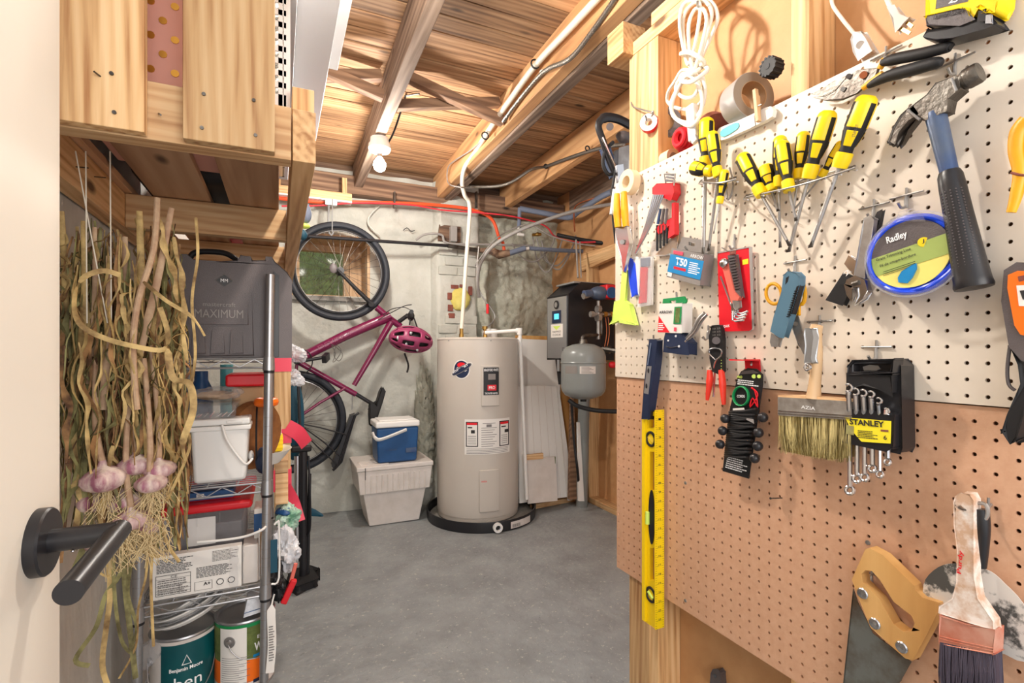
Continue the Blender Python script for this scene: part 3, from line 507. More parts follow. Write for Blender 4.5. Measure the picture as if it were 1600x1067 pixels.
# ---- shelf 3: carton in bag, clear tub with red lid
zc3 = .4686
cb = thing('printed_carton', 'white carton covered in small black print and symbols, in a clear bag', 'carton', (-.2, 1.66, zc3))
q0, q1 = -.312, -.098
box(q0, q1, 1.640, 1.668, zc3, zc3 + .118).build('carton_body', 'paper', cb, bev=.001)
bl_, br_, tl_ = V(q0, 1.6398, zc3), V(q1, 1.6398, zc3), V(q0, 1.6398, zc3 + .118)
fine(bl_, br_, tl_, .05, .45, .60, .93, 9, 'print', cb, seed=2); fine(bl_, br_, tl_, .66, .96, .70, .96, 8, 'printg', cb, seed=3); fine(bl_, br_, tl_, .48, .95, .36, .62, 8, 'print', cb, seed=4)
for a0, a1, b0, b1 in ((.04, .42, .08, .09), (.04, .42, .54, .55), (.04, .045, .08, .55), (.415, .42, .08, .55), (.04, .42, .46, .465), (.04, .42, .30, .305), (.04, .42, .2, .205), (.04, .42, .14, .145), (.29, .295, .08, .3), (.46, .66, .07, .075), (.46, .66, .27, .275), (.46, .465, .07, .27), (.655, .66, .07, .27)): patch(bl_, br_, tl_, a0, a1, b0, b1, 'print', cb, 'ruled_line')
fine(bl_, br_, tl_, .06, .4, .1, .45, 7, 'printg', cb, seed=5)
ptext(bl_, br_, tl_, .2, .27, .475, .53, 'CE', 'print', cb); ptext(bl_, br_, tl_, .56, .64, .17, .25, 'A+', 'print', cb, bold=.03)
for a in (.70, .83): patch(bl_, br_, tl_, a, a + .1, .12, .27, 'paper', cb, 'symbol_box', .0009); MB().tube([lerp2(bl_, br_, tl_, a + .05 + .04 * math.cos(t), .2 + .07 * math.sin(t)) + V(0, -.0012, 0) for t in [k * .7 for k in range(9)]], .0012, 6, closed=True).build('recycling_mark', 'print', cb)
pbg = MB(); n = 26
vs = [V(-.325 + .285 * i / n, 1.630 - .010 * math.sin(i * .5) * (i / n) + (.03 * (i / n) ** 6), zc3 + .002 + .125 * j / 12 * (1 - .2 * (i / n) ** 4)) + V(0, .003 * noise.noise(V(i * .6, j * .6, 0)), 0) for j in range(13) for i in range(n + 1)]
pbg.add(vs, [(j * (n + 1) + i, j * (n + 1) + i + 1, (j + 1) * (n + 1) + i + 1, (j + 1) * (n + 1) + i) for j in range(12) for i in range(n) if i > 17])
pbg.build('clear_wrap', 'film', cb)
box(q1 + .002, -.055, 1.646, 1.80, zc3, zc3 + .112).build('white_paper_sheaf', 'offw', bev=.004, label='sheaf of white papers right of the printed carton', cat='papers')
for k in range(4): box(-.0545 + k * .0045, -.0515 + k * .0045, 1.66, 1.82, zc3, zc3 + .14 - k * .01).build('sheet', 'tan' if k % 2 else 'paper', bev=0, label=['upright white sheet edge, tallest and leftmost beside the rack post', 'upright kraft sheet edge next to the tallest white one', 'upright white sheet edge between two kraft ones', 'upright kraft sheet edge, lowest and nearest the rack post'][k], cat='sheet')
tb = thing('red_lidded_tub', 'clear plastic tub with bright red lid behind the printed carton', 'tub', (-.19, 1.8, zc3))
taper(-.315, -.085, 1.705, 2.02, zc3, zc3 + .215, .012).build('tub_body', 'film', tb, bev=.012)
box(-.325, -.072, 1.695, 2.035, zc3 + .205, zc3 + .232).build('red_lid', 'red', tb, bev=.011); box(-.29, -.105, 1.74, 1.98, zc3 + .228, zc3 + .234).build('lid_panel', 'red', tb, bev=.003)
for a in (.25, .45, .7): box(-.32 + .23 * a, -.318 + .23 * a, 1.699, 1.703, zc3 + .17, zc3 + .205).build('lid_rib', 'clear', tb)
box(-.30, -.10, 1.73, 2.0, zc3 + .006, zc3 + .165).build('grey_case', 'dgrey', bev=.006, label='dark grey case inside the clear red lidded tub', cat='case')
box(-.24, -.17, 1.7115, 1.7135, zc3 + .11, zc3 + .19).build('paper_label', 'paper', label='pale grey leaflet inside the clear tub behind the carton', cat='leaflet')
bx = thing('blue_flat_case', 'flat blue case with barcode on the red lid', 'case', (-.17, 1.78, zc3 + .234)); box(-.245, -.125, 1.735, 1.83, zc3 + .2345, zc3 + .259).build('case_body', 'blue', bx, bev=.002)
A_, B_, C_ = V(-.245, 1.7348, zc3 + .2365), V(-.125, 1.7348, zc3 + .2365), V(-.245, 1.7348, zc3 + .257); patch(A_, B_, C_, .2, .36, .15, .85, 'paper', bx, 'barcode_patch'); fine(A_, B_, C_, .22, .34, .2, .8, 3, 'print', bx); ptext(A_, B_, C_, .5, .95, .3, .65, 'SpinPower', 'navy', bx)
MB().tube(cr([V(-.205, 1.625, zc3 + .148), V(-.15, 1.618, zc3 + .147), V(-.09, 1.612, zc3 + .150), V(-.045, 1.60, zc3 + .166), V(-.03, 1.62, zc3 + .175)], 5), .0035, 8).build('white_hook_arm', 'white', label='white plastic rod hooked across the rack above the printed carton', cat='rod')
bb = thing('detergent_carton', 'small blue and white carton behind the front post', 'carton', (-.05, 1.72, zc3)); box(-.068, -.038, 1.70, 1.79, zc3, zc3 + .2).build('carton_body', 'paper', bb, bev=.001); box(-.0685, -.0375, 1.699, 1.7905, zc3 + .13, zc3 + .185).build('blue_band', 'blue', bb)
MB().ell((-.045, 1.70, zb + .045), (.02, .05, .04), 14, 8, nz=.2).build('navy_cloth', 'navy', label='navy cloth bundle beside the bucket at the front post', cat='cloth')
# ---- bottom shelf: paint cans
zp = .1535
def can(cx, cy, r_, h_, main, name, label):
    t = thing(name, label, 'paint can', (cx, cy, zp)); MB().lathe([(0, 0), (r_, 0), (r_, h_)], (cx, cy, zp), seg=48).build('can_body', main, t)
    MB().lathe([(r_ - .008, h_ - .004), (r_ + .0015, h_ - .004), (r_ + .003, h_), (r_ + .001, h_ + .004), (r_ - .006, h_ + .004), (r_ - .009, h_ - .003), (0, h_ - .003)], (cx, cy, zp), seg=48).build('rim_and_lid', 'zinc', t)
    MB().lathe([(0, -.001), (r_ + .002, -.001), (r_ + .002, .005), (r_, .007)], (cx, cy, zp), seg=48).build('base_ring', 'zinc', t)
    return t
def canarc(t, cx, cy, r_, a0, a1, z0, z1, m_, name, e=.0006): # angles measured from -Y toward +X
    return MB().lathe([(r_ + e, z0), (r_ + e, z1)], (cx, cy, zp), (0, 0, 1), 20, ref=V(0, -1, 0), a0=a0, a1=a1).build(name, m_, t)
def canp(cx, cy, r_, a, z, e=.0012): return V(cx + (r_ + e) * math.sin(R(a)), cy - (r_ + e) * math.cos(R(a)), zp + z)
def cantext(s, t, cx, cy, r_, a0, a1, z0, z1, m_, bold=0):
    o = text(s, (0, 0, 0), (1, 0, 0), (0, 0, 1), m_, t, bold=bold); off = Vector(t['_o'])
    for v in o.data.vertices: p = v.co + off; v.co = canp(cx, cy, r_, a0 + (a1 - a0) * p.x, z0 + (z1 - z0) * p.z, .0016) - off
c1 = (-.252, 1.735, .083); k1 = can(*c1, .19, 'offw', 'paint_can', 'paint can with dark teal label and white ben lettering at the rack foot')
canarc(k1, *c1, -32, 95, .008, .176, 'teal', 'teal_label'); cantext('Benjamin Moore', k1, *c1, -16, 40, .098, .112, 'printw', .02)
cantext('ben', k1, *c1, -8, 38, .052, .085, 'printw'); MB().tube([canp(*c1, a, z) for a, z in ((5, .118), (20, .118), (12.5, .143))], .0016, 6, closed=True).build('triangle_mark', 'printw', k1)
for zz in (.044, .036, .028): canarc(k1, *c1, 0, 34, zz, zz + .0022, 'printw', 'small_print', .001)
MB().cyl(canp(*c1, -62, .125, -.002), canp(*c1, -62, .125, .006), .011, seg=18).build('handle_ear', 'zinc', k1)
MB().tube(cr([canp(*c1, -62, .125, .008), canp(*c1, -50, .07, .012), canp(*c1, -20, .03, .016), canp(*c1, 20, .022, .014), canp(*c1, 50, .06, .01), canp(*c1, 70, .115, .006)], 5), .0015, 6).build('wire_bail', 'zinc', k1)
tr_ = thing('paint_tray_liners', 'tilted stack of clear and white paint tray liners on the teal can', 'tray liners', (-.24, 1.74, zp + .195))
for k in range(5):
    m_ = MB(); rot = Matrix.Rotation(R(-16 - k * 1.5), 3, 'Y'); cc = V(-.238, 1.735, zp + .226 + k * .012)
    pr = [(.03, 0), (.078, .0), (.092, .014), (.096, .014), (.096, .017), (.088, .016), (.076, .003), (.0, .003)]
    m_.lathe(pr, cc, rot @ V(0, 0, 1), 40); m_.build('liner', 'film' if k % 2 else 'white', tr_)
MB().ell((-.325, 1.66, zp + .165), (.025, .02, .035), 18, 12, nz=.7, ns=30).build('twisted_film_bag', 'film', label='twisted clear film hanging over the left of the teal can', cat='film')
c2 = (-.093, 1.720, .080); k2 = can(*c2, .205, 'green', 'paint_can', 'paint can with green and orange wrap and a white text panel')
canarc(k2, *c2, -90, 110, .095, .19, 'grass', 'green_wrap'); canarc(k2, *c2, -90, 110, .03, .095, 'orange', 'orange_wrap', .0007); canarc(k2, *c2, -90, 110, .006, .03, 'offw', 'white_foot_band', .0007); canarc(k2, *c2, -48, 6, .006, .192, 'paper', 'white_panel', .001)
cantext('WOO', k2, *c2, 20, 60, .115, .14, 'printw', .03); cantext('Ben', k2, *c2, 26, 50, .15, .16, 'printw'); canarc(k2, *c2, 18, 45, .098, .106, 'card_b', 'blue_stripe', .0011); canarc(k2, *c2, 18, 60, .024, .034, 'navy', 'navy_stripe', .0011)
for k in range(15): canarc(k2, *c2, -44, -44 + 36 + 10 * (k % 3), .02 + k * .0062, .0213 + k * .0062, 'printg', 'small_print', .0014)
MB().lathe([(.016, 0), (.016, .003), (.008, .004), (.007, .009), (0, .009)], canp(*c2, -26, .155, 0), canp(*c2, -26, .155, 1) - canp(*c2, -26, .155, 0), 20).build('handle_ear', 'zinc', k2)
MB().tube(cr([canp(*c2, -26, .152, .008), canp(*c2, -18, .13, .01), canp(*c2, 0, .108, .012), canp(*c2, 30, .098, .012), canp(*c2, 60, .10, .01)], 5), .0014, 6).build('wire_bail', 'zinc', k2)
bb = thing('folded_blue_packet', 'pale blue printed packet lying on the green paint can', 'packet', (-.08, 1.7, zp + .21)); MB().hexa([(-.095, 1.652, zp + .214), (-.03, 1.652, zp + .224), (-.03, 1.76, zp + .224), (-.095, 1.76, zp + .214), (-.085, 1.66, zp + .262), (-.03, 1.66, zp + .268), (-.03, 1.76, zp + .266), (-.085, 1.76, zp + .262)]).build('packet_body', 'bag', bb, bev=.002)
MB().tube([V(-.092, 1.6515, zp + .228), V(-.03, 1.6515, zp + .236)], .001, 4).build('print_line', 'blue', bb)
# ---- things beside the rack (hang on its right side)
PX = .0
post = thing('timber_upright', 'rough pine upright wrapped with pink tape behind the rack post', 'timber', (.012, 2.3, 0)); box(-.018, .045, 2.30, 2.345, .47, 1.15).build('timber', 'pine', post, bev=.002)
for z_, h_ in ((1.06, .07), (.76, .06), (.56, .09)): box(-.021, .048, 2.296, 2.348, z_, z_ + h_).build('tape_band', 'pinkt', post)
MB().strip(cr([V(.03, 2.296, .83), V(.075, 2.28, .80), V(.105, 2.25, .755)], 4), .06, V(0, .2, 1)).build('tape_tail', 'pinkt', post, label='loose pink tape tail')
MB().strip(cr([V(.03, 2.296, .58), V(.055, 2.27, .53), V(.08, 2.25, .44)], 4), .04, V(0, .2, 1)).build('tape_tail', 'pinkt', post)
yb = thing('yellow_clip_box', 'small yellow ribbed box clipped to the rack side', 'clip', (-.0, 1.95, .83)); box(-.022, .012, 1.90, 1.96, .80, .855).build('box_body', 'yellow', yb, bev=.004); 
for k in range(3): box(-.023, .013, 1.898, 1.962, .812 + k * .014, .816 + k * .014).build('rib', 'yellow', yb)
box(-.018, .008, 1.9, 1.95, .858, .88).build('white_cap_piece', 'paper', bev=.002, label='small white packet on the yellow ribbed box', cat='packet')
for i, (x0, z_, hh) in enumerate(((-.012, .60, .11), (-.012, .712, .045))): box(x0, x0 + .042, 1.96, 2.06, z_, z_ + hh).build('timber_block', 'pineX', bev=.002, label=('larger pine offcut wedged beside the rack' if i == 0 else 'small pine offcut on top of the larger one'), cat='offcut')
MB().ell((.028, 1.98, .545), (.036, .05, .036), 48, 28, nz=1.0, ns=24).build('green_packet', 'bagg', label='shiny green and blue packet bulging out of the rack side', cat='packet')
MB().ell((.022, 1.97, .572), (.034, .04, .014), 20, 10, nz=.4, ns=22).build('blue_packet', 'blue', label='royal blue packet edge above the green one', cat='packet')
MB().ell((.016, 1.86, .468), (.040, .05, .046), 60, 36, nz=1.1, ns=26).build('crumpled_white_bag', 'bag', label='crumpled white plastic bag at the rack side', cat='bag')
MB().ell((-.004, 1.80, .402), (.022, .05, .042), 48, 30, nz=1.0, ns=34).build('black_film_bag', 'black', label='glossy black bag below the crumpled white one', cat='bag')
rc = thing('red_spring_clamp', 'red plastic clamp sticking out of the rack side near the floor', 'clamp', (.03, 1.8, .38)); MB().beam((.012, 1.76, .34), (.045, 1.76, .41), .02, .022).build('clamp_jaw', 'red', rc, bev=.004); MB().beam((.034, 1.762, .40), (.050, 1.764, .46), .012, .010).build('clamp_lever', 'pinkb', rc, bev=.003)
wt = thing('white_rack_hook', 'slim white plastic hook rail at the rack post', 'hook', (-.012, 1.61, .5)); MB().tube(cr([V(-.012, 1.60, .645), V(-.004, 1.60, .652), V(.0, 1.60, .64), V(.0, 1.60, .49), V(-.02, 1.60, .475)], 4), .0028, 8).build('hook_arm', 'white', wt); box(-.022, -.004, 1.604, 1.607, .505, .60).build('teal_insert', 'dteal', wt)
tg = thing('price_label_strip', 'curled white label strip hanging beside the lower rack post', 'label', (-.02, 1.6, .2)); MB().strip(cr([V(-.012, 1.61, .44), V(-.02, 1.60, .40), V(-.018, 1.60, .30), V(-.024, 1.60, .22)], 4), [.004] * 4 + [.022] * 9, V(1, 0, 0)).build('strip', 'paper', tg)
fine(V(-.028, 1.5985, .24), V(-.01, 1.5985, .24), V(-.028, 1.5985, .37), .1, .9, .1, .9, 14, 'printg', tg)
# ================================================================ GARLIC BUNCH
rg = random.Random(21)
def gp(px, py, Y): return onY(px, py, Y)
def wig(a, b, n, amp, r_):
    out = []
    for i in range(n + 1):
        t = i / n; p = Vector(a).lerp(Vector(b), t); k = math.sin(math.pi * t) * amp
        out.append(p + V(r_.uniform(-k, k), r_.uniform(-k, k), r_.uniform(-k, k) * .3))
    return cr(out, 3)
bulbs = [(163, 748, 27, 1.17, 'garlic bulb with papery pale skin, leftmost of the big front ones'), (213, 726, 21, 1.19, 'purple-streaked garlic bulb in the upper middle of the bunch'), (250, 733, 19, 1.18, 'pale garlic bulb at the upper right of the bunch'), (236, 755, 19, 1.16, 'small garlic bulb just under the upper right one'), (150, 782, 23, 1.22, 'dusky garlic bulb tucked below the big left one'), (196, 783, 22, 1.20, 'purplish garlic bulb in the centre of the bunch'), (205, 812, 21, 1.17, 'rooty garlic bulb low in the middle of the bunch'), (232, 822, 17, 1.19, 'small garlic bulb low at the right with tangled roots'), (160, 846, 20, 1.20, 'lowest garlic bulb hanging behind the door lever'), (185, 748, 17, 1.25, 'garlic bulb half hidden between the two upper ones'), (222, 783, 18, 1.23, 'garlic bulb behind the root tangle at the right')]
tops = [(150, 560), (212, 520), (236, 540), (225, 560), (140, 560), (190, 540), (208, 560), (225, 560), (165, 600), (185, 520), (215, 520)]
mats_l = ['leaf', 'leaf2', 'leaf3']
NAILP = gp(195, 300, 1.22)
def leaves(t, base, spread, n, y, m_, r_, lo=(320, 520), hi=(650, 860), xr=(98, 288)):
    mb = MB(); n = int(n * 1.9)
    for k in range(n):
        x0 = r_.uniform(*xr); yl = r_.uniform(lo[0] + 20, hi[0] + 60); L_ = r_.uniform(80, 300); yh = min(yl + L_, hi[1]); bx_ = x0 + r_.uniform(-45, 45)
        d0 = y + r_.uniform(-.06, .07); a = gp(x0, yl, d0); b = gp(max(97, min(294, bx_)), yh, d0 + r_.uniform(-.03, .03))
        pth = wig(a, b, 7, .008 if k % 4 else .022, r_); n_ = len(pth); w_ = r_.uniform(.0035, .0115); ph_ = r_.uniform(0, 6)
        mb.strip(pth, [w_ * (.3 + math.sin(math.pi * min(1, (i + 1) / n_)) ** .6 * (.65 + .35 * math.sin(i * 1.1 + ph_))) for i in range(n_)], V(math.cos(ph_), math.sin(ph_) * .9, r_.uniform(-.3, .3)), .0007)
    return mb.build('dry_leaves', m_, t, kind='stuff', smooth=60)
for i, ((px, py, rp, Y, lab), (tx, ty)) in enumerate(zip(bulbs, tops)):
    c = gp(px, py, Y); r_ = rp * zc(c) / FPX
    t = thing('garlic_bulb', lab, 'garlic', c, 'garlic bulbs in the hanging bunch')
    prof = [(0, -.66), (.34, -.70), (.55, -.64), (.88, -.42), (1.04, -.05), (.99, .24), (.74, .5), (.42, .66), (.22, .82), (.15, 1.1)]; r_ *= 1.08
    top = gp(tx, ty, Y + .03); ax = (top - c).normalized(); ax = (ax + V(0, -.15, .1)).normalized()
    b = MB(); seg = 30; u_, v_ = frame(ax); vs = []; fs = []
    for rr, tt in prof:
        for k in range(seg):
            an = 2 * math.pi * k / seg; lob = 1 + .07 * math.cos(an * 6 + i) * min(1, rr * 1.2); vs.append(c + ax * tt * r_ * .92 + (u_ * math.cos(an) + v_ * math.sin(an)) * rr * r_ * lob)
    for q in range(len(prof) - 1):
        for k in range(seg): k2 = (k + 1) % seg; fs.append((q * seg + k, q * seg + k2, (q + 1) * seg + k2, (q + 1) * seg + k))
    b.add(vs, fs).build('bulb', 'garlic', t, smooth=60)
    neck = c + ax * r_ * .9
    MB().tube(cr([neck, neck.lerp(top, .35) + V(rg.uniform(-.01, .01), 0, 0), top], 6), [.0058 - .0001 * k for k in range(13)], 9).build('stem', 'stem', t)
    rt = MB()
    for k in range(42):
        p0 = c - ax * r_ * .6 + V(rg.uniform(-1, 1), rg.uniform(-1, 1), 0) * r_ * .28; d = V(rg.uniform(-1, 1), rg.uniform(-1, 1), -1.2).normalized()
        L_ = rg.uniform(.018, .05); rt.tube(cr([p0, p0 + d * L_ * .5 + V(rg.uniform(-.01, .01), 0, 0), p0 + d * L_ + V(rg.uniform(-.02, .02), rg.uniform(-.01, .01), -.012)], 2), .0006, 4)
    rt.build('roots', 'root', t, kind='stuff', smooth=0)
    if i < 8: leaves(t, c, 1, 17, Y + .05, mats_l[i % 3], rg, xr=(110, 285))
# signature looping leaves on the front plants
sg = thing('garlic_stalk', 'dry garlic stalk with one long blade curling in a wide loop', 'garlic stalk', gp(240, 520, 1.12))
MB().tube(cr([gp(246, 310, 1.17), gp(240, 390, 1.16), gp(216, 470, 1.15), gp(208, 545, 1.15), gp(214, 640, 1.15)], 5), .0055, 9).build('stem', 'stem', sg)
MB().strip(cr([gp(188, 430, 1.12), gp(160, 423, 1.11), gp(128, 436, 1.10), gp(116, 470, 1.10), gp(124, 505, 1.11), (gp(160, 527, 1.12)), gp(210, 541, 1.12), gp(256, 546, 1.13), gp(262, 520, 1.14), gp(250, 480, 1.15)], 5), .009, V(.3, .2, 1), .0005).build('looped_blade', 'leaf', sg)
MB().strip(cr([gp(224, 440, 1.13), gp(260, 470, 1.12), gp(300, 495, 1.12), gp(320, 525, 1.12)], 5), [.004] + [.007] * 10 + [.004] * 5, V(0, .2, 1), .0005).build('side_blade', 'leaf', sg)
MB().strip(cr([gp(306, 340, 1.13), gp(309, 400, 1.12), gp(300, 470, 1.12), gp(305, 560, 1.13), gp(290, 650, 1.14), gp(296, 700, 1.14), gp(262, 780, 1.15)], 5), .005, V(1, .3, 0), .0005).build('side_blade', 'leaf', sg)
MB().strip(cr([gp(262, 545, 1.12), gp(270, 590, 1.11), gp(296, 600, 1.12), gp(302, 640, 1.12), gp(286, 690, 1.12), gp(290, 720, 1.13)], 5), [.004] + [.012] * 20 + [.006] * 5, V(1, .3, 0), .0005).build('side_blade', 'leaf', sg)
# upright cut stalks of the right and left bunch
for i, (a, b_, w_, lab) in enumerate([((268, 325), (215, 560), 13, 'thick pale garlic stalk leaning right at the top of the bunch'), ((218, 330), (215, 560), 14, 'thick brown garlic stalk upright in the middle of the bunch'), ((195, 370), (190, 600), 13, 'bent-topped garlic stalk left of the thick upright one'), ((130, 345), (126, 560), 11, 'slim whitish garlic stalk near the door edge'), ((148, 355), (140, 600), 10, 'slim cut garlic stalk second from the door edge'), ((96, 330), (100, 560), 12, 'brown garlic stalk right at the door edge'), ((170, 400), (160, 640), 12, 'dark garlic stalk behind the looped blade'), ((244, 380), (232, 620), 11, 'tan garlic stalk left of the tool case')]):
    P0, P1 = gp(*a, 1.19 + .02 * (i % 3)), gp(*b_, 1.2 + .02 * (i % 3)); t = thing('garlic_stalk', lab, 'garlic stalk', P1, 'upright dry garlic stalks'); w2 = w_ * zc(P0) / FPX / 2
    MB().tube(cr([P0, P0.lerp(P1, .5) + V(.004, 0, 0), P1], 5), [w2 * (.6 + .04 * k) for k in range(11)], 10, flat=.6).build('stem', 'stem' if i % 2 == 0 else 'leaf', t)
    leaves(t, P0, 1, 17, 1.23 + .03 * (i % 2), mats_l[(i + 1) % 3], rg, lo=(335, 560), hi=(560, 840), xr=(96, 190) if i in (3, 4, 5, 6) else (150, 285))
# lower wisps that hang under the bulbs
lw = thing('hanging_leaf_tail', 'long limp garlic leaves trailing below the bulbs past the door lever', 'garlic leaves', gp(185, 850, 1.2))
for pts, w_, m_ in [([(205, 850), (186, 900), (165, 930), (150, 980), (118, 1030), (140, 1040)], .008, 'leaf2'), ([(192, 850), (196, 920), (205, 1000), (212, 1060)], .009, 'leaf2'), ([(170, 860), (172, 930), (166, 980), (160, 1040), (172, 1080)], .009, 'leaf'), ([(176, 850), (180, 940), (190, 1000), (204, 1020)], .006, 'leaf2'), ([(232, 850), (228, 900), (216, 950), (212, 1010), (186, 1060)], .004, 'leaf'), ([(240, 845), (236, 900), (238, 970), (240, 1010)], .005, 'leaf'), ([(215, 830), (222, 860), (250, 870)], .006, 'leaf'), ([(250, 810), (262, 850), (280, 878)], .006, 'leaf'), ([(140, 880), (165, 900), (185, 890), (215, 880)], .004, 'leaf'), ([(130, 560), (112, 680), (100, 800), (92, 880)], .011, 'leaf3'), ([(110, 620), (118, 700), (124, 790), (108, 860)], .010, 'leaf'), ([(150, 640), (130, 740), (140, 820), (112, 900)], .010, 'leaf2'), ([(205, 880), (200, 930), (214, 980), (205, 1010)], .006, 'leaf2')]:
    MB().strip(cr([gp(x, y_, 1.2) for x, y_ in pts], 5), w_, V(1, .25, .1), .0005).build('trailing_blade', m_, lw)
mb = MB()
for k in range(150):
    a = gp(rg.uniform(165, 255), rg.uniform(790, 840), 1.14 + rg.uniform(0, .06)); mb.tube(cr([a, a + V(rg.uniform(-.02, .02), 0, -rg.uniform(.01, .03)), a + V(rg.uniform(-.03, .03), rg.uniform(-.01, .01), -rg.uniform(.03, .075))], 3), .0007, 4)
mb.build('root_tangle', 'root', lw, kind='stuff', smooth=0)
for k, (x, x2) in enumerate(((118, 168), (134, 136), (172, 174))): MB().tube([gp(x, 236, 1.16), gp(x2, 505, 1.18)], .0011, 6).build('hanging_twine', 'twine', label=['slanting white twine from the loft to the garlic bunch', 'straight white twine left of the garlic bunch', 'straight white twine in the middle of the garlic bunch'][k], cat='twine')
# ================================================================ WATER HEATER
HC = V(1.264, 3.275, 0); HR = .283; HT = 1.228
PN = thing('drain_pan', 'round black drain pan under the water heater', 'drain pan', (1.287, 3.266, 0)); pc = V(1.287, 3.266, 0)
MB().lathe([(0, .004), (.36, .004), (.366, .01), (.372, .068), (.380, .07), (.382, .062), (.376, .0), (0, .0)], pc, seg=72).build('pan', 'black', PN)
MB().lathe([(0, .02), (.3, .02), (.357, .021)], pc, seg=40).build('damp_grit', 'conc', PN)
WH = thing('water_heater', 'tall beige cylindrical water heater with warning labels', 'water heater', (HC.x, HC.y, .021))
MB().lathe([(.0, .03), (HR - .006, .03), (HR - .004, .04), (HR - .004, .06), (HR, .062), (HR, HT - .012), (HR + .002, HT - .010), (HR + .002, HT - .002), (HR - .006, HT + .002), (HR - .02, HT + .006), (0, HT + .012)], HC, seg=96).build('tank_jacket', 'tank', WH, smooth=40)
for k in range(3): an = R(30 + 120 * k); MB().cyl(HC + V(.22 * math.cos(an), .22 * math.sin(an), .021), HC + V(.22 * math.cos(an), .22 * math.sin(an), .032), .03).build('foot', 'blackm', WH)
def hcyl(px, py, r_=HR):
    d = ray(px, py); a = d.x ** 2 + d.y ** 2; b = -2 * (d.x * HC.x + d.y * HC.y); c = HC.x ** 2 + HC.y ** 2 - r_ ** 2; t = (-b - math.sqrt(b * b - 4 * a * c)) / (2 * a); p = V(0, 0, H0) + d * t
    return math.degrees(math.atan2(p.x - HC.x, -(p.y - HC.y))), p.z
def hpatch(x0, x1, y0, y1, m_, name, e=.001, parent=None, th=None, bev=0):
    a0, _ = hcyl(x0, (y0 + y1) / 2); a1, _ = hcyl(x1, (y0 + y1) / 2); xm = (x0 + x1) / 2; z1 = hcyl(xm, y0)[1]; z0 = hcyl(xm, y1)[1]
    pr = [(HR + e, z0), (HR + e, z1)] if not th else [(HR - .002, z0), (HR + e, z0), (HR + e, z1), (HR - .002, z1), (HR - .002, z0)]
    mb = MB().lathe(pr, V(HC.x, HC.y, 0), V(0, 0, 1), max(2, int(abs(a1 - a0) / 4)), ref=V(0, -1, 0), a0=a0, a1=a1)
    if th:
        n = len(pr) - 1; m = len(mb.v) // len(pr); mb.f += [tuple(i * m for i in range(n)), tuple(i * m + m - 1 for i in range(n))[::-1]]
    return mb.build(name, m_, parent or WH, bev=bev), a0, a1, z0, z1
def hpt(a, z, e=.003): return V(HC.x + (HR + e) * math.sin(R(a)), HC.y - (HR + e) * math.cos(R(a)), z)
def htext(s, x0, x1, y0, y1, m_, e=.003, bold=.01):
    (a0, _), (a1, _) = hcyl(x0, y1), hcyl(x1, y1); z0 = hcyl(x0, y1)[1]; z1 = hcyl(x0, y0)[1]; o = text(s, (0, 0, 0), (1, 0, 0), (0, 0, 1), m_, WH, bold=bold); off = Vector(WH['_o'])
    for v in o.data.vertices: p = v.co + off; v.co = hpt(a0 + (a1 - a0) * p.x, z0 + (z1 - z0) * p.z, e) - off
up = hpatch(752, 779, 571, 634, 'tank', 'upper_access_cover', .012, th=1, bev=.003)[0]
hpatch(755, 778, 574, 617, 'card_k', 'black_data_plate', .0132); hpatch(762, 773, 584, 593, 'card_g', 'grey_emblem', .0138); hpatch(761, 774, 601, 610, 'card_red', 'red_field', .0138)
htext('BRADFORD WHITE', 756, 777, 576, 580, 'printw', .0144); htext('PRO', 763, 772, 603, 608, 'printw', .0144); htext('THE WATER HEATER', 757, 776, 613, 616, 'printw', .0144)
hpatch(749, 779, 734, 799, 'tank', 'lower_access_cover', .012, th=1, bev=.003); htext('notice', 752, 760, 750, 753, 'card_red', .0126)
hpatch(726, 796, 655, 710, 'paper', 'warning_label_sheet', .0012)
for x0, x1 in ((728, 747), (780, 795)):
    dy = 0 if x0 < 740 else -2
    hpatch(x0, x1, 659 + dy, 698 + dy, 'print', 'label_border', .0018); hpatch(x0 + 1.5, x1 - 1.5, 660.5 + dy, 696.5 + dy, 'paper', 'label_field', .0024); hpatch(x0 + 1.5, x1 - 1.5, 660.5 + dy, 664 + dy, 'card_red', 'label_heading', .003)
    hpatch(x0 + 3, x0 + 10, 667 + dy, 669 + dy, 'print', 'pictogram', .003); hpatch(x0 + 8, x0 + 14, 672 + dy, 677 + dy, 'print', 'pictogram', .003)
    for k in range(5): hpatch(x0 + 3, x1 - 3, 681 + dy + k * 3, 681.8 + dy + k * 3, 'printg', 'fine_line', .003)
for k in range(9): hpatch(752, 776 - 3 * (k % 3), 668 + k * 3.6, 668.8 + k * 3.6, 'printg', 'fine_line', .0024)
hpatch(754, 774, 661, 661.7, 'printg', 'fine_line', .0024); hpatch(760, 768, 663, 667, 'printg', 'small_seal', .0024)
for k in range(4): hpatch(729, 793, 700.5 + k * 2.4, 701.2 + k * 2.4, 'printg', 'fine_line', .0022)
a_, z_ = hcyl(721, 577); q = [hpt(a_ + 7.8 * math.cos(t) * 1.0, z_ + .055 * math.sin(t), .0022) for t in [k * math.pi / 14 for k in range(28)]]
def hdisc(a_, z_, ra, rz, e, m_, name, rot=0):
    c = hpt(a_, z_, e); mb = MB(); n = 36; vs = [c] + [hpt(a_ + ra * math.cos(t) * math.cos(rot) - rz / HR * 57.3 * math.sin(t) * math.sin(rot), z_ + (ra * HR / 57.3 * math.cos(t) * math.sin(rot) + rz * math.sin(t) * math.cos(rot)), e) for t in [k * 2 * math.pi / n for k in range(n)]]
    mb.add(vs, [(0, 1 + k, 1 + (k + 1) % n) for k in range(n)]).build(name, m_, WH)
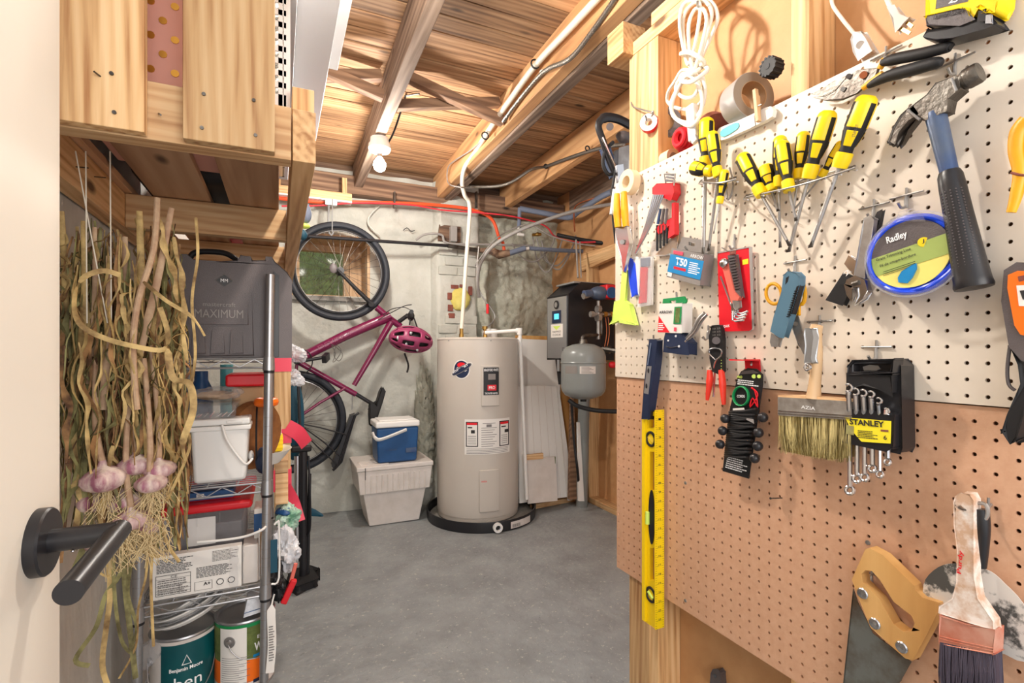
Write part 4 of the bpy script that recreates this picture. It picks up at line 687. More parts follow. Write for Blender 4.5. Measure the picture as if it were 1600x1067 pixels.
hdisc(a_, z_, 12, .063, .001, 'paper', 'sticker_backing'); hdisc(a_, z_, 17, .026, .0014, 'paper', 'sticker_swoosh_edge', .5); hdisc(a_, z_, 10.6, .056, .0022, 'navy', 'sticker_disc'); hdisc(a_, z_ + .028, 6, .017, .0028, 'card_red', 'sticker_flash'); hdisc(a_, z_, 15.8, .020, .0034, 'printg', 'sticker_band', .5); hdisc(a_, z_, 14.5, .015, .004, 'navy', 'sticker_band_core', .5)
c0, c1_ = hpt(a_ - 11, z_ - .032, .0046), hpt(a_ + 10, z_ + .022, .0046); text('HYDROJET', c0, c1_, c0 + V(-.006, 0, .017), 'printw', WH, bold=.03)
dv = hpt(*hcyl(765, 820), 0); nr = (dv - V(HC.x, HC.y, dv.z)).normalized(); t_ = MB().cyl(dv, dv + nr * .006, .03, seg=24).build('drain_escutcheon', 'tank', WH); MB().cyl(dv + nr * .006, dv + nr * .03, .011).cyl(dv + nr * .03, dv + nr * .035, .016).build('brass_drain_valve', 'brass', WH)
for px_ in (701, 767): a1_, z1_ = hcyl(px_, 532); MB().ell(hpt(a1_, z1_, .001), (.004, .004, .004), 8, 6).build('rim_screw', 'steel', WH)
pd = hcyl(771, 838, .382)[0]; an = R(pd); po = pc + V(.382 * math.sin(an), -.382 * math.cos(an), .036); dn = V(math.sin(an), -math.cos(an), 0)
MB().lathe([(.016, -.002), (.016, .02), (.030, .02), (.030, .014), (.030, -.004)], po, dn, 24).build('drain_port', 'white', PN); MB().cyl(po, po + dn * .004, .015, seg=18).build('port_mesh', 'blackm', PN)
def pt3(a, z, r_=.3835): return V(pc.x + r_ * math.sin(R(a)), pc.y - r_ * math.cos(R(a)), z)
MB().lathe([(.3832, .012), (.3832, .055)], V(pc.x, pc.y, 0), V(0, 0, 1), 8, ref=V(0, -1, 0), a0=pd + 14, a1=pd + 42).build('paper_label', 'offw', PN); 
for k in range(9): MB().lathe([(.3842, .018), (.3842, .038)], V(pc.x, pc.y, 0), V(0, 0, 1), 1, ref=V(0, -1, 0), a0=pd + 16 + k * 1.1, a1=pd + 16.5 + k * 1.1).build('barcode_bar', 'print', PN)
# top fittings and pipes
def fit(px, Y, h_=.06):
    p = onZ(px, 522, HT); p = V(*(onY(px, 520, Y).xy), HT + .008); MB().cyl(p, p + V(0, 0, h_ * .4), .017, seg=8).cyl(p + V(0, 0, h_ * .4), p + V(0, 0, h_), .013, seg=14).build('brass_fitting', 'brass', WH); return p + V(0, 0, h_)
f1 = fit(721, 3.25); f2 = fit(758, 3.3, .05)
pp = thing('cream_water_pipe', 'cream plastic water pipe rising from the heater to the joists', 'pipe', f1)
MB().tube(cr([f1, onY(723, 490, 3.25), onY(729, 400, 3.22), onY(734, 325, 3.2), onY(726, 305, 3.16), onY(722, 285, 3.1), onY(726, 262, 3.0), onY(741, 240, 2.85), onX(763, 205, 1.03), onX(790, 166, 1.02), onX(835, 104, 1.015), onX(885, 50, 1.012), onX(950, -20, 1.008)], 6), .0135, 14).build('pipe_run', 'pex', pp)
gy = thing('grey_water_pipe', 'pale grey bent pipe arching from the wall over to the heater', 'pipe', f2)
MB().tube(cr([onY(962, 318, 2.9), onY(905, 328, 3.0), onY(850, 345, 3.1), onY(795, 368, 3.2), onY(762, 393, 3.3), onY(747, 425, 3.34), onY(748, 465, 3.34)], 6), .013, 12).build('pipe_run', 'greyp', gy)
MB().tube(cr([onY(748, 385, 3.36), onY(745, 430, 3.36), onY(752, 460, 3.34), onY(770, 486, 3.33), onY(772, 500, 3.32), onY(757, 515, 3.3), onY(754, 524, 3.3)], 5), .0055, 8).build('sensor_tube', 'steel', gy)
MB().cyl(onY(762, 475, 3.3), onY(762, 490, 3.3), .012, seg=4).build('red_valve_lever', 'red', gy, bev=.002)
ov = thing('overflow_pipe', 'white plastic overflow pipe running across and down beside the heater', 'pipe', onY(812, 516, 3.12))
a = V(onY(758, 517, 3.28).x, 3.28, HT + .045); b_ = onY(812, 516, 3.12); cpt = onY(823, 780, 3.08)
MB().tube([a, b_], .0125, 14).tube([b_ + V(0, 0, .012), cpt], .0125, 14).build('pipe_run', 'white', ov)
MB().cyl(b_ + V(0, 0, .016), b_ - V(0, 0, .03), .018).cyl(a.lerp(b_, .9), b_, .018).build('elbow', 'white', ov); MB().cyl(b_ - V(0, 0, .05), b_ - V(0, 0, .085), .0165).build('coupling', 'white', ov)
MB().cyl(V(1.40, 3.36, HT + .011), V(1.40, 3.36, HT + .075), .045, seg=24).build('anode_cap', 'white', WH); MB().cyl(V(1.325, 3.30, HT + .01), V(1.325, 3.30, HT + .07), .012).cyl(V(1.325, 3.30, HT + .07), V(1.325, 3.30, HT + .09), .02).build('relief_valve', 'brass', WH)
text('BRADFORD', V(1.365, 3.312, HT + .045), V(1.43, 3.322, HT + .045), V(1.365, 3.312, HT + .058), 'printg', WH)
# ================================================================ COOLERS
wc = thing('cool_box', 'large off-white foam-style cool box standing on the floor by the wall', 'cooler', (.70, 3.5, 0))
q = [onZ(567, 808, .003), onZ(640, 798, .003)]
bx0_, bx1_ = q[0].x + .01, q[1].x + .015; Yf = 3.33; ztop = .42
MB().hexa([(bx0_, Yf, .004), (bx1_, Yf, .004), (bx1_, Yf + .26, .004), (bx0_, Yf + .26, .004), (bx0_ - .05, Yf - .03, .26), (bx1_ + .045, Yf - .03, .26), (bx1_ + .045, Yf + .29, .26), (bx0_ - .05, Yf + .29, .26)]).build('lower_body', 'offw', wc, bev=.006)
MB().hexa([(bx0_ - .066, Yf - .045, .225), (bx1_ + .06, Yf - .045, .225), (bx1_ + .06, Yf + .30, .225), (bx0_ - .066, Yf + .30, .225), (bx0_ - .082, Yf - .055, .375), (bx1_ + .076, Yf - .055, .375), (bx1_ + .076, Yf + .31, .375), (bx0_ - .082, Yf + .31, .375)]).build('upper_body', 'offw', wc, bev=.005)
for k in range(12): x = bx0_ - .03 + k * .035; MB().cyl((x, Yf - .046, .232), (x - .001, Yf - .053, .345), .006, seg=8).build('front_rib', 'offw', wc)
box(bx0_ - .088, bx1_ + .082, Yf - .062, Yf + .315, .3755, .405).build('lid', 'offw', wc, bev=.006)
for k in range(5): box(bx0_ - .06, bx0_ + .12, Yf - .03 + k * .03, Yf - .018 + k * .03, .4052, .410).build('lid_rib', 'offw', wc, bev=.001)
MB().beam((bx0_ - .035, Yf - .0645, .40), (bx0_ - .035, Yf - .0655, .325), .004, .003).build('black_strap', 'black', wc)
bc = thing('blue_cool_box', 'blue cool box with white lid and handle sitting on the off-white one', 'cooler', (.78, 3.5, .411))
Y2 = Yf - .02; a = onY(588, 725, Y2); b_ = onY(654, 722, Y2); x0_, x1_ = a.x, b_.x; zl = .4105
MB().hexa([(x0_ + .01, Y2, zl), (x1_ - .012, Y2, zl), (x1_ - .012, Y2 + .20, zl), (x0_ + .01, Y2 + .20, zl), (x0_, Y2 - .012, .64), (x1_, Y2 - .012, .64), (x1_, Y2 + .205, .64), (x0_, Y2 + .205, .64)]).build('body', 'blue', bc, bev=.014, seg=3)
box(x0_ - .006, x1_ + .006, Y2 - .018, Y2 + .21, .641, .682).build('lid', 'white', bc, bev=.012, seg=3); box(x0_ + .02, x1_ - .02, Y2 + .01, Y2 + .18, .682, .69).build('lid_top', 'white', bc, bev=.006)
MB().tube(cr([V(x0_ - .012, Y2 + .1, .585), V(x0_ - .014, Y2 + .04, .60), V(x0_ - .012, Y2 - .03, .585), V(x0_ + .03, Y2 - .034, .575), V(x0_ + .19, Y2 - .028, .625)], 6), .0085, 10, flat=1.6).build('handle', 'white', bc)
MB().cyl((x0_ - .008, Y2 + .1, .585), (x0_ + .002, Y2 + .1, .585), .02).build('handle_pivot', 'white', bc)
text('Coleman', V(x0_ + .06, Y2 - .008, .49), V(x0_ + .13, Y2 - .008, .49), V(x0_ + .06, Y2 - .009, .505), 'hblue', bc); box(x0_ + .19, x0_ + .26, Y2 - .0105, Y2 - .004, .47, .50).build('grip_recess', 'hblue', bc, bev=.001)
# ================================================================ BICYCLE
YB = 3.56
BK = thing('bicycle', 'plum coloured bicycle hung nose-up by its front wheel on the back wall', 'bicycle', onY(530, 560, YB))
def wheel(c, r_, lab=None):
    T = MB().tube([c + V(math.cos(t), 0, math.sin(t)) * (r_ - .022) for t in [k * math.pi / 36 for k in range(72)]], .023, 12, closed=True).build('tyre', 'rubber', BK)
    MB().tube([c + V(math.cos(t), 0, math.sin(t)) * (r_ - .053) for t in [k * math.pi / 36 for k in range(72)]], .011, 8, closed=True).build('rim', 'blackm', T)
    MB().tube([c + V(0, -.013, 0) + V(math.cos(t), 0, math.sin(t)) * (r_ - .062) for t in [k * math.pi / 36 for k in range(72)]], .0025, 6, closed=True).build('rim_line', 'galv', T)
    m = MB()
    for k in range(32):
        t = k * math.pi / 16; t2 = t + (.5 if k % 2 else -.5); sy = .03 if k % 4 < 2 else -.03
        m.tube([c + V(math.cos(t2) * .022, sy, math.sin(t2) * .022), c + V(math.cos(t), 0, math.sin(t)) * (r_ - .06)], .0013, 5)
    m.build('spokes', 'dsteel', T, kind='stuff'); MB().cyl(c + V(0, -.045, 0), c + V(0, .045, 0), .012).cyl(c + V(0, -.033, 0), c + V(0, -.029, 0), .026, seg=20).cyl(c + V(0, .029, 0), c + V(0, .033, 0), .026, seg=20).build('hub', 'black', T)
w1, w2 = onY(531, 424, YB), onY(457, 659, YB); wheel(w1, .335); wheel(w2, .335)
def bk(x, y_, d=0): return onY(x, y_, YB + d)
def bt_(name, pts, r_, m_, seg=14, flat=None, parent=None): return MB().tube([p if isinstance(p, Vector) else bk(*p) for p in pts], r_, seg, flat=flat).build(name, m_, parent or BK)
for s in (-.055, .055): bt_('fork_blade', [(526, 420, s), (560, 455, s), (583, 477, s * .8)], [.010, .014, .016], 'blackm')
bt_('fork_crown', [(580, 475, -.06), (580, 475, .06)], .019, 'blackm'); MB().ell(bk(521, 419, -.058), (.026, .008, .034), 16, 10).build('fork_dropout', 'dgrey', BK)
bt_('head_tube', [(588, 480), (612, 500), (626, 510)], .023, 'magenta'); bt_('down_tube', [(610, 494), (540, 524), (464, 562)], [.032, .031, .029], 'magenta', flat=1.1)
bt_('top_tube', [(611, 503), (585, 548), (553, 602)], [.024, .020, .017], 'magenta'); bt_('seat_tube', [(462, 563), (510, 590), (556, 616)], .019, 'magenta')
bt_('seat_post', [(552, 613), (580, 630)], .0135, 'black')
for s in (-.05, .05): bt_('seat_stay', [(540, 606, s * .2), (500, 629, s * .9), (459, 657, s)], .0095, 'magenta'); bt_('chain_stay', [(464, 566, s * .4), (461, 600, s), (457, 657, s)], .010, 'magenta')
m = MB().prism([bk(x, y_, -.028) for x, y_ in [(580, 628), (577, 648), (580, 664), (585, 668), (590, 652), (598, 628), (601, 612), (598, 607), (594, 612), (588, 632)]], (0, .056, 0)).build('saddle', 'blackm', BK, bev=.008, seg=3); bt_('saddle_rail', [(575, 640), (583, 630), (594, 622)], .005, 'black')
MB().cyl(bk(464, 563, -.05), bk(464, 563, .05), .026, seg=20).build('bottom_bracket', 'blackm', BK)
MB().tube([bk(466, 565, -.055) + V(math.cos(t), 0, math.sin(t)) * .085 for t in [k * math.pi / 18 for k in range(36)]], .004, 6, closed=True).build('chainring', 'black', BK)
bt_('crank_arm', [(466, 565, -.07), (490, 561, -.075), (508, 558, -.08)], .011, 'black'); MB().beam(bk(506, 562, -.12), bk(512, 556, -.04), .03, .05).build('pedal', 'black', BK, bev=.004)
bt_('chain', [(462, 580, -.05), (471, 600, -.05), (470, 655, -.05)], .004, 'dsteel', 6)
bt_('stem', [(620, 505), (638, 492, -.03)], .015, 'black'); bt_('handlebar', [(641, 490, .16), (642, 488, .0), (643, 487, -.28)], .0145, 'black')
MB().ell(bk(642, 494, -.24), (.022, .05, .032), 14, 10).build('brake_hood', 'blackm', BK); bt_('brake_lever', [(643, 488, -.25), (648, 500, -.28), (652, 512, -.28)], .005, 'black', 8); bt_('shifter', [(642, 487, -.22), (636, 496, -.24)], .007, 'black', 8)
MB().tube(cr([bk(598, 492, -.03), bk(612, 483, -.05), bk(630, 480, -.1), bk(641, 484, -.2)], 5), .0028, 8).tube(cr([bk(590, 500, -.03), bk(616, 486, -.08), bk(632, 478, -.15), bk(643, 476, -.22)], 5), .0028, 8).build('brake_cable', 'black', BK)
# rear carrier
for s in (-.05, .05): bt_('carrier_rail', [(555, 649, s), (544, 680, s), (530, 725, s), (520, 735, s)], .009, 'black', 8); bt_('carrier_strut', [(545, 680, s), (500, 668, s), (470, 662, s)], .0045, 'black', 8); bt_('carrier_strut', [(528, 727, s), (495, 697, s), (466, 666, s)], .0045, 'black', 8); bt_('carrier_strut', [(534, 715, s), (505, 690, s), (468, 663, s)], .0045, 'black', 8)
MB().prism([bk(x, y_, -.045) for x, y_ in [(549, 650), (556, 648), (535, 722), (524, 733), (519, 728)]], (0, .09, 0)).build('carrier_plate', 'black', BK, bev=.004); bt_('carrier_lamp_bracket', [(553, 650), (561, 645)], .008, 'black', 8)
bt_('stay_bracket', [(551, 618), (550, 640)], .004, 'galv', 6)
for s in (0, .008): MB().tube(cr([bk(*p, -.06 - s) for p in ((518, 538), (524, 552), (520, 566), (527, 560), (533, 548), (526, 540), (522, 556), (530, 564), (535, 552))], 4, True), .0022, 6, closed=True).build('cable_lock_loop', 'dsteel', BK)
text('DEVINCI', bk(498, 547, -.033), bk(548, 523, -.033), bk(496, 541, -.033), 'helmet', BK)
hk = thing('bicycle_hook', 'steel hook hanging from the batten through the front wheel', 'hook', onY(515, 320, 3.56)); MB().tube(cr([V(bk(514, 319).x, YB, 2.16), bk(513, 345), bk(514, 362), bk(518, 367), bk(521, 362)], 5), .006, 8).tube([V(bk(519, 319).x, YB - .02, 2.16), bk(519, 362, -.02)], .004, 8).build('hook_shank', 'galv', hk); box(bk(508, 325).x, bk(526, 325).x, YB - .02, YB + .03, 2.12, 2.152).build('hook_plate', 'galv', hk)
# helmet
hc = onY(642, 532, 3.30); HL = thing('bicycle_helmet', 'plum bicycle helmet with large vents hanging from the handlebar', 'helmet', hc); 
m = MB(); rx_, ry_, rz_ = .148, .11, .098; rt = Matrix.Rotation(R(8), 3, 'Y'); seg, rings = 48, 24; vs = []; fs = []
ribs = lambda t, ph: (math.sin(ph) > .25) and (abs(math.sin(t * 4.5 + .5 * math.sin(ph * 2)) ) > .55) and (.35 < (ph / math.pi * 3.0) % 1 < .95)
for i in range(rings + 1):
    ph = math.pi * i / rings
    for k in range(seg): t = 2 * math.pi * k / seg; vs.append(hc + rt @ V(rx_ * math.cos(ph), ry_ * math.sin(ph) * math.cos(t), rz_ * math.sin(ph) * math.sin(t) * (1 if math.sin(t) > 0 else .85)))
for i in range(rings):
    for k in range(seg):
        t = 2 * math.pi * (k + .5) / seg; ph = math.pi * (i + .5) / rings
        if not (2 < i < rings - 3 and k % 6 in (1, 2, 3) and (i + 2 * ((k // 6) % 2)) % 6 in (0, 1, 2, 3)): fs.append((i * seg + k, (i + 1) * seg + k, (i + 1) * seg + (k + 1) % seg, i * seg + (k + 1) % seg))
o = m.add(vs, fs).build('vented_shell', 'helmet', HL, smooth=60); sd = o.modifiers.new('thickness', 'SOLIDIFY'); sd.thickness = .012; sd.offset = -1; ss = o.modifiers.new('round', 'SUBSURF'); ss.levels = ss.render_levels = 1
MB().ell(hc, (.118, .082, .072), 24, 14, rot=rt).build('inner_padding', 'blackm', HL); MB().tube(cr([onY(632, 552, 3.28), onY(638, 570, 3.27), onY(636, 582, 3.27)], 4), .006, 6, flat=1.8).build('chin_strap', 'blackm', HL)
for px_, py_ in ((622, 528), (635, 538), (652, 546), (642, 520)): MB().ell(onY(px_, py_, 3.225), (.010, .005, .014), 10, 8).build('vent_insert', 'galv', HL)
MB().tube(cr([onY(640, 508, 3.3), onY(641, 498, 3.3), onY(642, 489, 3.32)], 3), .005, 8).build('hanging_strap', 'blackm', HL)
# ================================================================ FLOOR PUMP and bits in front of the bicycle
fp = thing('floor_pump', 'black and silver bicycle floor pump standing beside the rack', 'pump', onZ(477, 868, 0)); Yp = 2.66
def P_(x, y_, Y=Yp): return onY(x, y_, Y)
b0 = P_(474, 862); b0.z = 0
MB().prism([V(b0.x - .075, Yp - .05, .0), V(b0.x - .03, Yp - .10, 0), V(b0.x + .055, Yp - .06, 0), V(b0.x + .07, Yp + .02, 0), V(b0.x + .03, Yp + .09, 0), V(b0.x - .06, Yp + .06, 0)], (0, 0, .045)).build('foot_base', 'blackm', fp, bev=.015)
MB().cyl((b0.x, Yp, .03), P_(474, 705), .019, seg=20).build('barrel', 'black', fp); MB().cyl((b0.x - .03, Yp - .01, .12), P_(464, 712), .013, seg=16).build('silver_tube', 'chrome', fp); MB().cyl((b0.x + .02, Yp, .05), P_(484, 740), .008).build('side_rod', 'black', fp)
MB().beam(P_(454, 702), P_(487, 700), .035, .032).build('grip_handle', 'blackm', fp, bev=.01); MB().cyl(P_(466, 600), P_(470, 705), .007).build('piston_rod', 'black', fp)
MB().tube(cr([P_(482, 712), P_(484, 760, Yp - .03), P_(485, 810, Yp - .03), P_(483, 832, Yp - .02), P_(477, 838)], 5), .005, 8).build('air_hose', 'black', fp)
MB().tube(cr([P_(480, 720), P_(474, 770), P_(478, 820), P_(468, 850)], 4), .007, 8).build('air_hose', 'dteal', fp)
MB().strip(cr([onY(470, 800, 2.75), onY(486, 800, 2.75), onY(505, 806, 2.75)], 4), [.06, .055, .05, .045, .04, .035, .025, .018, .006], V(0, 0, 1), .002).build('plastic_fin', 'dteal', label='pointed dark teal plastic fin poking out behind the floor pump', cat='fin')
tb_ = thing('teal_backpack', 'dark teal bag with cyan piping hanging behind the rack side', 'bag', onY(462, 650, 2.75)); MB().ell(onY(459, 655, 2.78), (.05, .04, .21), 20, 14).build('bag_body', 'dteal', tb_); MB().tube(cr([onY(466, 625, 2.72), onY(468, 650, 2.71), onY(462, 680, 2.72)], 4), .006, 8).build('cyan_piping', 'aqua', tb_)
for i, (x, y_) in enumerate(((462, 552), (459, 590))): MB().ell(onY(x, y_, 2.37), (.03, .03, .026), 44, 26, nz=1.3, ns=30).build('crumpled_film', 'bag', label=['crumpled clear film caught by the plum frame, upper piece', 'crumpled clear film below the first, beside the rack'][i], cat='film')
pl = thing('wall_clip_rail', 'black rail fixed along the back wall above the bicycle', 'rail', onY(600, 378, 3.66)); MB().tube([onY(482, 369, 3.50), onY(700, 384, 3.6)], .0115, 12).build('rail_bar', 'black', pl); MB().tube([onY(700, 384, 3.6), onY(752, 392, 3.62)], .016, 12).build('rusty_end', 'dsteel', pl)
gl = thing('work_glove', 'grey-blue glove with lime cuff hanging at the loft corner', 'glove', onY(480, 340, 1.72)); MB().ell(onY(476, 333, 1.72), (.018, .016, .032), 16, 10, nz=.3).build('glove_hand', 'insul', gl); MB().ell(onY(476, 353, 1.72), (.017, .016, .009), 14, 8).build('lime_cuff', 'lime', gl); MB().ell(onY(473, 367, 1.72), (.014, .012, .017), 14, 8, nz=.3).build('glove_fingers', 'dteal', gl)
# ================================================================ LIGHT FIXTURE
lf = thing('bulb_lampholder', 'white porcelain lampholder with glowing bulb under a joist', 'lamp', (.495, 2.76, 2.29)); LC = V(.495, 2.76, 0)
MB().lathe([(0, 2.298), (.048, 2.298), (.05, 2.275), (.058, 2.262), (.060, 2.240), (.052, 2.226), (.03, 2.220), (0, 2.220)], LC, V(0, 0, 1), 36).build('porcelain_base', 'porcelain', lf)
MB().cyl(LC + V(0, 0, 2.22), LC + V(0, 0, 2.195), .014).build('bulb_collar', 'chrome', lf)
MB().lathe([(.013, 2.195), (.02, 2.185), (.032, 2.165), (.034, 2.15), (.028, 2.130), (.015, 2.120), (0, 2.117)], LC, V(0, 0, 1), 28).build('glowing_bulb', 'bulb', lf)
lc = thing('lamp_cable', 'dark cable stapled to the boards beside the lampholder', 'cable', (.55, 2.7, 2.3)); MB().tube(cr([V(.54, 2.75, 2.28), V(.56, 2.72, 2.32), V(.585, 2.70, 2.40), V(.60, 2.6, 2.478)], 4), .005, 8).build('cable_run', 'black', lc); MB().tube([V(.60, 2.6, 2.478), V(.66, 2.55, 2.478)], .004, 6).build('cable_run', 'black', lc)
# ================================================================ CONDUITS AND CABLES
def run(name, lab, cat, pts, r_, m_, seg=10, n=5, extra=None):
    P = [Vector(p) for p in pts]; t = thing(name, lab, cat, P[0]); q = cr(P, n); MB().tube(q, r_, seg).build('run', m_, t)
    if extra == 'ribs':
        m = MB(); 
        for i in range(0, len(q) - 1):
            a, b = q[i], q[i + 1]; k = max(1, int((b - a).length / .008))
            for j in range(k): c = a.lerp(b, j / k); d = (b - a).normalized() * .0018; m.tube([c - d, c + d], r_ * 1.16, 8)
        m.build('spiral_ridges', m_, t, kind='stuff')
    return t
def clip(t, p, r_=.02): MB().tube([Vector(p) + V(r_ * math.cos(a), 0, r_ * math.sin(a)) for a in [k * math.pi / 6 for k in range(12)]], .004, 6, closed=True).build('black_clip', 'black', t)
cx = run('flex_conduit', 'ribbed steel flexible conduit clipped to the joist beside the cream pipe', 'conduit', [onX(970, -15, 1.025), onX(925, 50, 1.03), onX(890, 92, 1.03), onX(850, 112, 1.03), onX(812, 155, 1.035), onX(786, 190, 1.03)], .0085, 'flex', extra='ribs')
MB().ell(onX(846, 112, 1.03), (.008, .012, .008), 8, 6).build('white_staple', 'white', cx)
for p in ((836, 100), (758, 212)): clip(pp, onX(*p, 1.01), .019)
run('thin_grey_cable', 'thin grey cable looping off the joist side near the cream pipe', 'cable', [onX(762, 212, 1.04), onX(735, 235, 1.04), onX(712, 250, 1.045), onX(700, 262, 1.05), onX(700, 285, 1.06), onY(715, 292, 3.0), onY(740, 294, 3.1)], .004, 'greyp')
c2_ = run('flex_conduit', 'ribbed conduit swinging from the wall to the third joist', 'conduit', [onY(737, 292, 3.2), onY(775, 291, 3.05), onY(800, 284, 2.95), onY(830, 265, 2.9), onX(853, 260, 1.60), onX(880, 250, 1.60), onX(915, 238, 1.60), onX(945, 230, 1.60), onX(975, 225, 1.60)], .009, 'flex', extra='ribs')
for p in ((853, 260), (918, 232)): clip(c2_, onX(*p, 1.595), .014)
oc = run('orange_conduit', 'orange plastic tube running along the sill plate', 'tube', [onY(430, 309, 3.6), onY(490, 315, 3.6), onY(560, 316, 3.6), onY(640, 318, 3.6), onY(700, 322, 3.6), onY(735, 327, 3.56), onY(760, 336, 3.55), onY(772, 348, 3.55), onY(780, 372, 3.56), onY(786, 380, 3.6), onY(788, 395, 3.6)], .0125, 'orangec')
for x in (616, 744): MB().beam(onY(x, 300, 3.585), onY(x, 325, 3.585), .012, .03).build('strap', 'dsteel', oc)
run('red_water_tube', 'thin red water tube sagging below the orange one', 'tube', [onY(440, 322, 3.57), onY(500, 321, 3.57), onY(560, 317, 3.57), onY(640, 320, 3.57), onY(690, 328, 3.57), onY(745, 332, 3.5), onY(800, 338, 3.4), onY(850, 352, 3.4), onY(868, 370, 3.4), onY(900, 378, 3.3), onY(930, 378, 3.1)], .006, 'redc')
ins = lambda nm, lb, pts: run(nm, lb, 'pipe', pts, .021, 'insul', 12)
ip = ins('insulated_pipe', 'blue-grey insulated pipe crossing low behind the boiler', [onY(795, 396, 3.4), onY(820, 388, 3.4)]); MB().cyl(onY(818, 389, 3.4), onY(826, 388, 3.4), .012).build('white_coupler', 'white', ip); MB().tube([onY(750, 391, 3.5), onY(768, 392, 3.48), onY(780, 398, 3.44), onY(797, 395, 3.4)], [.016, .028, .034, .024], 12).build('rusty_tee', 'oldX', ip); MB().tube([onY(828, 388, 3.4), onY(870, 391, 3.4), onY(926, 393, 3.4), onY(930, 392, 3.38), onY(975, 376, 3.1)], .016, 12).build('insulated_run', 'insul', ip); MB().cyl(onY(924, 393, 3.38), onY(931, 392, 3.38), .021).build('tie_band', 'galv', ip)
ins('insulated_pipe', 'blue-grey insulated pipe rising to the right above the boiler', [onY(812, 326, 3.45), onY(850, 333, 3.4), onY(888, 340, 3.35), onY(905, 330, 3.2), onY(935, 310, 3.0), onY(955, 300, 2.9)])
vp = thing('vertical_white_coupler', 'short blue and white pipe drop in front of the foamed wall', 'pipe', onY(812, 340, 3.45)); MB().cyl(onY(812, 325, 3.45), onY(811, 356, 3.45), .015).build('insulated_run', 'insul', vp); MB().cyl(onY(811, 356, 3.45), onY(811, 368, 3.45), .013).cyl(onY(809, 366, 3.44), onY(818, 367, 3.44), .012).build('white_elbow', 'white', vp); MB().cyl(onY(832, 367, 3.45), onY(845, 366, 3.45), .012).ell(onY(840, 366, 3.43), (.02, .015, .016), 10, 8).build('brass_valve', 'brass', vp)
run('black_hose', 'thick black hose sagging across the stud wall', 'hose', [onY(870, 367, 3.4), onY(905, 374, 3.3), onY(950, 381, 3.1), onY(985, 383, 3.0)], .016, 'blackm')
run('grey_cable', 'grey cable arching over the pipes', 'cable', [onY(742, 415, 3.5), onY(770, 378, 3.45), onY(800, 358, 3.42), onY(830, 352, 3.4), onY(860, 368, 3.35), onY(900, 380, 3.3), onY(930, 384, 3.1)], .005, 'greyp')
for i, (x0, sag, w_) in enumerate(((832, 40, 40), (838, 30, 54), (846, 36, 46), (800, 24, 60))):
    run('looped_cable', ['grey cable loop hanging deepest over the foam', 'wide grey cable loop above the boiler', 'short grey cable loop beside the brass valve', 'grey cable loop left of the brass valve'][i], 'cable', [onY(x0, 368 + i * 4, 3.5), onY(x0 + w_ * .2, 385 + sag * .6, 3.5), onY(x0 + w_ * .6, 385 + sag, 3.48), onY(x0 + w_, 375 + sag * .5, 3.48), onY(x0 + w_ + 8, 368, 3.5)], .006, 'greyp')
wpp = thing('vertical_grey_pipe', 'pair of thin grey pipes running down to the boiler top', 'pipe', onY(903, 400, 3.3)); MB().cyl(onY(900, 375, 3.2), onY(903, 434, 3.1), .007).cyl(onY(906, 378, 3.2), onY(908, 434, 3.1), .005).build('pipe_pair', 'greyp', wpp)
run('copper_pipe', 'thin copper pipe bending up into the joists', 'pipe', [onY(898, 362, 3.2), onY(897, 330, 3.2), onY(905, 318, 3.15), onY(935, 308, 3.0), onY(965, 300, 2.9)], .006, 'copper', 8)
run('wall_cable', 'grey cable clipped across the painted chimney breast', 'cable', [onY(650, 375, 3.66), onY(665, 366, 3.62), onY(690, 367, 3.62), onY(700, 380, 3.62), onY(760, 382, 3.6), onY(835, 384, 3.55)], .009, 'greyp')
bx = box(onY(702, 0, 3.66).x, onY(712, 0, 3.66).x, 3.62, 3.70, onY(700, 376, 3.62).z, onY(700, 352, 3.62).z).build('junction_box', 'greyp', bev=.004, label='painted junction box high on the chimney breast', cat='junction box')
run('wire_arc', 'painted-over wire curving on the wall right of the front wheel', 'wire', [onY(592, 322, 3.70), onY(577, 338, 3.70), onY(577, 352, 3.70), onY(594, 368, 3.70)], .007, 'wall')
run('dark_wall_wire', 'bent dark wire end on the wall near the chimney breast', 'wire', [onY(630, 360, 3.72), onY(636, 356, 3.7), onY(642, 361, 3.7), onY(648, 360, 3.72)], .003, 'black')
# ================================================================ BOILER
BL = thing('wall_boiler', 'black wall boiler with silver control front and blue display', 'boiler', (1.9, 2.98, 1.1))
zt, zb_ = 1.60, 1.085; x0, x1 = 1.735, 2.10; y0, y1 = 2.84, 3.12
MB().prism([V(x0, y0, zb_), V(x1, y0, zb_), V(x1, y0, zt), V(x0 + .10, y0, zt), V(x0, y0, zt - .08)], (0, y1 - y0, 0)).build('casing', 'black', BL, bev=.005)
box(x1, 2.122, y0 + .05, y1 - .05, 1.2, 1.5).build('wall_bracket', 'dsteel', BL)
MB().prism([V(x0 - .006, y0 + .012, zb_ + .01), V(x0 - .006, y1 - .01, zb_ + .01), V(x0 - .006, y1 - .01, zt - .09), V(x0 - .006, y0 + .012, zt - .09)], (.008, 0, 0)).build('silver_front', 'galv', BL, bev=.002)
fx = x0 - .0065
def bface(a, b): return V(fx, y1 - .01 - a * (y1 - y0 - .022), zb_ + .01 + b * (zt - zb_ - .1))
MB().prism([bface(.28, .58), bface(.72, .58), bface(.72, .78), bface(.28, .78)], (-.004, 0, 0)).build('display_bezel', 'navy', BL, bev=.001); MB().prism([bface(.4, .64) + V(-.0042, 0, 0), bface(.64, .64) + V(-.0042, 0, 0), bface(.64, .73) + V(-.0042, 0, 0), bface(.4, .73) + V(-.0042, 0, 0)], (-.001, 0, 0)).build('lit_screen', 'lcd', BL)
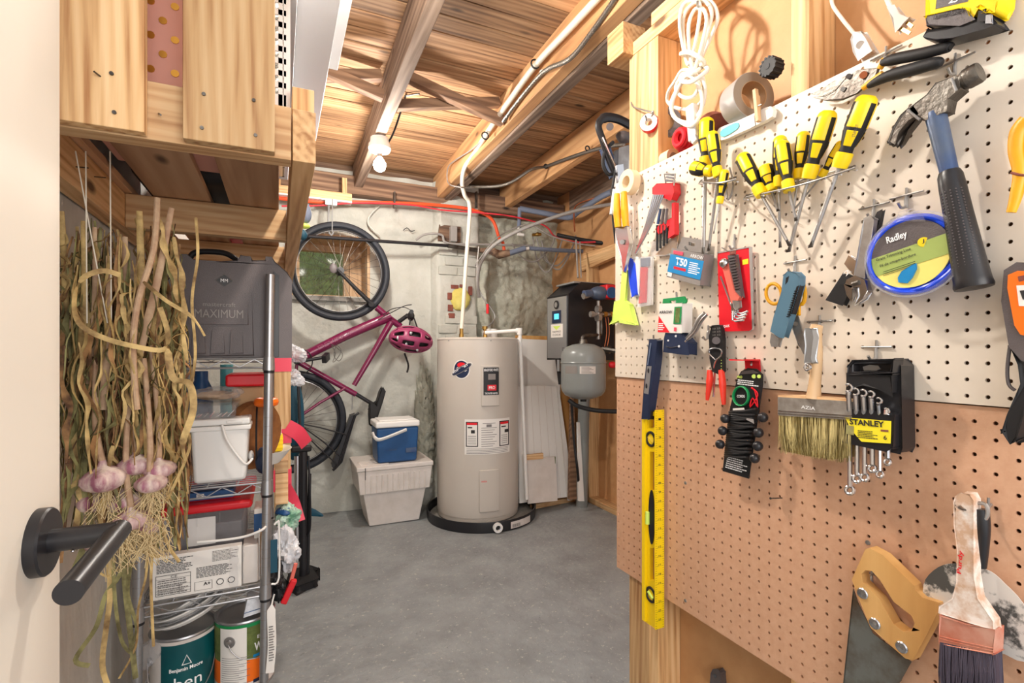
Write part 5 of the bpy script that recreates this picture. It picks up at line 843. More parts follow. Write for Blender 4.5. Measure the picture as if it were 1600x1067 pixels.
MB().cyl(bface(.5, .88), bface(.5, .88) + V(-.006, 0, 0), .03, seg=28).build('gauge_rim', 'black', BL); MB().cyl(bface(.5, .88) + V(-.0062, 0, 0), bface(.5, .88) + V(-.0075, 0, 0), .018, seg=24).build('gauge_face', 'galv', BL)
MB().prism([bface(.2, .34), bface(.82, .34), bface(.82, .56), bface(.2, .56)], (-.001, 0, 0)).build('notice_label', 'paper', BL); MB().prism([bface(.3, .53) + V(-.0012, 0, 0), bface(.72, .53) + V(-.0012, 0, 0), bface(.5, .46) + V(-.0012, 0, 0)], (-.0006, 0, 0)).build('green_triangle', 'lime', BL)
text('NOTICE', bface(.3, .42) + V(-.0015, 0, 0), bface(.72, .42) + V(-.0015, 0, 0), bface(.3, .45) + V(-.0015, 0, 0), 'print', BL); text('CODE', bface(.3, .37) + V(-.0015, 0, 0), bface(.72, .37) + V(-.0015, 0, 0), bface(.3, .40) + V(-.0015, 0, 0), 'print', BL); text('D', bface(.8, .12), bface(.92, .12), bface(.8, .17), 'print', BL)
box(x0 + .06, x1, y0 + .02, y1 - .02, zt + .001, zt + .012).build('top_vent_plate', 'galv', BL)
BR = thing('circulator_pump', 'blue and red circulator pump with brass fittings beside the boiler', 'pump', (2.0, 2.7, 1.5))
Y_ = 2.70; c = onY(937, 458, Y_); MB().ell(c, (.075, .05, .045), 20, 12).cyl(c - V(.12, 0, .012), c - V(.03, 0, 0), .025, seg=16).build('pump_body', 'hblue', BR); MB().cyl(onY(911, 463, Y_), onY(921, 460, Y_), .02, seg=8).build('union_nut', 'steel', BR)
box(c.x + .02, c.x + .13, Y_ - .05, Y_ + .04, c.z - .035, c.z + .055).build('red_motor_box', 'red', BR, bev=.01); MB().cyl(V(c.x + .055, Y_ - .05, c.z), V(c.x + .055, Y_ - .062, c.z), .036, seg=24).build('blue_end_plate', 'blue', BR)
MB().cyl(onY(935, 470, Y_), onY(935, 530, Y_), .012).cyl(onY(922, 491, Y_), onY(962, 491, Y_), .011).build('fitting_run', 'steel', BR)
for x, y_, r_ in ((925, 491, .02), (935, 483, .026), (935, 496, .028), (945, 491, .018), (955, 491, .018)): MB().cyl(onY(x - 2.5, y_, Y_), onY(x + 2.5, y_, Y_), r_, seg=8).build('brass_fitting', 'brass' if x > 940 else 'steel', BR)
MB().tube(cr([onY(939, 500, Y_), onY(939, 518, Y_), onY(936, 523, Y_), onY(915, 524, Y_), onY(910, 528, Y_), onY(910, 538, Y_)], 4), .012, 10).build('iron_pipe', 'dsteel', BR)
for a in ((950, 505), (946, 510)): MB().tube(cr([onY(a[0], 495, Y_ + .02), onY(a[0] + 2, 520, Y_), onY(a[0] - 2, 545, Y_)], 3), .0035, 6).build('copper_tail', 'copper', BR)
ET = thing('expansion_tank', 'grey domed steel expansion tank below the boiler pipes', 'tank', onY(911, 580, 2.66)); ec = onY(911.5, 580, 2.66); er = .14
pr = [(0, -.175), (.03, -.175), (.07, -.168), (.115, -.15), (er - .006, -.125), (er, -.10), (er, .09), (er - .005, .118), (.115, .148), (.07, .168), (.03, .174), (0, .175)]
MB().lathe(pr, ec, seg=48).build('tank_shell', 'tankg', ET, smooth=60); MB().lathe([(er + .001, -.006), (er + .004, 0), (er + .001, .006)], ec + V(0, 0, .055), seg=48).build('weld_seam', 'tankg', ET); MB().cyl(ec + V(0, 0, .172), ec + V(0, 0, .20), .03, .022).build('top_nipple', 'dsteel', ET)
for a0, a1, m_ in ((-55, -18, 'card_g'), (-12, 28, 'offw')):
    MB().lathe([(er + .0015, .0), (er + .0015, .045)], ec + V(0, 0, -.01), V(0, 0, 1), 8, ref=V(0, -1, 0), a0=a0 - 30, a1=a1 - 30).build('rating_label', m_, ET)
for k in range(6): MB().lathe([(er + .0022, .004 + k * .007), (er + .0022, .006 + k * .007)], ec + V(0, 0, -.01), V(0, 0, 1), 6, ref=V(0, -1, 0), a0=-38, a1=-8 - (k % 3) * 5).build('fine_line', 'print', ET)
MB().cyl(ec - V(0, 0, .175), ec - V(0, 0, .19), .02).build('bottom_cap', 'blackm', ET)
hb = thing('black_drain_hose', 'black hose curving under the grey tank to the stud wall', 'hose', onY(920, 640, 2.6)); MB().tube(cr([onY(889, 625, 2.7), onY(902, 634, 2.66), onY(930, 641, 2.6), onY(968, 643, 2.5), onY(985, 642, 2.45)], 5), .014, 12).build('hose_run', 'blackm', hb)
MB().cyl(onY(942, 545, 2.66), onY(975, 550, 2.5), .016, seg=8).cyl(onY(948, 546, 2.64), onY(954, 547, 2.62), .024, seg=8).build('iron_nipple', 'dsteel', BR); MB().ell(onY(957, 570, 2.6), (.03, .02, .022), 12, 8).build('red_valve_wheel', 'red', BR)
MB().cyl(onY(872, 560, 2.95), onY(877, 600, 2.95), .02).build('flue_stub', 'blackm', BL); MB().cyl(onY(873, 562, 2.93), onY(873, 580, 2.93), .012).build('flue_ring', 'galv', BL)
sp_ = thing('standing_pipe', 'dark green-grey pipe standing in the corner under the boiler', 'pipe', onY(912, 775, 3.1)); MB().cyl(V(onY(909, 700, 3.12).x, 3.12, .0), V(onY(914, 640, 3.05).x, 3.05, 1.08), .042, seg=20).build('pipe_run', 'tankg', sp_)
bc_ = thing('black_standing_cable', 'black cable dropping from the boiler to the floor', 'cable', onY(900, 700, 2.98)); MB().tube(cr([onY(893, 630, 2.98), onY(897, 690, 2.98), onY(903, 740, 2.97), onZ(906, 782, .01)], 5), .009, 8).build('cable_run', 'blackm', bc_)
ws = thing('white_trim_strip', 'thin white moulding leaning beside the standing pipe', 'moulding', onZ(907, 786, 0)); MB().prism([onY(903, 660, 3.0), onY(906, 660, 3.0), onY(913, 783, 3.0), onY(905, 783, 3.0)], (0, .02, 0)).build('moulding', 'white', ws)
# ================================================================ LEANING PANELS
def panel(name, lab, pts, Y, th, m_, cat='panel', bot=None, Yb=None):
    """pts: px corners TL TR BR BL; top at depth Y, bottom at depth Yb"""
    Yb = Yb or Y; P = [onY(*pts[0], Y), onY(*pts[1], Y), onY(*pts[2], Yb), onY(*pts[3], Yb)]
    t = thing(name, lab, cat, P[3]); MB().prism(P, (0, th, 0)).build('board', m_, t, bev=.001); return t, P
panel('white_sheet_panel', 'tall plain white board at the very back behind the heater pipe', [(806, 529), (873, 532), (880, 778), (800, 775)], 3.42, .012, 'white', Yb=3.30)
panel('plywood_sheet', 'tall plywood sheet leaning behind the white boards', [(806, 524), (892, 526), (900, 782), (803, 779)], 3.45, .01, 'ply', Yb=3.33)
t, P = panel('leaning_board', 'white grooved beadboard panel leaning against the plain board', [(808, 603), (871, 603), (888, 776), (812, 786)], 3.30, .012, 'white', Yb=3.17)
for k in range(1, 6):
    a = P[0].lerp(P[1], k / 6); b_ = P[3].lerp(P[2], k / 6); MB().tube([a + V(0, -.0015, 0), b_ + V(0, -.0015, 0)], .0016, 4).build('groove_bead', 'offw', t)
t, P = panel('beadboard_offcut', 'narrow white board with a slanted edge right of the beadboard', [(871, 604), (873, 604), (898, 780), (888, 782)], 3.28, .014, 'white', Yb=3.15)
t, P = panel('grey_board', 'small grey square board at the foot of the beadboard', [(823, 717), (868, 713), (871, 782), (825, 787)], 3.14, .01, 'offw', Yb=3.10); MB().beam(P[1] + V(-.006, -.002, -.0), P[1] + V(-.006, -.002, -.05), .003, .012).build('green_tape', 'grass', t)
MB().prism([onY(822, 711, 3.13), onY(849, 708, 3.13), onY(849, 717, 3.13), onY(823, 719, 3.13)], (0, .02, 0)).build('wood_offcut', 'pineX', origin=onY(835, 714, 3.14), label='short wood offcut resting on top of the small grey board', cat='offcut')
q = [onZ(828, 797, .003), onZ(899, 783, .003)]; MB().hexa([q[0], q[1], q[1] + V(.03, .06, 0), q[0] + V(.03, .06, 0), q[0] + V(0, 0, .035), q[1] + V(0, 0, .035), q[1] + V(.03, .06, .035), q[0] + V(.03, .06, .035)]).build('base_batten', 'pineX', bev=.001, origin=(q[0] + q[1]) / 2, label='pine batten on the floor under the leaning boards', cat='batten')
MB().prism([onY(893, 612, 3.2), onY(897, 612, 3.2), onY(902, 780, 3.12), onY(890, 781, 3.12)], (0, .03, 0)).build('brown_plank', 'brace', origin=onY(896, 780, 3.12), label='rough brown plank on edge between boards and corner pipe', cat='plank')
# ================================================================ HEAVY THINGS HANGING ON THE PARTITION END
ge = thing('safety_hook_clamp', 'black tool with silver lever hanging at the partition end post', 'clamp', onY(960, 250, 1.36)); G = lambda x, y_, Y=1.37: onY(x, y_, Y)
MB().tube(cr([G(985, 196), G(965, 186), G(945, 184), G(935, 196), G(942, 220), G(952, 250), G(960, 268)], 5), [.010] * 12 + [.008] * 19, 10, flat=1.6).build('curved_arm', 'black', ge)
MB().tube(cr([G(941, 215, 1.355), G(952, 240, 1.355), G(962, 262, 1.355)], 4), .005, 8).build('silver_lever', 'chrome', ge); MB().cyl(G(953, 198, 1.35), G(953, 198, 1.38), .012).build('pivot', 'dgrey', ge)
MB().ell(G(975, 215), (.030, .02, .018), 16, 10, nz=.3).build('rubber_pad', 'dgrey', ge)
MB().prism([G(968, 232), G(982, 228), G(983, 268), G(974, 292), G(966, 290)], (0, .03, 0)).build('steel_body', 'steel', ge, bev=.003); MB().tube(cr([G(958, 222), G(946, 235), G(942, 255), G(950, 272), G(962, 270)], 5), .006, 8).build('strap_loop', 'blackm', ge)
MB().prism([G(943, 232, 1.4), G(952, 226, 1.4), G(966, 270, 1.4), G(958, 276, 1.4)], (0, .02, 0)).build('blue_handle', 'hblue', ge, bev=.003)
sc_ = thing('silver_caulking_rod', 'white and silver scraper handle hanging behind the yellow pliers', 'scraper', G(958, 320)); MB().prism([G(964, 258, 1.34), G(974, 256, 1.34), G(978, 300, 1.34), G(968, 302, 1.34)], (0, .01, 0)).build('silver_blade', 'chrome', sc_); MB().tube([G(960, 296, 1.35), G(955, 335, 1.35)], .006, 10).build('white_handle', 'white', sc_); MB().tube([G(962, 262, 1.36), G(956, 300, 1.36), G(958, 345, 1.36), G(962, 380, 1.36)], .004, 8).build('black_rod', 'blackm', sc_)
# ================================================================ TOOLS ON THE BOARDS
NT = V(-1, 0, 0)  # outwards from the board
def tool(name, lab, cat, px, py, n=.01, group=None): return thing(name, lab, cat, bp(px, py, n), group)
def plate(t, name, pts, n, th, m_, bev=.001, sm=0, holes=(), **k):
    P = [bp(x, y_, n) for x, y_ in pts]; P = cr(P, sm, True) if sm else P
    H = [(cr([bp(x, y_, n) for x, y_ in h], sm, True) if sm else [bp(x, y_, n) for x, y_ in h]) for h in holes]
    return MB().prism(P, (th, 0, 0), H).build(name, m_, t, bev=bev, **k)
def rod(t, name, pts, w, m_, seg=10, sm=0, flat=None, closed=False, **k):
    """pts (px,py,n); w = width in photo pixels"""
    P = [bp(*p) for p in pts]; r_ = w / 2 * zc(P[len(P) // 2]) / FPX; P = cr(P, sm, closed) if sm else P
    return MB().tube(P, r_, seg, closed=closed, flat=flat).build(name, m_, t, **k)
def ring(t, name, px, py, n, rpx, w, m_, seg=28, tilt=0, asp=1, **k):
    c = bp(px, py, n); r_ = rpx * zc(c) / FPX; rr = w / 2 * zc(c) / FPX
    return MB().tube([c + V(0, -math.cos(a) * r_ * asp, math.sin(a) * r_) for a in [q * 2 * math.pi / seg for q in range(seg)]], rr, 8, closed=True).build(name, m_, t, **k)
def tt(t, s, x0, y0, x1, y1, h, n, m_, bold=.01):
    """lettering whose baseline runs (x0,y0)->(x1,y1), cap height h px"""
    a, b = bp(x0, y0, n), bp(x1, y1, n); e = b - a; upv = V(-1, 0, 0).cross(e).normalized() * -1
    hm = h * zc(a) / FPX; upv = V(0, e.z, -e.y) if False else (V(0, -e.z, e.y).normalized()); upv = upv if upv.z > 0 else -upv
    return text(s, a, b, a + upv * hm, m_, t, bold=bold)
HN = 0
def peg(px, py, length=.045, lab='steel peg hook', up=.012, bar=True, n0=0):
    t = tool('peg_hook', lab, 'hook', px, py, 0); a = bp(px, py, 0)
    if bar: MB().tube([a + V(-.003, .0254, 0), a + V(-.004, -.0254, 0)], .0017, 8).build('cross_bar', 'steel', t)
    L_ = length * .5; MB().tube(cr([a + V(.004, 0, .002), a + V(-.005, 0, -.004), a + V(-.007, 0, -.020), a + V(-L_ * .7, 0, -.023), a + V(-L_, 0, -.016)], 4), .0023, 8).build('prong', 'steel', t)
    MB().tube([a + V(-.003, 0, -.022), a + V(-.003, 0, .012)], .002, 8).build('back_plate', 'steel', t)
# ---- hammer
hm = tool('claw_hammer', 'claw hammer with worn blue shaft and black rubber grip', 'hammer', 1480, 250)
n_ = .052
MB().lathe([(0, 0), (.0145, 0), (.0155, .003), (.0155, .016), (.012, .022), (.010, .034)], bp(1532, 112, n_ - .012), bp(1496, 132, n_ - .012) - bp(1532, 112, n_ - .012), 28).build('striking_face', 'dsteel', hm)
plate(hm, 'head', [(1500, 121), (1493, 119), (1462, 130), (1448, 148), (1432, 160), (1420, 170), (1430, 184), (1444, 188), (1478, 173), (1482, 154), (1500, 138)], n_, .024, 'dsteel', .004, 0)
plate(hm, 'claw', [(1424, 166), (1408, 180), (1396, 200), (1388, 222), (1391, 226), (1397, 224), (1406, 206), (1420, 190), (1432, 178)], n_, .010, 'dsteel', .003); plate(hm, 'claw', [(1430, 172), (1416, 186), (1406, 204), (1399, 224), (1403, 228), (1408, 224), (1420, 204), (1436, 184)], n_ - .013, .010, 'dsteel', .003)
A = bp(1461, 176, n_ - .012); B = bp(1484, 272, n_ - .014); D = bp(1522, 450, n_ - .014)
MB().lathe([(.0125, 0), (.0135, .01), (.0125, (B - A).length * .5), (.0115, (B - A).length)], A, B - A, 24).build('blue_shaft', 'hblue', hm)
L = (D - B).length; MB().lathe([(.0, -.004), (.013, -.004), (.0155, .003), (.0165, .02), (.0175, L * .35), (.020, L * .7), (.022, L * .93), (.0235, L * .98), (.0225, L), (0, L + .002)], B, D - B, 32).build('rubber_grip', 'black', hm, smooth=50)
gm = MB(); ax = (D - B).normalized(); u_, v_ = frame(ax, V(-1, 0, 0))
for k in range(26):
    for q in range(-2, 3): p = B + ax * (.03 + k * L * .026) + (u_ * math.cos(R(q * 22 - 10)) + v_ * math.sin(R(q * 22 - 10))) * (.0172 + .003 * k / 26); gm.ell(p, (.0012, .0012, .0012), 6, 4)
gm.build('grip_dimples', 'dgrey', hm, kind='stuff')
for x, y_, x2, y2 in ((1487, 122, 1494, 142), (1418, 172, 1437, 187)): rod(hm, 'wire_loop', [(x, y_, n_ + .004), (x2, y2, n_ + .004)], 4, 'steel', 8)
peg(1494, 96, .05, 'steel peg hook holding the hammer head')
# ---- secateurs
se = tool('pruning_shears', 'pruning shears with two long black handles lying along the board top', 'secateurs', 1380, 115)
plate(se, 'curved_blade', [(1266, 147), (1285, 150), (1305, 140), (1318, 128), (1322, 118), (1300, 128), (1282, 140)], .02, .002, 'dsteel', .0005, 0)
plate(se, 'lower_jaw', [(1272, 152), (1290, 157), (1315, 155), (1338, 145), (1368, 118), (1372, 106), (1340, 110), (1318, 126), (1305, 142), (1290, 150)], .026, .005, 'dsteel', .001)
MB().cyl(bp(1349, 117, .026), bp(1349, 117, .031), .006).build('brass_pivot', 'copper', se); MB().cyl(bp(1326, 119, .026), bp(1326, 119, .030), .0045).build('small_rivet', 'dgrey', se); MB().cyl(bp(1317, 139, .026), bp(1317, 139, .030), .004).build('small_rivet', 'steel', se)
def handle2(t, name, pts, ws, m_, flat=None):
    P = [bp(*p) for p in pts]; q = cr(P, 6); k = len(q); rs = []
    for i in range(k): f = i / (k - 1) * (len(ws) - 1); a = int(min(f, len(ws) - 2)); rs.append((ws[a] + (ws[a + 1] - ws[a]) * (f - a)) / 2 * zc(P[0]) / FPX)
    return MB().tube(q, rs, 16, flat=flat).build(name, m_, t, smooth=60)
handle2(se, 'orange_tang', [(1348, 138, .026), (1362, 128, .026), (1380, 116, .026)], [9, 10, 12], 'amber'); handle2(se, 'orange_tang', [(1374, 108, .028), (1384, 92, .028)], [8, 12], 'amber')
handle2(se, 'black_handle', [(1378, 98, .03), (1400, 92, .032), (1440, 84, .034), (1480, 74, .034), (1486, 73, .034)], [10, 17, 17, 16, 14, 7], 'blackm'); handle2(se, 'black_handle', [(1357, 134, .026), (1385, 120, .03), (1420, 110, .032), (1460, 99, .034), (1472, 99, .034)], [9, 15, 18, 18, 16, 8], 'blackm')
peg(1386, 84, .03, 'steel peg hook behind the pruning shears')
# ---- tape measure
tm = tool('tape_measure', 'yellow and black tape measure hanging at the top of the board', 'tape measure', 1510, 30)
plate(tm, 'yellow_shell', [(1452, -60), (1448, 26), (1500, 14), (1512, 16), (1520, 26), (1530, 14), (1540, 20), (1552, 16), (1562, 0), (1568, -60)], .052, .04, 'yellow', .006)
plate(tm, 'grey_lower_band', [(1448, 26), (1508, 13), (1514, 18), (1520, 30), (1500, 38), (1449, 40)], .0535, .042, 'dgrey', .002)
plate(tm, 'lock_lever', [(1445, 56), (1450, 47), (1490, 42), (1520, 33), (1548, 24), (1554, 36), (1540, 42), (1490, 56), (1462, 64), (1448, 62)], .050, .036, 'black', .004)
plate(tm, 'tape_slot', [(1530, 18), (1540, 14), (1544, 32), (1528, 32)], .0545, .01, 'black', .001); plate(tm, 'tape_hook', [(1541, 24), (1548, 22), (1549, 36), (1540, 36)], .0555, .004, 'chrome', .0005)
plate(tm, 'grey_badge', [(1462, 14), (1512, 2), (1518, -20), (1466, -20)], .0525, .003, 'dgrey', .0005); tt(tm, '25', 1482, 6, 1496, 3, 9, .0528, 'printw', .03); tt(tm, 'LeverLock', 1458, 31, 1506, 20, 8, .0545, 'print', .02)
# ---- screwdrivers
def driver(px, top, col, tip, w, n, lab, shaft_w=None, m_sh='steel', flat_tip=True, nt=None):
    t = tool('screwdriver', lab, 'screwdriver', *top, n, 'yellow and black screwdrivers on the board'); nt = n if nt is None else nt
    A, B = bp(*top, n), bp(*col, n + (nt - n) * .4); r_ = w / 2 * zc(A) / FPX; L = (B - A).length; ax = (B - A).normalized()
    MB().lathe([(0, 0), (.55 * r_, .0), (.85 * r_, .03 * L), (r_, .1 * L), (r_, .45 * L), (.85 * r_, .58 * L), (.62 * r_, .70 * L), (.66 * r_, .78 * L), (.5 * r_, L * .99)], A, ax, 20).build('handle_core', 'blackm', t, smooth=60)
    MB().lathe([(.6 * r_, .77 * L), (.82 * r_, .79 * L), (.84 * r_, .90 * L), (.74 * r_, L), (0, L + .001)], A, ax, 20).build('yellow_collar', 'yellow', t, smooth=50)
    MB().lathe([(0, -.002), (.6 * r_, -.001), (.9 * r_, .03 * L), (1.03 * r_, .09 * L)], A, ax, 20).build('yellow_end_cap', 'yellow', t, smooth=50)
    for a0 in (-52, 75, 195):
        MB().lathe([(.9 * r_, .05 * L), (1.05 * r_, .10 * L), (1.06 * r_, .42 * L), (.98 * r_, .43 * L)], A, ax, 8, ref=V(-1, -.2, 0), a0=a0, a1=a0 + 78).build('yellow_pad', 'yellow', t)
        MB().lathe([(1.0 * r_, .47 * L), (1.05 * r_, .48 * L), (.74 * r_, .68 * L), (.6 * r_, .69 * L)], A, ax, 8, ref=V(-1, -.2, 0), a0=a0 + 6, a1=a0 + 64).build('yellow_pad', 'yellow', t)
    T = bp(*tip, nt); sw = (shaft_w or w * .2) / 2 * zc(A) / FPX; q = B.lerp(T, .9); MB().cyl(B, q, sw, seg=12).build('shaft', m_sh, t); d = (T - q)
    MB().add([q + V(0, sw, 0), q + V(-sw, 0, 0), q + V(0, -sw, 0), q + V(sw, 0, 0), T + V(-.0006, sw * 1.3, 0), T + V(-.0006, -sw * 1.3, 0), T + V(.0006, -sw * 1.3, 0), T + V(.0006, sw * 1.3, 0)], [(0, 1, 4), (1, 2, 5), (1, 5, 4), (2, 3, 6), (2, 6, 5), (3, 0, 7), (3, 7, 6), (0, 4, 7), (4, 5, 6, 7)]).build('tip', 'dsteel', t)
    return t
driver(0, (1316, 222), (1283, 276), (1238, 331), 15, .022, 'slim screwdriver slanting behind the two biggest ones')
driver(0, (1256, 207), (1247, 279), (1239, 332), 19, .024, 'medium screwdriver left of the second biggest one')
driver(0, (1219, 214), (1217, 292), (1219, 387), 20, .024, 'screwdriver standing upright behind the front stubby one')
driver(0, (1195, 260), (1206, 299), (1216, 330), 23, .026, 'short stubby screwdriver second from the left of the row')
t = driver(0, (1357, 150), (1311, 262), (1266, 387), 32, .052, 'biggest screwdriver, far right of the row, thick handle', 7, nt=.03); tt(t, 'STANLEY', 1336, 214, 1342, 194, 5, .0705, 'print')
driver(0, (1295, 174), (1263, 279), (1232, 394), 28, .048, 'second biggest screwdriver, just left of the biggest', 6, nt=.03)
driver(0, (1221, 222), (1233, 299), (1244, 345), 22, .045, 'front middle screwdriver with a short bright handle')
driver(0, (1159, 243), (1190, 305), (1234, 384), 22, .042, 'screwdriver leaning right, far left of the row of eight')
driver(0, (1104, 186), (1102, 262), (1099, 400), 23, .035, 'tall upright screwdriver at the top left with a long shaft', 6)
driver(0, (1112, 207), (1122, 276), (1107, 392), 19, .055, 'screwdriver crossing in front of the tall upright one', 5, nt=.03)
driver(0, (1133, 266), (1124, 318), (1115, 365), 14, .045, 'small slender screwdriver hanging lowest at the left group', 2.4)
driver(0, (1083, 262), (1112, 268), (1122, 270), 21, .05, 'stubby screwdriver lying sideways under the tall upright one')
for (x0, y0_, x1, y1_, lab) in ((1166, 308, 1336, 262, 'bent wire rack holding the row of eight screwdrivers'), (1096, 284, 1150, 280, 'small wire rack holding the top left screwdrivers')):
    t = tool('wire_holder', lab, 'holder', x0, y0_, .02); rod(t, 'front_wire', [(x0, y0_, .04), ((x0 + x1) / 2, (y0_ + y1_) / 2 + 4, .062), (x1, y1_, .05)], 3, 'steel', 8, 4); rod(t, 'back_wire', [(x0, y0_ - 3, .004), (x1, y1_ - 3, .004)], 3, 'steel', 8)
    k = int((x1 - x0) / 22)
    for i in range(k + 1): f = i / k; x, y_ = x0 + (x1 - x0) * f, y0_ + (y1_ - y0_) * f; rod(t, 'cross_wire', [(x, y_ - 3, .0), (x - 4, y_ + 3, .03), (x + 3, y_ + 4, .062)], 2.6, 'steel', 6, 2)
rod(t, 'hanging_clip', [(1140, 262, .01), (1146, 290, .012), (1138, 312, .012), (1134, 290, .012)], 3, 'steel', 6, 4)
# ---- round trimmer line pack
tr = tool('trimmer_line_pack', 'round clear blister pack of blue trimmer line with green label', 'line pack', 1424, 398)
c0 = bp(1424, 396, .03); rr = 64 * zc(c0) / FPX
def disc_pts(r_, n, cx=1424, cy=398): c = bp(cx, cy, n); return [c + V(0, math.cos(a) * r_, math.sin(a) * r_ * .96) for a in [q * 2 * math.pi / 48 for q in range(48)]]
MB().prism(disc_pts(rr * 1.04, .0545), (.001, 0, 0), [disc_pts(rr * .93, .0545)]).build('blister_flange', 'clear', tr)
MB().tube(disc_pts(rr * 1.04, .053), .0015, 6, closed=True).build('blister_rim', 'film', tr)
for k, (f, n) in enumerate(((.97, .022), (.94, .029), (.965, .036), (.90, .042), (.86, .024), (.93, .045), (.85, .040))): MB().tube([p + V(.003 * math.sin(i * .8 + k), 0, 0) for i, p in enumerate(disc_pts(rr * f, n))], .0035, 8, closed=True).build('line_coil', 'tline', tr)
ri = rr * .84; nL = .046
MB().prism(disc_pts(ri, nL, 1420, 397), (.001, 0, 0)).build('label_disc', 'labely', tr)
def seg_poly(lo, hi, n): # chord-cut disc between two slanted lines, in label units
    c = bp(1420, 397, n); th = R(12); out = []
    for q in range(97):
        a = q * 2 * math.pi / 96; x, z = math.cos(a), math.sin(a) * .96; zz = max(lo, min(hi, z)); f = math.sqrt(max(0, 1 - zz * zz)); xx = max(-f, min(f, x)); out.append((xx, zz))
    pts = []
    for x, z in out:
        p = c + V(0, -(x * math.cos(th) - z * math.sin(th)) * ri, (x * math.sin(th) + z * math.cos(th)) * ri)
        if not pts or (p - pts[-1]).length > 1e-4: pts.append(p)
    if (pts[0] - pts[-1]).length < 1e-4: pts.pop()
    return pts
MB().prism(seg_poly(.22, .985, nL + .0008), (.0004, 0, 0)).build('label_top', 'dgrey', tr); MB().prism(seg_poly(-.34, .22, nL + .0008), (.0004, 0, 0)).build('label_band', 'labelg', tr)
tt(tr, 'Radley', 1387, 384, 1419, 373, 14, nL + .0016, 'printw', .02); tt(tr, 'Grass Trimming Line', 1370, 410, 1424, 392, 6, nL + .0016, 'print'); tt(tr, 'Fil de coupe-bordure', 1376, 419, 1432, 400, 5.5, nL + .0016, 'print')
for k in range(3): rod(tr, 'fine_line', [(1380, 425 + k * 3, nL + .001), (1430, 408 + k * 3, nL + .001)], .8, 'print', 4)
MB().prism([bp(x, y_, nL + .001) for x, y_ in [(1404, 434), (1410, 424), (1426, 414), (1432, 412), (1433, 420), (1426, 434), (1418, 442), (1405, 441)]], (-.002, 0, 0)).build('blue_line_picture', 'card_b', tr, bev=.0005)
MB().cyl(bp(1443, 378, nL + .001), bp(1443, 378, nL + .002), .0075, seg=20).build('yellow_spot', 'yellow', tr); tt(tr, 'J', 1441, 381, 1445, 380, 7, nL + .0022, 'print')
plate(tr, 'hang_tab', [(1400, 345), (1404, 332), (1424, 326), (1440, 332), (1446, 346)], .0545, .001, 'clear', 0); peg(1418, 305, .055, 'steel peg hook holding the round blue pack')
# ---- brush and adjustable wrench
wb_ = tool('narrow_black_brush', 'narrow black brush leaning left under the adjustable wrench', 'brush', 1335, 400); plate(wb_, 'handle', [(1371, 332), (1378, 328), (1374, 350), (1345, 415), (1336, 412), (1352, 372)], .02, .008, 'black', .002); plate(wb_, 'ferrule', [(1320, 412), (1326, 400), (1345, 412), (1336, 432)], .021, .009, 'chrome', .001); plate(wb_, 'bristle_block', [(1292, 468), (1318, 428), (1336, 436), (1316, 476)], .022, .012, 'blackm', .002); tt(wb_, '2', 1322, 432, 1330, 424, 7, .0225, 'printw')
aw = tool('adjustable_wrench', 'chrome adjustable wrench hanging jaw down beside the blue pack', 'wrench', 1345, 400)
plate(aw, 'handle', [(1351, 342), (1360, 338), (1367, 342), (1363, 370), (1353, 420), (1350, 440), (1334, 440), (1340, 400), (1347, 360)], .034, .007, 'steel', .002); plate(aw, 'jaw_body', [(1336, 432), (1352, 436), (1357, 455), (1350, 466), (1338, 474), (1342, 462), (1341, 450), (1330, 448), (1322, 444), (1324, 438)], .036, .010, 'chrome', .002); plate(aw, 'moving_jaw', [(1321, 446), (1330, 448), (1333, 458), (1330, 468), (1324, 460)], .036, .009, 'chrome', .002); MB().cyl(bp(1332, 444, .037), bp(1342, 441, .037), .004).build('thumb_screw', 'dsteel', aw)
peg(1367, 322, .045, 'steel peg hook holding the adjustable wrench'); 
# ---- big scissors / gloves at the right edge
ag = tool('amber_handled_cutter', 'amber curved grip hanging at the right edge of the board', 'cutter', 1590, 260); handle2(ag, 'curved_grip', [(1606, 186, .05), (1592, 205, .05), (1588, 235, .05), (1594, 270, .05), (1588, 305, .05), (1580, 332, .05)], [22, 22, 20, 18, 16, 12], 'amber'); handle2(ag, 'second_grip', [(1625, 186, .045), (1622, 240, .045), (1640, 300, .045)], [18, 18, 16], 'amber'); rod(ag, 'rusty_wire_tie', [(1580, 270, .062), (1600, 274, .066), (1612, 268, .062)], 4, 'brick', 8, 3)
os_ = tool('orange_stud_finder', 'orange and black handheld tool at the right edge', 'tool', 1590, 480)
plate(os_, 'black_body', [(1574, 424), (1590, 414), (1640, 414), (1640, 570), (1600, 560), (1582, 540), (1570, 470)], .04, .032, 'dgrey', .004); plate(os_, 'orange_face', [(1576, 430), (1590, 424), (1640, 424), (1640, 530), (1595, 522), (1586, 508), (1575, 450)], .044, .006, 'orange', .003); plate(os_, 'red_slot', [(1590, 432), (1610, 428), (1610, 436), (1592, 440)], .0445, .001, 'brick', 0); plate(os_, 'white_picture_label', [(1588, 446), (1640, 444), (1640, 480), (1592, 478)], .0448, .001, 'paper', 0); plate(os_, 'picture_mark', [(1593, 454), (1612, 452), (1610, 466), (1598, 468)], .0454, .001, 'print', 0)
plate(os_, 'lower_arm', [(1584, 545), (1640, 560), (1640, 600), (1604, 640), (1590, 688), (1580, 690), (1567, 674), (1578, 650), (1596, 600), (1592, 570)], .036, .024, 'blackm', .004); rod(os_, 'side_strap', [(1578, 540, .034), (1574, 575, .03), (1576, 600, .03), (1586, 610, .03)], 5, 'dgrey', 8, 4)
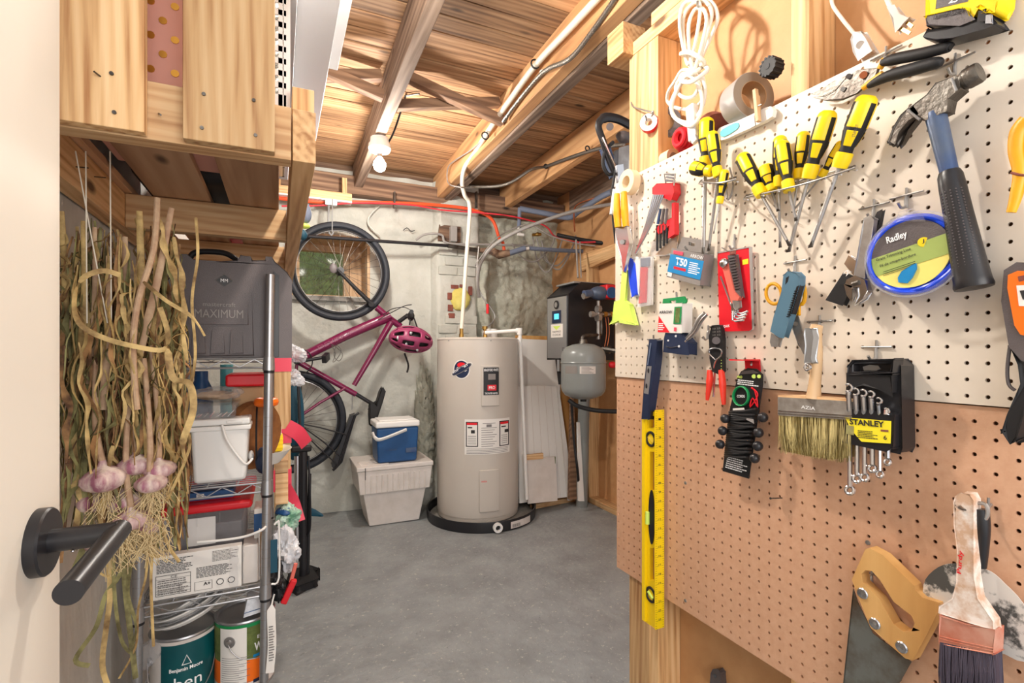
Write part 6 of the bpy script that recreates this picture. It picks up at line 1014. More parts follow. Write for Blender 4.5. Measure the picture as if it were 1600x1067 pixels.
# ---- hex key packs
hx = tool('hex_key_set', 'fan of hex keys in a red holder with black cased keys beside it', 'hex keys', 1038, 330)
plate(hx, 'red_holder', [(1020, 294), (1026, 288), (1052, 286), (1054, 300), (1048, 312), (1030, 306), (1020, 302)], .030, .02, 'red', .003); plate(hx, 'red_tray', [(1024, 358), (1030, 352), (1050, 340), (1050, 318), (1054, 316), (1054, 366), (1044, 372), (1046, 352), (1030, 366)], .026, .014, 'red', .002)
for i in range(5): rod(hx, 'hex_key', [(1036 - i * 3.5, 304, .034), (1018 - i * 2 + 0, 350, .034), (1000 - i * 1.6, 384 + i * 3, .032)], 3.6, 'chrome', 6, 2)
for i in range(4): rod(hx, 'dark_hex_key', [(1027 + i * 5, 352, .024), (1027 + i * 5, 392 - i * 4, .022)], 4, 'blackm', 6)
for i in range(3): rod(hx, 'blue_tip', [(1032 + i * 5, 326, .028), (1028 + i * 6, 350, .026)], 4.5, 'hblue' if i == 0 else 'dgrey', 8)
for i in range(3): plate(hx, 'chrome_clip_rung', [(1041, 270 + i * 5), (1054, 272 + i * 5), (1053, 275 + i * 5), (1040, 273 + i * 5)], .03, .004, 'chrome', .0005)
rod(hx, 'wire_clip', [(1040, 286, .03), (1038, 272, .032), (1055, 272, .032), (1053, 290, .03)], 2.5, 'steel', 6)
plate(hx, 'clear_sleeve', [(1016, 378), (1054, 372), (1060, 398), (1018, 400)], .018, .006, 'film', .001); plate(hx, 'kraft_back', [(1024, 398), (1054, 366), (1060, 366), (1056, 390), (1040, 398)], .012, .003, 'tan', 0)
# ---- marker packs below
bp1 = tool('blue_brush_pack', 'small blue handled tool in clear wrap at the left edge of the board', 'tool pack', 986, 432); plate(bp1, 'blue_handle', [(982, 408), (986, 404), (992, 412), (996, 460), (988, 463), (984, 440)], .022, .010, 'tline', .003); plate(bp1, 'clear_sleeve', [(990, 402), (1000, 402), (1000, 462), (992, 464)], .02, .012, 'paper', .002)
bp2 = tool('red_blade_pack', 'clear blister of red spare blades next to the blue handled tool', 'blister pack', 1010, 440); plate(bp2, 'blister_card', [(1002, 402), (1020, 400), (1019, 476), (996, 480), (997, 440)], .014, .003, 'paper', .001); plate(bp2, 'red_blade', [(1001, 418), (1010, 418), (1008, 472), (998, 474)], .02, .005, 'card_red', .001); plate(bp2, 'grey_header', [(1000, 404), (1015, 402), (1014, 416), (1000, 417)], .018, .002, 'insul', 0); plate(bp2, 'clear_cover', [(1000, 402), (1018, 401), (1017, 477), (997, 479)], .022, .001, 'film', 0)
# ---- lime scraper
ls = tool('lime_dustpan', 'lime green plastic scoop hanging at the left edge of the board', 'scoop', 975, 490); plate(ls, 'narrow_handle', [(972, 424), (980, 422), (976, 480), (968, 482)], .016, .006, 'lime', .002); plate(ls, 'scoop', [(960, 472), (972, 468), (984, 476), (990, 500), (992, 506), (970, 500), (953, 506), (957, 500)], .022, .012, 'lime', .002); plate(ls, 'scoop_lip', [(966, 498), (992, 506), (993, 508), (968, 504)], .03, .01, 'lime', .001)
# ---- yellow-handled snips
ys = tool('yellow_snips', 'aviation snips with two yellow handles hanging at the board corner', 'snips', 968, 340, .05)
handle2(ys, 'yellow_grip', [(964, 303, .055), (964, 330, .055), (966, 355, .05)], [9, 12, 11], 'amber'); handle2(ys, 'yellow_grip', [(975, 300, .045), (976, 330, .045), (978, 354, .04)], [9, 12, 10], 'amber')
plate(ys, 'chrome_head', [(962, 356), (980, 353), (984, 380), (980, 400), (974, 425), (970, 400), (964, 380)], .045, .010, 'chrome', .002); MB().cyl(bp(972, 378, .045), bp(972, 378, .051), .007).build('pivot_nut', 'steel', ys); plate(ys, 'cutting_blade', [(969, 396), (977, 394), (976, 426), (972, 420)], .038, .004, 'dsteel', .0005)
mt = tool('masking_tape_roll', 'small cream masking tape roll hung over the yellow snips', 'tape roll', 985, 286, .03)
def roll(t, c, r_, ri, w_, m_, ms, ax=V(-1, 0, 0), core=None):
    MB().lathe([(ri, 0), (r_ - .001, 0), (r_, .001), (r_, w_ - .001), (r_ - .001, w_), (ri, w_), (ri, 0)], c, ax, 40).build('tape_wind', m_, t, smooth=40)
    MB().lathe([(ri - .0015, 0), (ri, 0), (ri, w_ + .0003), (ri - .0015, w_ + .0003), (ri - .0015, 0)], c, ax, 36).build('card_core', core or ms, t)
    MB().lathe([(ri, w_ + .0002), (r_ - .001, w_ + .0002)], c, ax, 40).build('wound_side', ms, t)
roll(mt, bp(989, 286, .012), .036, .019, .026, 'masking', 'masking')
# ---- boxes of staples
def card_box(t, TL, TR, BR, BL, n, th, m_, name='box_body'):
    P = [bp(*TL, n), bp(*TR, n), bp(*BR, n), bp(*BL, n)]; MB().prism(P, (th, 0, 0)).build(name, m_, t, bev=.001); return P[3] + NT * .0006, P[2] + NT * .0006, P[0] + NT * .0006
sb = tool('grey_staple_box', 'grey and blue staple box lettered T50 hanging by its tab', 'box', 1075, 415)
plate(sb, 'hang_tab', [(1066, 370), (1108, 376), (1106, 396), (1058, 390)], .014, .001, 'card_g', 0, holes=[[(1076, 378), (1086, 380), (1085, 385), (1076, 383)]])
q = card_box(sb, (1050, 388), (1100, 397), (1093, 446), (1042, 432), .040, .032, 'card_g')
patch(*q, .0, 1, .18, .80, 'card_b', sb, 'blue_panel'); ptext(*q, .2, .55, .48, .74, 'T50', 'printw', sb, bold=.03); patch(*q, .18, .55, .33, .42, 'card_red', sb, 'red_band', .0012); ptext(*q, .6, .97, .84, .95, 'ARROW', 'printw', sb); patch(*q, .08, .38, .84, .95, 'pinkt', sb, 'pink_band', .001); fine(*q, .62, .95, .3, .7, 6, 'printw', sb); patch(*q, .02, .16, .03, .17, 'paper', sb, 'white_corner', .001)
MB().prism([bp(1100, 397, .0395), bp(1104, 396, .012), bp(1098, 447, .012), bp(1093, 446, .0395)], (0, -.0008, 0)).build('blue_side', 'teal', sb)
peg(1080, 376, .045, 'steel peg hook holding the grey staple box')
gbx = tool('green_staple_box', 'white, red and green staple box hanging on a steel hook', 'box', 1050, 495)
plate(gbx, 'green_header', [(1036, 467), (1068, 463), (1072, 470), (1070, 474), (1035, 474)], .046, .006, 'green', .001, holes=[[(1046, 470), (1056, 469), (1056, 474), (1047, 474)]])
q = card_box(gbx, (1031, 475), (1066, 473), (1065, 520), (1028, 519), .046, .034, 'paper'); P = [lerp2(*q, a, b) for a, b in ((0, 0), (.52, 0), (.0, .58))]; MB().prism(P, NT * .0003).build('red_triangle', 'card_red', gbx)
ptext(*q, .02, .58, .66, .76, 'ARROW', 'print', gbx, bold=.02); patch(*q, .66, .96, .30, .88, 'green', gbx, 'green_field', .001); patch(*q, .72, .9, .34, .84, 'grass', gbx, 'green_inset', .0014); fine(*q, .03, .3, .06, .34, 4, 'printw', gbx); ptext(*q, .70, .92, .42, .74, 'JT21', 'printw', gbx, bold=.01); patch(*q, .7, .8, .05, .18, 'pinkt', gbx, 'pink_mark', .001)
MB().prism([bp(1066, 473, .0455), bp(1071, 471, .012), bp(1070, 521, .012), bp(1065, 520, .0455)], (0, -.0008, 0)).build('green_side', 'green', gbx)
peg(1058, 463, .055, 'steel peg hook holding the green staple box', bar=False)
sg_ = tool('staple_gun', 'navy staple gun with curved silver lever under the green box', 'staple gun', 1060, 535)
plate(sg_, 'body', [(1040, 521), (1062, 521), (1068, 526), (1076, 536), (1076, 554), (1058, 552), (1037, 549), (1038, 530)], .044, .026, 'navy', .003); MB().cyl(bp(1056, 525, .044), bp(1056, 525, .0455), .003).cyl(bp(1061, 541, .044), bp(1061, 541, .0455), .0032).cyl(bp(1044, 532, .044), bp(1044, 532, .0455), .0025).build('rivets', 'chrome', sg_)
rod(sg_, 'wire_spring', [(1041, 541, .0455), (1048, 543, .0455), (1060, 541, .0455)], 1.4, 'chrome', 6, 3)
handle2(sg_, 'silver_lever', [(1069, 534, .036), (1082, 520, .038), (1092, 500, .04), (1101, 489, .04)], [5, 6, 6, 4], 'steel', 1.5); handle2(sg_, 'silver_grip_plate', [(1071, 534, .042), (1086, 519, .044), (1095, 503, .046), (1105, 491, .046)], [3.5, 4, 4, 3], 'chrome', 1.5)
# ---- red hex key card
rcd = tool('red_carded_hex_tool', 'folding hex key tool on a bright red backing card', 'hex tool', 1146, 450)
plate(rcd, 'red_card', [(1121, 395), (1170, 386), (1175, 514), (1170, 517), (1124, 518)], .012, .0012, 'card_red', 0); plate(rcd, 'clear_bubble_edge', [(1121, 394), (1171, 385), (1175, 386), (1178, 514), (1172, 518), (1175, 514), (1170, 387), (1121, 396)], .0135, .001, 'tape_s', 0)
tt(rcd, 'BONDHUS', 1125, 513, 1140, 511, 4, .0128, 'printw', .02); plate(rcd, 'gold_bar', [(1160, 406), (1169, 404), (1169, 412), (1160, 414)], .0126, .0004, 'card_y', 0)
plate(rcd, 'grip_half', [(1128, 412), (1136, 405), (1148, 455), (1156, 464), (1150, 475), (1143, 472), (1138, 450)], .030, .008, 'pinkb', .002); plate(rcd, 'black_grip_half', [(1138, 400), (1148, 398), (1156, 452), (1158, 464), (1150, 462), (1144, 440)], .028, .010, 'dgrey', .002)
for k in range(12): MB().cyl(bp(1139 + k * .9, 404 + k * 4.4, .029), bp(1149 + k * .7, 402 + k * 4.4, .029), .0009, seg=6).build('grip_ridge', 'black', rcd)
MB().ell(bp(1131, 411, .032), (.009, .011, .011), 14, 10).build('ball_joint', 'chrome', rcd); rod(rcd, 'slim_key', [(1126, 432, .024), (1138, 464, .024), (1143, 478, .024)], 3, 'steel', 6)
for i in range(4): rod(rcd, 'hex_key', [(1144 + i * 2.6, 470, .024 - i * .001), (1144.5 + i * 2.8, 500 - i * 4, .024), (1150 + i * 3, 502 - i * 4, .026), (1162 + i * 2, 500 - i * 4.5, .028)], 3.6, 'chrome', 6, 1)
plate(rcd, 'clamp_head', [(1145, 470), (1155, 470), (1156, 480), (1150, 484), (1146, 480)], .031, .006, 'steel', .001); plate(rcd, 'hang_slot', [(1140, 392), (1150, 390), (1150, 397), (1140, 398)], .0128, .0004, 'brick', 0)
peg(1149, 374, .04, 'steel peg hook holding the red card', bar=False); rod(rcd, 'wire_end', [(1128, 387, .03), (1138, 393, .03)], 2, 'steel', 6)
# ---- torpedo level
tl = tool('torpedo_level', 'slim blue-black torpedo level with silver insert hanging vertically', 'level', 1014, 590)
plate(tl, 'body', [(1015, 531), (1026, 532), (1025, 560), (1013, 655), (1003, 654), (1007, 600)], .040, .020, 'navy', .002); plate(tl, 'silver_insert', [(1011, 572), (1018, 572), (1013, 616), (1006, 614)], .0405, .001, 'galv', .0003)
for a in ((1013, 579), (1010, 603)): MB().ell(bp(*a, .041), (.002, .0035, .007), 12, 8).build('vial_slot', 'black', tl)
plate(tl, 'side_face', [(1026, 532), (1028, 534), (1016, 655), (1013, 655)], .034, .014, 'black', .001); rod(tl, 'blue_highlight_edge', [(1017, 536, .041), (1012, 570, .041)], 2, 'insul', 6); peg(1022, 530, .05, 'steel peg hook holding the slim torpedo level')
# ---- wire stripper
wsx = tool('wire_stripper', 'black crimping pliers with red grips hanging open below the red card', 'pliers', 1122, 570)
plate(wsx, 'jaw', [(1112, 509), (1125, 508), (1128, 514), (1130, 530), (1130, 580), (1126, 586), (1113, 580), (1109, 560), (1108, 525)], .030, .008, 'blackm', .001); MB().cyl(bp(1119, 532, .030), bp(1119, 532, .036), .009, seg=24).build('pivot', 'dgrey', wsx)
for y_ in (513, 518, 523): tt(wsx, '10 22', 1114, y_ + 2, 1126, y_ + 1, 2.5, .0308, 'card_g')
for k in range(5): MB().ell(bp(1127, 563 + k * 4.5, .0305), (.001, .0012, .0012), 6, 4).build('gauge_hole', 'lime', wsx)
rod(wsx, 'spring_loop', [(1118, 562, .034), (1109, 553, .034), (1109, 546, .034), (1118, 544, .034), (1127, 547, .034), (1126, 556, .034), (1118, 564, .034), (1115, 575, .034)], 2.6, 'chrome', 8, 3)
handle2(wsx, 'red_grip', [(1109, 578, .03), (1109, 595, .03), (1105, 625, .028)], [9, 13, 6], 'redbr', .7); handle2(wsx, 'red_grip', [(1127, 578, .03), (1129, 600, .03), (1131, 632, .028)], [10, 13, 7], 'redbr', .7); rod(wsx, 'silver_inner', [(1117, 582, .026), (1115, 620, .026)], 3.5, 'chrome', 6)
peg(1108, 516, .04, 'steel peg hook behind the crimping pliers', bar=False)
# ---- scissors + utility knife
sx = tool('yellow_scissors', 'scissors with yellow loop handles hanging behind the blue-grey knife', 'scissors', 1230, 480)
def loop_px(cx, cy, rx_, ry_, rot, n=18): return [(cx + rx_ * math.cos(a) * math.cos(rot) - ry_ * math.sin(a) * math.sin(rot), cy + rx_ * math.cos(a) * math.sin(rot) + ry_ * math.sin(a) * math.cos(rot)) for a in [q * 2 * math.pi / n for q in range(n)]]
MB().tube([bp(x, y_, .024) for x, y_ in loop_px(1209, 459, 12, 16, -.15)], .0030, 8, closed=True, flat=1.3).build('yellow_loop', 'amber', sx); MB().tube([bp(x, y_, .024) for x, y_ in loop_px(1247, 452, 10, 24, -.2)], .0034, 8, closed=True, flat=1.3).build('yellow_loop', 'amber', sx)
plate(sx, 'yellow_shank', [(1238, 474), (1248, 470), (1248, 492), (1238, 496)], .026, .005, 'amber', .001); plate(sx, 'yellow_shank', [(1216, 470), (1224, 474), (1236, 492), (1230, 494)], .022, .004, 'amber', .001)
plate(sx, 'blade', [(1234, 492), (1246, 490), (1250, 505), (1258, 535), (1260, 556), (1255, 552), (1240, 520)], .025, .002, 'steel', .0005); plate(sx, 'blade', [(1230, 492), (1240, 490), (1250, 520), (1258, 552), (1248, 540)], .022, .002, 'dsteel', .0005); MB().cyl(bp(1243, 506, .025), bp(1243, 506, .028), .0045).build('pivot_screw', 'dsteel', sx)
uk = tool('utility_knife', 'blue-grey utility knife with ribbed edge hanging tip down', 'knife', 1228, 480)
plate(uk, 'handle', [(1225, 430), (1231, 425), (1244, 426), (1250, 432), (1250, 446), (1238, 485), (1224, 527), (1218, 526), (1205, 517), (1210, 495), (1222, 455)], .046, .014, 'ubl', .004); plate(uk, 'ribbed_edge', [(1245, 448), (1250, 446), (1238, 490), (1233, 492)], .0465, .012, 'black', .001)
for k in range(12): rod(uk, 'rib', [(1241 - k * 1.1, 455 + k * 3.6, .0475), (1248 - k * 1.1, 453 + k * 3.6, .0475)], 1.5, 'blackm', 6)
plate(uk, 'silver_nose', [(1206, 522), (1218, 527), (1214, 541), (1206, 540), (1204, 534)], .043, .009, 'steel', .002); plate(uk, 'hang_slot', [(1228, 434), (1233, 431), (1231, 440), (1227, 445)], .0462, .0005, 'black', 0); peg(1244, 409, .05, 'steel peg hook holding the utility knife')
# ---- wide paste brush with clamp
pb_ = tool('wide_paste_brush', 'wide paste brush with pale wooden handle and long tan bristles', 'brush', 1270, 620)
handle2(pb_, 'beech_handle', [(1277, 508, .05), (1273, 525, .05), (1276, 560, .05), (1273, 600, .05), (1271, 622, .05)], [19, 24, 19, 20, 26], 'beech', .8)
plate(pb_, 'steel_ferrule', [(1216, 621), (1330, 628), (1330, 656), (1216, 648)], .058, .028, 'dferr', .001)
for y0_ in (641, 645): plate(pb_, 'ferrule_bead', [(1216, y0_), (1330, y0_ + 8), (1330, y0_ + 9.4), (1216, y0_ + 1.4)], .0595, .002, 'chrome', .0004)
plate(pb_, 'wood_stock', [(1216, 618), (1252, 618), (1330, 624), (1330, 629), (1216, 622)], .056, .024, 'beech', .001); tt(pb_, 'AZIA', 1252, 638, 1274, 641, 5, .0588, 'printw')
rb = random.Random(9); m = MB(); m.prism([bp(x, y_, .054) for x, y_ in [(1218, 648), (1328, 656), (1324, 715), (1300, 718), (1260, 712), (1226, 705)]], (.020, 0, 0)); m.build('bristle_core', 'bristle2', pb_); m = MB()
for k in range(520):
    f = rb.random(); x = 1217 + 113 * f; n = rb.choice([.056, .053, .050, .045]); y0_ = 648 + 8 * f; ye = 704 + 16 * f + rb.uniform(-8, 5); dx = rb.uniform(-7, 7) + (4 if f < .5 else -3); m.strip([bp(x, y0_, n), bp(x + dx * .4, (y0_ + ye) / 2, n + .002), bp(x + dx, ye, n + rb.uniform(-.004, .004))], [.0013, .0012, .0005], V(0, 1, 0), .0002)
m.build('bristles', 'bristle', pb_, kind='stuff', smooth=0); pb_k = 1
kc = tool('small_steel_clamp', 'small crumpled bright steel clip stuck on the wooden brush handle', 'clamp', 1263, 545, .075); plate(kc, 'clip_body', [(1259, 514), (1270, 514), (1272, 528), (1268, 560), (1270, 566), (1258, 566), (1259, 540), (1257, 522)], .074, .012, 'galv', .003); MB().tube([bp(1262, 574, .07) + V(0, math.cos(a) * .005, math.sin(a) * .005) for a in [k * math.pi / 6 for k in range(12)]], .003, 8, closed=True).build('clip_ring', 'chrome', kc)
peg(1282, 502, .055, 'steel peg hook holding the wide paste brush')
# ---- combination wrench set
st = tool('wrench_set', 'six chrome combination wrenches in a black holder with yellow label', 'wrench set', 1365, 660)
plate(st, 'holder_back', [(1326, 572), (1332, 564), (1400, 562), (1409, 572), (1411, 700), (1406, 708), (1396, 706), (1320, 690), (1320, 650)], .040, .034, 'black', .004)
plate(st, 'top_bar', [(1326, 572), (1334, 564), (1398, 562), (1396, 583), (1326, 583)], .058, .022, 'black', .003, holes=[[(1333, 569), (1391, 568), (1390, 580), (1333, 580)]]); plate(st, 'brow_panel', [(1325, 585), (1394, 586), (1392, 616), (1375, 606), (1350, 602), (1325, 604)], .056, .018, 'blackm', .003)
plate(st, 'hang_hole_liner', [(1348, 573), (1358, 570), (1372, 571), (1376, 576), (1370, 579), (1350, 579)], .0415, .001, 'galv', .0003)
plate(st, 'holder_rail', [(1320, 640), (1396, 646), (1396, 700), (1384, 704), (1318, 690)], .056, .02, 'black', .002)
q = bp(1320, 688, .0585), bp(1391, 693, .0585), bp(1320, 652, .0585)
plate(st, 'yellow_label', [(1320, 652), (1392, 658), (1391, 693), (1346, 690), (1332, 674)], .0582, .0012, 'card_y', 0); tt(st, 'STANLEY', 1328, 663, 1382, 668, 9, .0588, 'print', .035); fine(bp(1340, 685, .0588), bp(1372, 688, .0588), bp(1340, 670, .0588), 0, 1, .05, .9, 5, 'print', st, lift=.0001); tt(st, '6', 1381, 687, 1386, 687.5, 7, .059, 'print', .02); plate(st, 'red_bar', [(1376, 671), (1388, 672), (1388, 675), (1376, 674)], .0588, .0003, 'brick', 0)
plate(st, 'small_picture', [(1322, 664), (1334, 666), (1334, 680), (1322, 678)], .0588, .0003, 'leaf2', 0)
for i, (x, yt, yb, s) in enumerate(((1327, 604, 770, 9), (1338, 610, 752, 8), (1350, 612, 750, 8), (1362, 614, 736, 7.5), (1374, 624, 745, 7), (1386, 640, 726, 6.5))):
    w_ = rod(st, 'wrench', [(x - 1, yt + 8, .060), (x, 640, .056), (x + 1, 660, .047), (x + 1, 690, .047), (x + 1, yb - 10, .052)], 6, 'chrome', 8, 3, flat=1.3)
    c = bp(x - 1, yt + 2, .060); mm = s * .62 * zc(c) / FPX
    MB().tube([c + V(0, math.cos(a) * mm, math.sin(a) * mm) for a in [k * math.pi / 7 + .9 for k in range(11)]], mm * .42, 8).build('open_jaw', 'chrome', w_)
    c = bp(x + 1, yb - 4, .052); MB().tube([c + V(math.sin(a) * .002, math.cos(a) * mm * 1.05, math.sin(a) * mm * 1.05) for a in [k * math.pi / 8 for k in range(16)]], mm * .5, 8, closed=True).build('ring_end', 'chrome', w_)
peg(1371, 542, .055, 'steel peg hook holding the wrench set', up=.006)
# ---- bungee pack
bg = tool('bungee_cord_pack', 'card of black bungee cords with ball ends hanging from a red hook', 'cord pack', 1165, 660)
plate(bg, 'backing_card', [(1152, 590), (1158, 580), (1168, 575), (1182, 576), (1192, 585), (1192, 600), (1170, 748), (1129, 736), (1140, 640)], .030, .0015, 'card_k', 0)
for a in ((1149, 588, 'PRO'), ): tt(bg, a[2], 1152, 591, 1160, 591, 4, .031, 'lime', .02)
MB().cyl(bp(1178, 588, .031), bp(1178, 588, .032), .0045).cyl(bp(1186, 588, .031), bp(1186, 588, .032), .004).build('lime_roundels', 'lime', bg); fine(bp(1152, 601, .0312), bp(1186, 605, .0312), bp(1153, 592, .0312), 0, 1, 0, 1, 3, 'printw', bg, lift=.0002); plate(bg, 'grey_header', [(1160, 580), (1176, 578), (1186, 583), (1156, 585)], .0312, .0003, 'dgrey', 0)
MB().tube([bp(x, y_, .032) for x, y_ in loop_px(1158, 619, 12, 15, 0)], .0045, 8, closed=True, flat=.5).build('green_cord_picture', 'green', bg); rod(bg, 'red_cord_picture', [(1178, 608, .032), (1184, 618, .032), (1172, 636, .032), (1176, 622, .032), (1184, 636, .032), (1180, 612, .032), (1174, 606, .032)], 2.2, 'card_red', 6, 4, closed=True); tt(bg, 'CORDS', 1152, 621, 1164, 621, 4, .0325, 'printw')
fine(bp(1133, 731, .0312), bp(1166, 741, .0312), bp(1137, 712, .0312), 0, 1, 0, 1, 6, 'printw', bg, lift=.0002)
for k in range(22):
    y_ = 643 + k * 3.3; x0, x1 = 1142 - k * .35, 1180 - k * .5; dy = (-3, 2, 4, 0)[k % 4]; rod(bg, 'wound_cord', [(x0 - 2, y_ + 1, .036), (x0 + 4, y_, .046), ((x0 + x1) / 2, y_ + dy * .5 + 1, .049), (x1 - 4, y_ + dy, .046), (x1 + 2, y_ + dy, .036)], 4.2, 'blackm', 7, 3)
for x, y_ in ((1133, 654), (1129, 673), (1125, 694), (1192, 652), (1185, 676), (1184, 697), (1179, 716)): MB().ell(bp(x, y_, .05), (.0105, .0105, .0105), 22, 16).build('ball_end', 'black', bg)
plate(bg, 'white_price_tag', [(1145, 638), (1162, 637), (1164, 643), (1145, 643)], .045, .001, 'paper', 0); plate(bg, 'silver_tag', [(1160, 652), (1177, 655), (1178, 662)], .051, .001, 'tape_s', 0)
rh = tool('red_flat_hook', 'flat red metal hook projecting above the bungee card', 'hook', 1172, 565); MB().prism([bp(1164, 562, .004), bp(1186, 562, .004), bp(1187, 580, .004), bp(1165, 578, .004)], (.003, 0, 0)).build('back_plate', 'card_red', rh, bev=.001); MB().prism([bp(1164, 562, .004), bp(1186, 562, .004), bp(1186, 562, .004) + V(-.05, 0, .001), bp(1164, 562, .004) + V(-.05, 0, .001)], (0, 0, -.0025)).build('shelf_lip', 'card_red', rh, bev=.001); rod(rh, 'prong', [(1174, 564, .004), (1174, 570, .034)], 3, 'steel', 8)
# ---- yellow spirit level
yl = tool('spirit_level', 'long yellow spirit level with three vials and ruler edge', 'level', 1020, 820)
yLv = lambda x0, y0_, x1, y1_: [(x0, y0_), (x1, y0_), (x1, y1_), (x0, y1_)]
plate(yl, 'web', [(1004, 644), (1024, 643), (1024, 982), (1004, 968)], .026, .014, 'yellow', .0015, holes=[yLv(1013, 650, 1022, 668), yLv(1015, 706, 1022, 766), yLv(1015, 856, 1022, 906)])
plate(yl, 'outer_flange', [(1003, 643), (1007.5, 643), (1007.5, 971), (1003, 968)], .034, .03, 'yellow', .001)
P = [bp(1024, 641, .034), bp(1024, 984, .034)]; MB().prism([P[0], P[1], bp(1024, 984, .034) + V(.031, 0, 0), bp(1024, 641, .034) + V(.031, 0, 0)], (0, .003, 0)).build('ruler_flange', 'yellow', yl, bev=.0005)
m = MB(); zt_, zb2 = P[0].z, P[1].z; yy = P[0].y - .0004
for k in range(96): z = zt_ - (zt_ - zb2) * (k + .5) / 96; L_ = .008 if k % 4 == 0 else .004; m.box(XB - .034 + .001, XB - .034 + .001 + L_, yy, yy + .0003, z - .0003, z + .0003); m.box(XB - .0045 - L_, XB - .0045, yy, yy + .0003, z - .0003, z + .0003)
m.build('ruler_ticks', 'print', yl, smooth=0)
for k in range(1, 24): z = zt_ - (zt_ - zb2) * k / 24; text(str(k), V(XB - .024, yy, z - .003), V(XB - .015, yy, z - .003), V(XB - .024, yy, z + .003), 'print', yl)
for y_ in (686, 929): 
    c = bp(1017, y_, .026); MB().tube([c + V(0, math.cos(a) * .017, math.sin(a) * .0185) for a in [k * math.pi / 14 for k in range(28)]], .004, 8, closed=True).build('vial_ring', 'black', yl); MB().cyl(c + V(.004, 0, 0), c + V(.006, 0, 0), .017, seg=24).build('vial_backing', 'blackm', yl); MB().cyl(c + V(-.001, .010, .005), c + V(-.001, -.010, -.007), .004).build('vial_tube', 'clear' if y_ < 800 else 'lime', yl)
c = bp(1018, 808, .028); MB().prism([c + V(0, math.cos(a) * .012, math.sin(a) * .075) for a in [k * math.pi / 14 for k in range(28)]], (.01, 0, 0)).build('centre_grip', 'black', yl, bev=.001); MB().cyl(c + V(-.004, .012, .012), c + V(-.004, .012, -.022), .006).build('centre_vial', 'lime', yl)
peg(1016, 655, .03, 'steel peg hook inside the top slot of the yellow level', bar=False)
# ---- hand saw
sw = tool('hand_saw', 'rusty hand saw with pale plywood handle and three bolts', 'saw', 1390, 930)
plate(sw, 'blade', [(1333, 918), (1340, 940), (1364, 990), (1424, 1034), (1370, 1130), (1325, 1400), (1290, 1400), (1316, 1080)], .018, .0012, 'sawb', 0)
m = MB(); a, b_ = bp(1334, 925, .018), bp(1300, 1250, .018)
for k in range(130): p = a.lerp(b_, k / 130); q_ = a.lerp(b_, (k + 1) / 130); e = V(0, .0022, 0); m.add([p, q_, p.lerp(q_, .5) + e], [(0, 1, 2)]); 
m.build('saw_teeth', 'sawb', sw, kind='stuff', smooth=0)
plate(sw, 'ply_handle', [(1331, 905), (1352, 858), (1358, 856), (1380, 868), (1428, 915), (1430, 922), (1442, 934), (1467, 942), (1468, 950), (1452, 984), (1426, 1032), (1414, 1028), (1360, 980), (1342, 935)], .030, .022, 'ply', .004, 0, holes=[cr([bp(x, y_, 0) for x, y_ in []], 2) if 0 else [(1346, 897), (1352, 891), (1362, 892), (1374, 905), (1396, 940), (1424, 962), (1429, 974), (1424, 986), (1412, 987), (1396, 975), (1374, 936), (1348, 910)]])
for x, y_ in ((1348, 927), (1367, 974), (1409, 1011)): MB().lathe([(.0095, 0), (.0095, .0015), (.008, .003), (.0, .0035)], bp(x, y_, .030), NT, 22).build('bolt', 'chrome', sw); MB().cyl(bp(x, y_, .0337), bp(x, y_, .0341), .003, seg=8).build('bolt_slot', 'dsteel', sw)
peg(1364, 896, .05, 'steel peg hook inside the saw handle')
# ---- oval plastering trowel
ot = tool('plastering_trowel', 'rounded steel filling blade spattered with white plaster behind the paintbrush', 'trowel', 1530, 950)
plate(ot, 'blade', [(1442, 930), (1446, 905), (1466, 886), (1490, 880), (1520, 884), (1548, 893), (1570, 912), (1600, 945), (1640, 1020), (1600, 1034), (1570, 1022), (1555, 1015), (1470, 950), (1450, 942)], .018, .0015, 'spatter', 0, 3)
handle2(ot, 'black_handle', [(1532, 795, .045), (1536, 830, .045), (1533, 885, .035)], [22, 18, 14], 'black'); rod(ot, 'steel_ferrule', [(1524, 786, .05), (1540, 788, .05), (1543, 805, .05), (1532, 818, .05)], 6, 'steel', 8, 3); peg(1546, 790, .05, 'small steel hook holding the spattered trowel', bar=False)
# ---- angled paint brush
ab = tool('angled_paint_brush', 'used angled paintbrush with copper ferrule and dark bristles', 'brush', 1510, 930)
plate(ab, 'handle', [(1490, 785), (1493, 775), (1502, 771), (1516, 773), (1522, 782), (1522, 830), (1522, 900), (1528, 935), (1552, 970), (1553, 984), (1512, 972), (1468, 957), (1468, 947), (1488, 935), (1495, 910), (1496, 860), (1491, 820)], .062, .018, 'worn', .005, holes=[[(1492 + 1, 792), (1500, 790), (1507, 796), (1506, 799), (1498, 797)]])
plate(ab, 'ferrule', [(1469, 962), (1510, 975), (1552, 985), (1552, 1022), (1510, 1014), (1469, 1004)], .066, .026, 'ferr', .002)
for o in (0, 4): rod(ab, 'ferrule_bead', [(1469, 994 + o, .0665), (1510, 1004 + o, .0665), (1552, 1013 + o, .0665)], 1.6, 'ferr', 6)
plate(ab, 'bristle_core', [(1470, 1004), (1552, 1022), (1556, 1100), (1520, 1110), (1474, 1100)], .062, .02, 'bristled', .002); m = MB()
for k in range(260): f = rb.random(); x = 1469 + 84 * f; n = rb.choice([.066, .063, .058]); m.strip([bp(x, 1003 + 18 * f, n), bp(x + rb.uniform(-3, 3), 1050, n + .003), bp(x + rb.uniform(-6, 6), 1110 + rb.uniform(-8, 8), n)], [.0016, .0015, .0006], V(0, 1, 0), .0003)
m.build('bristles', 'bristled', ab, kind='stuff', smooth=0); rod(ab, 'hang_wire', [(1498, 793, .064), (1505, 796, .066), (1510, 797, .06)], 3, 'dsteel', 6)
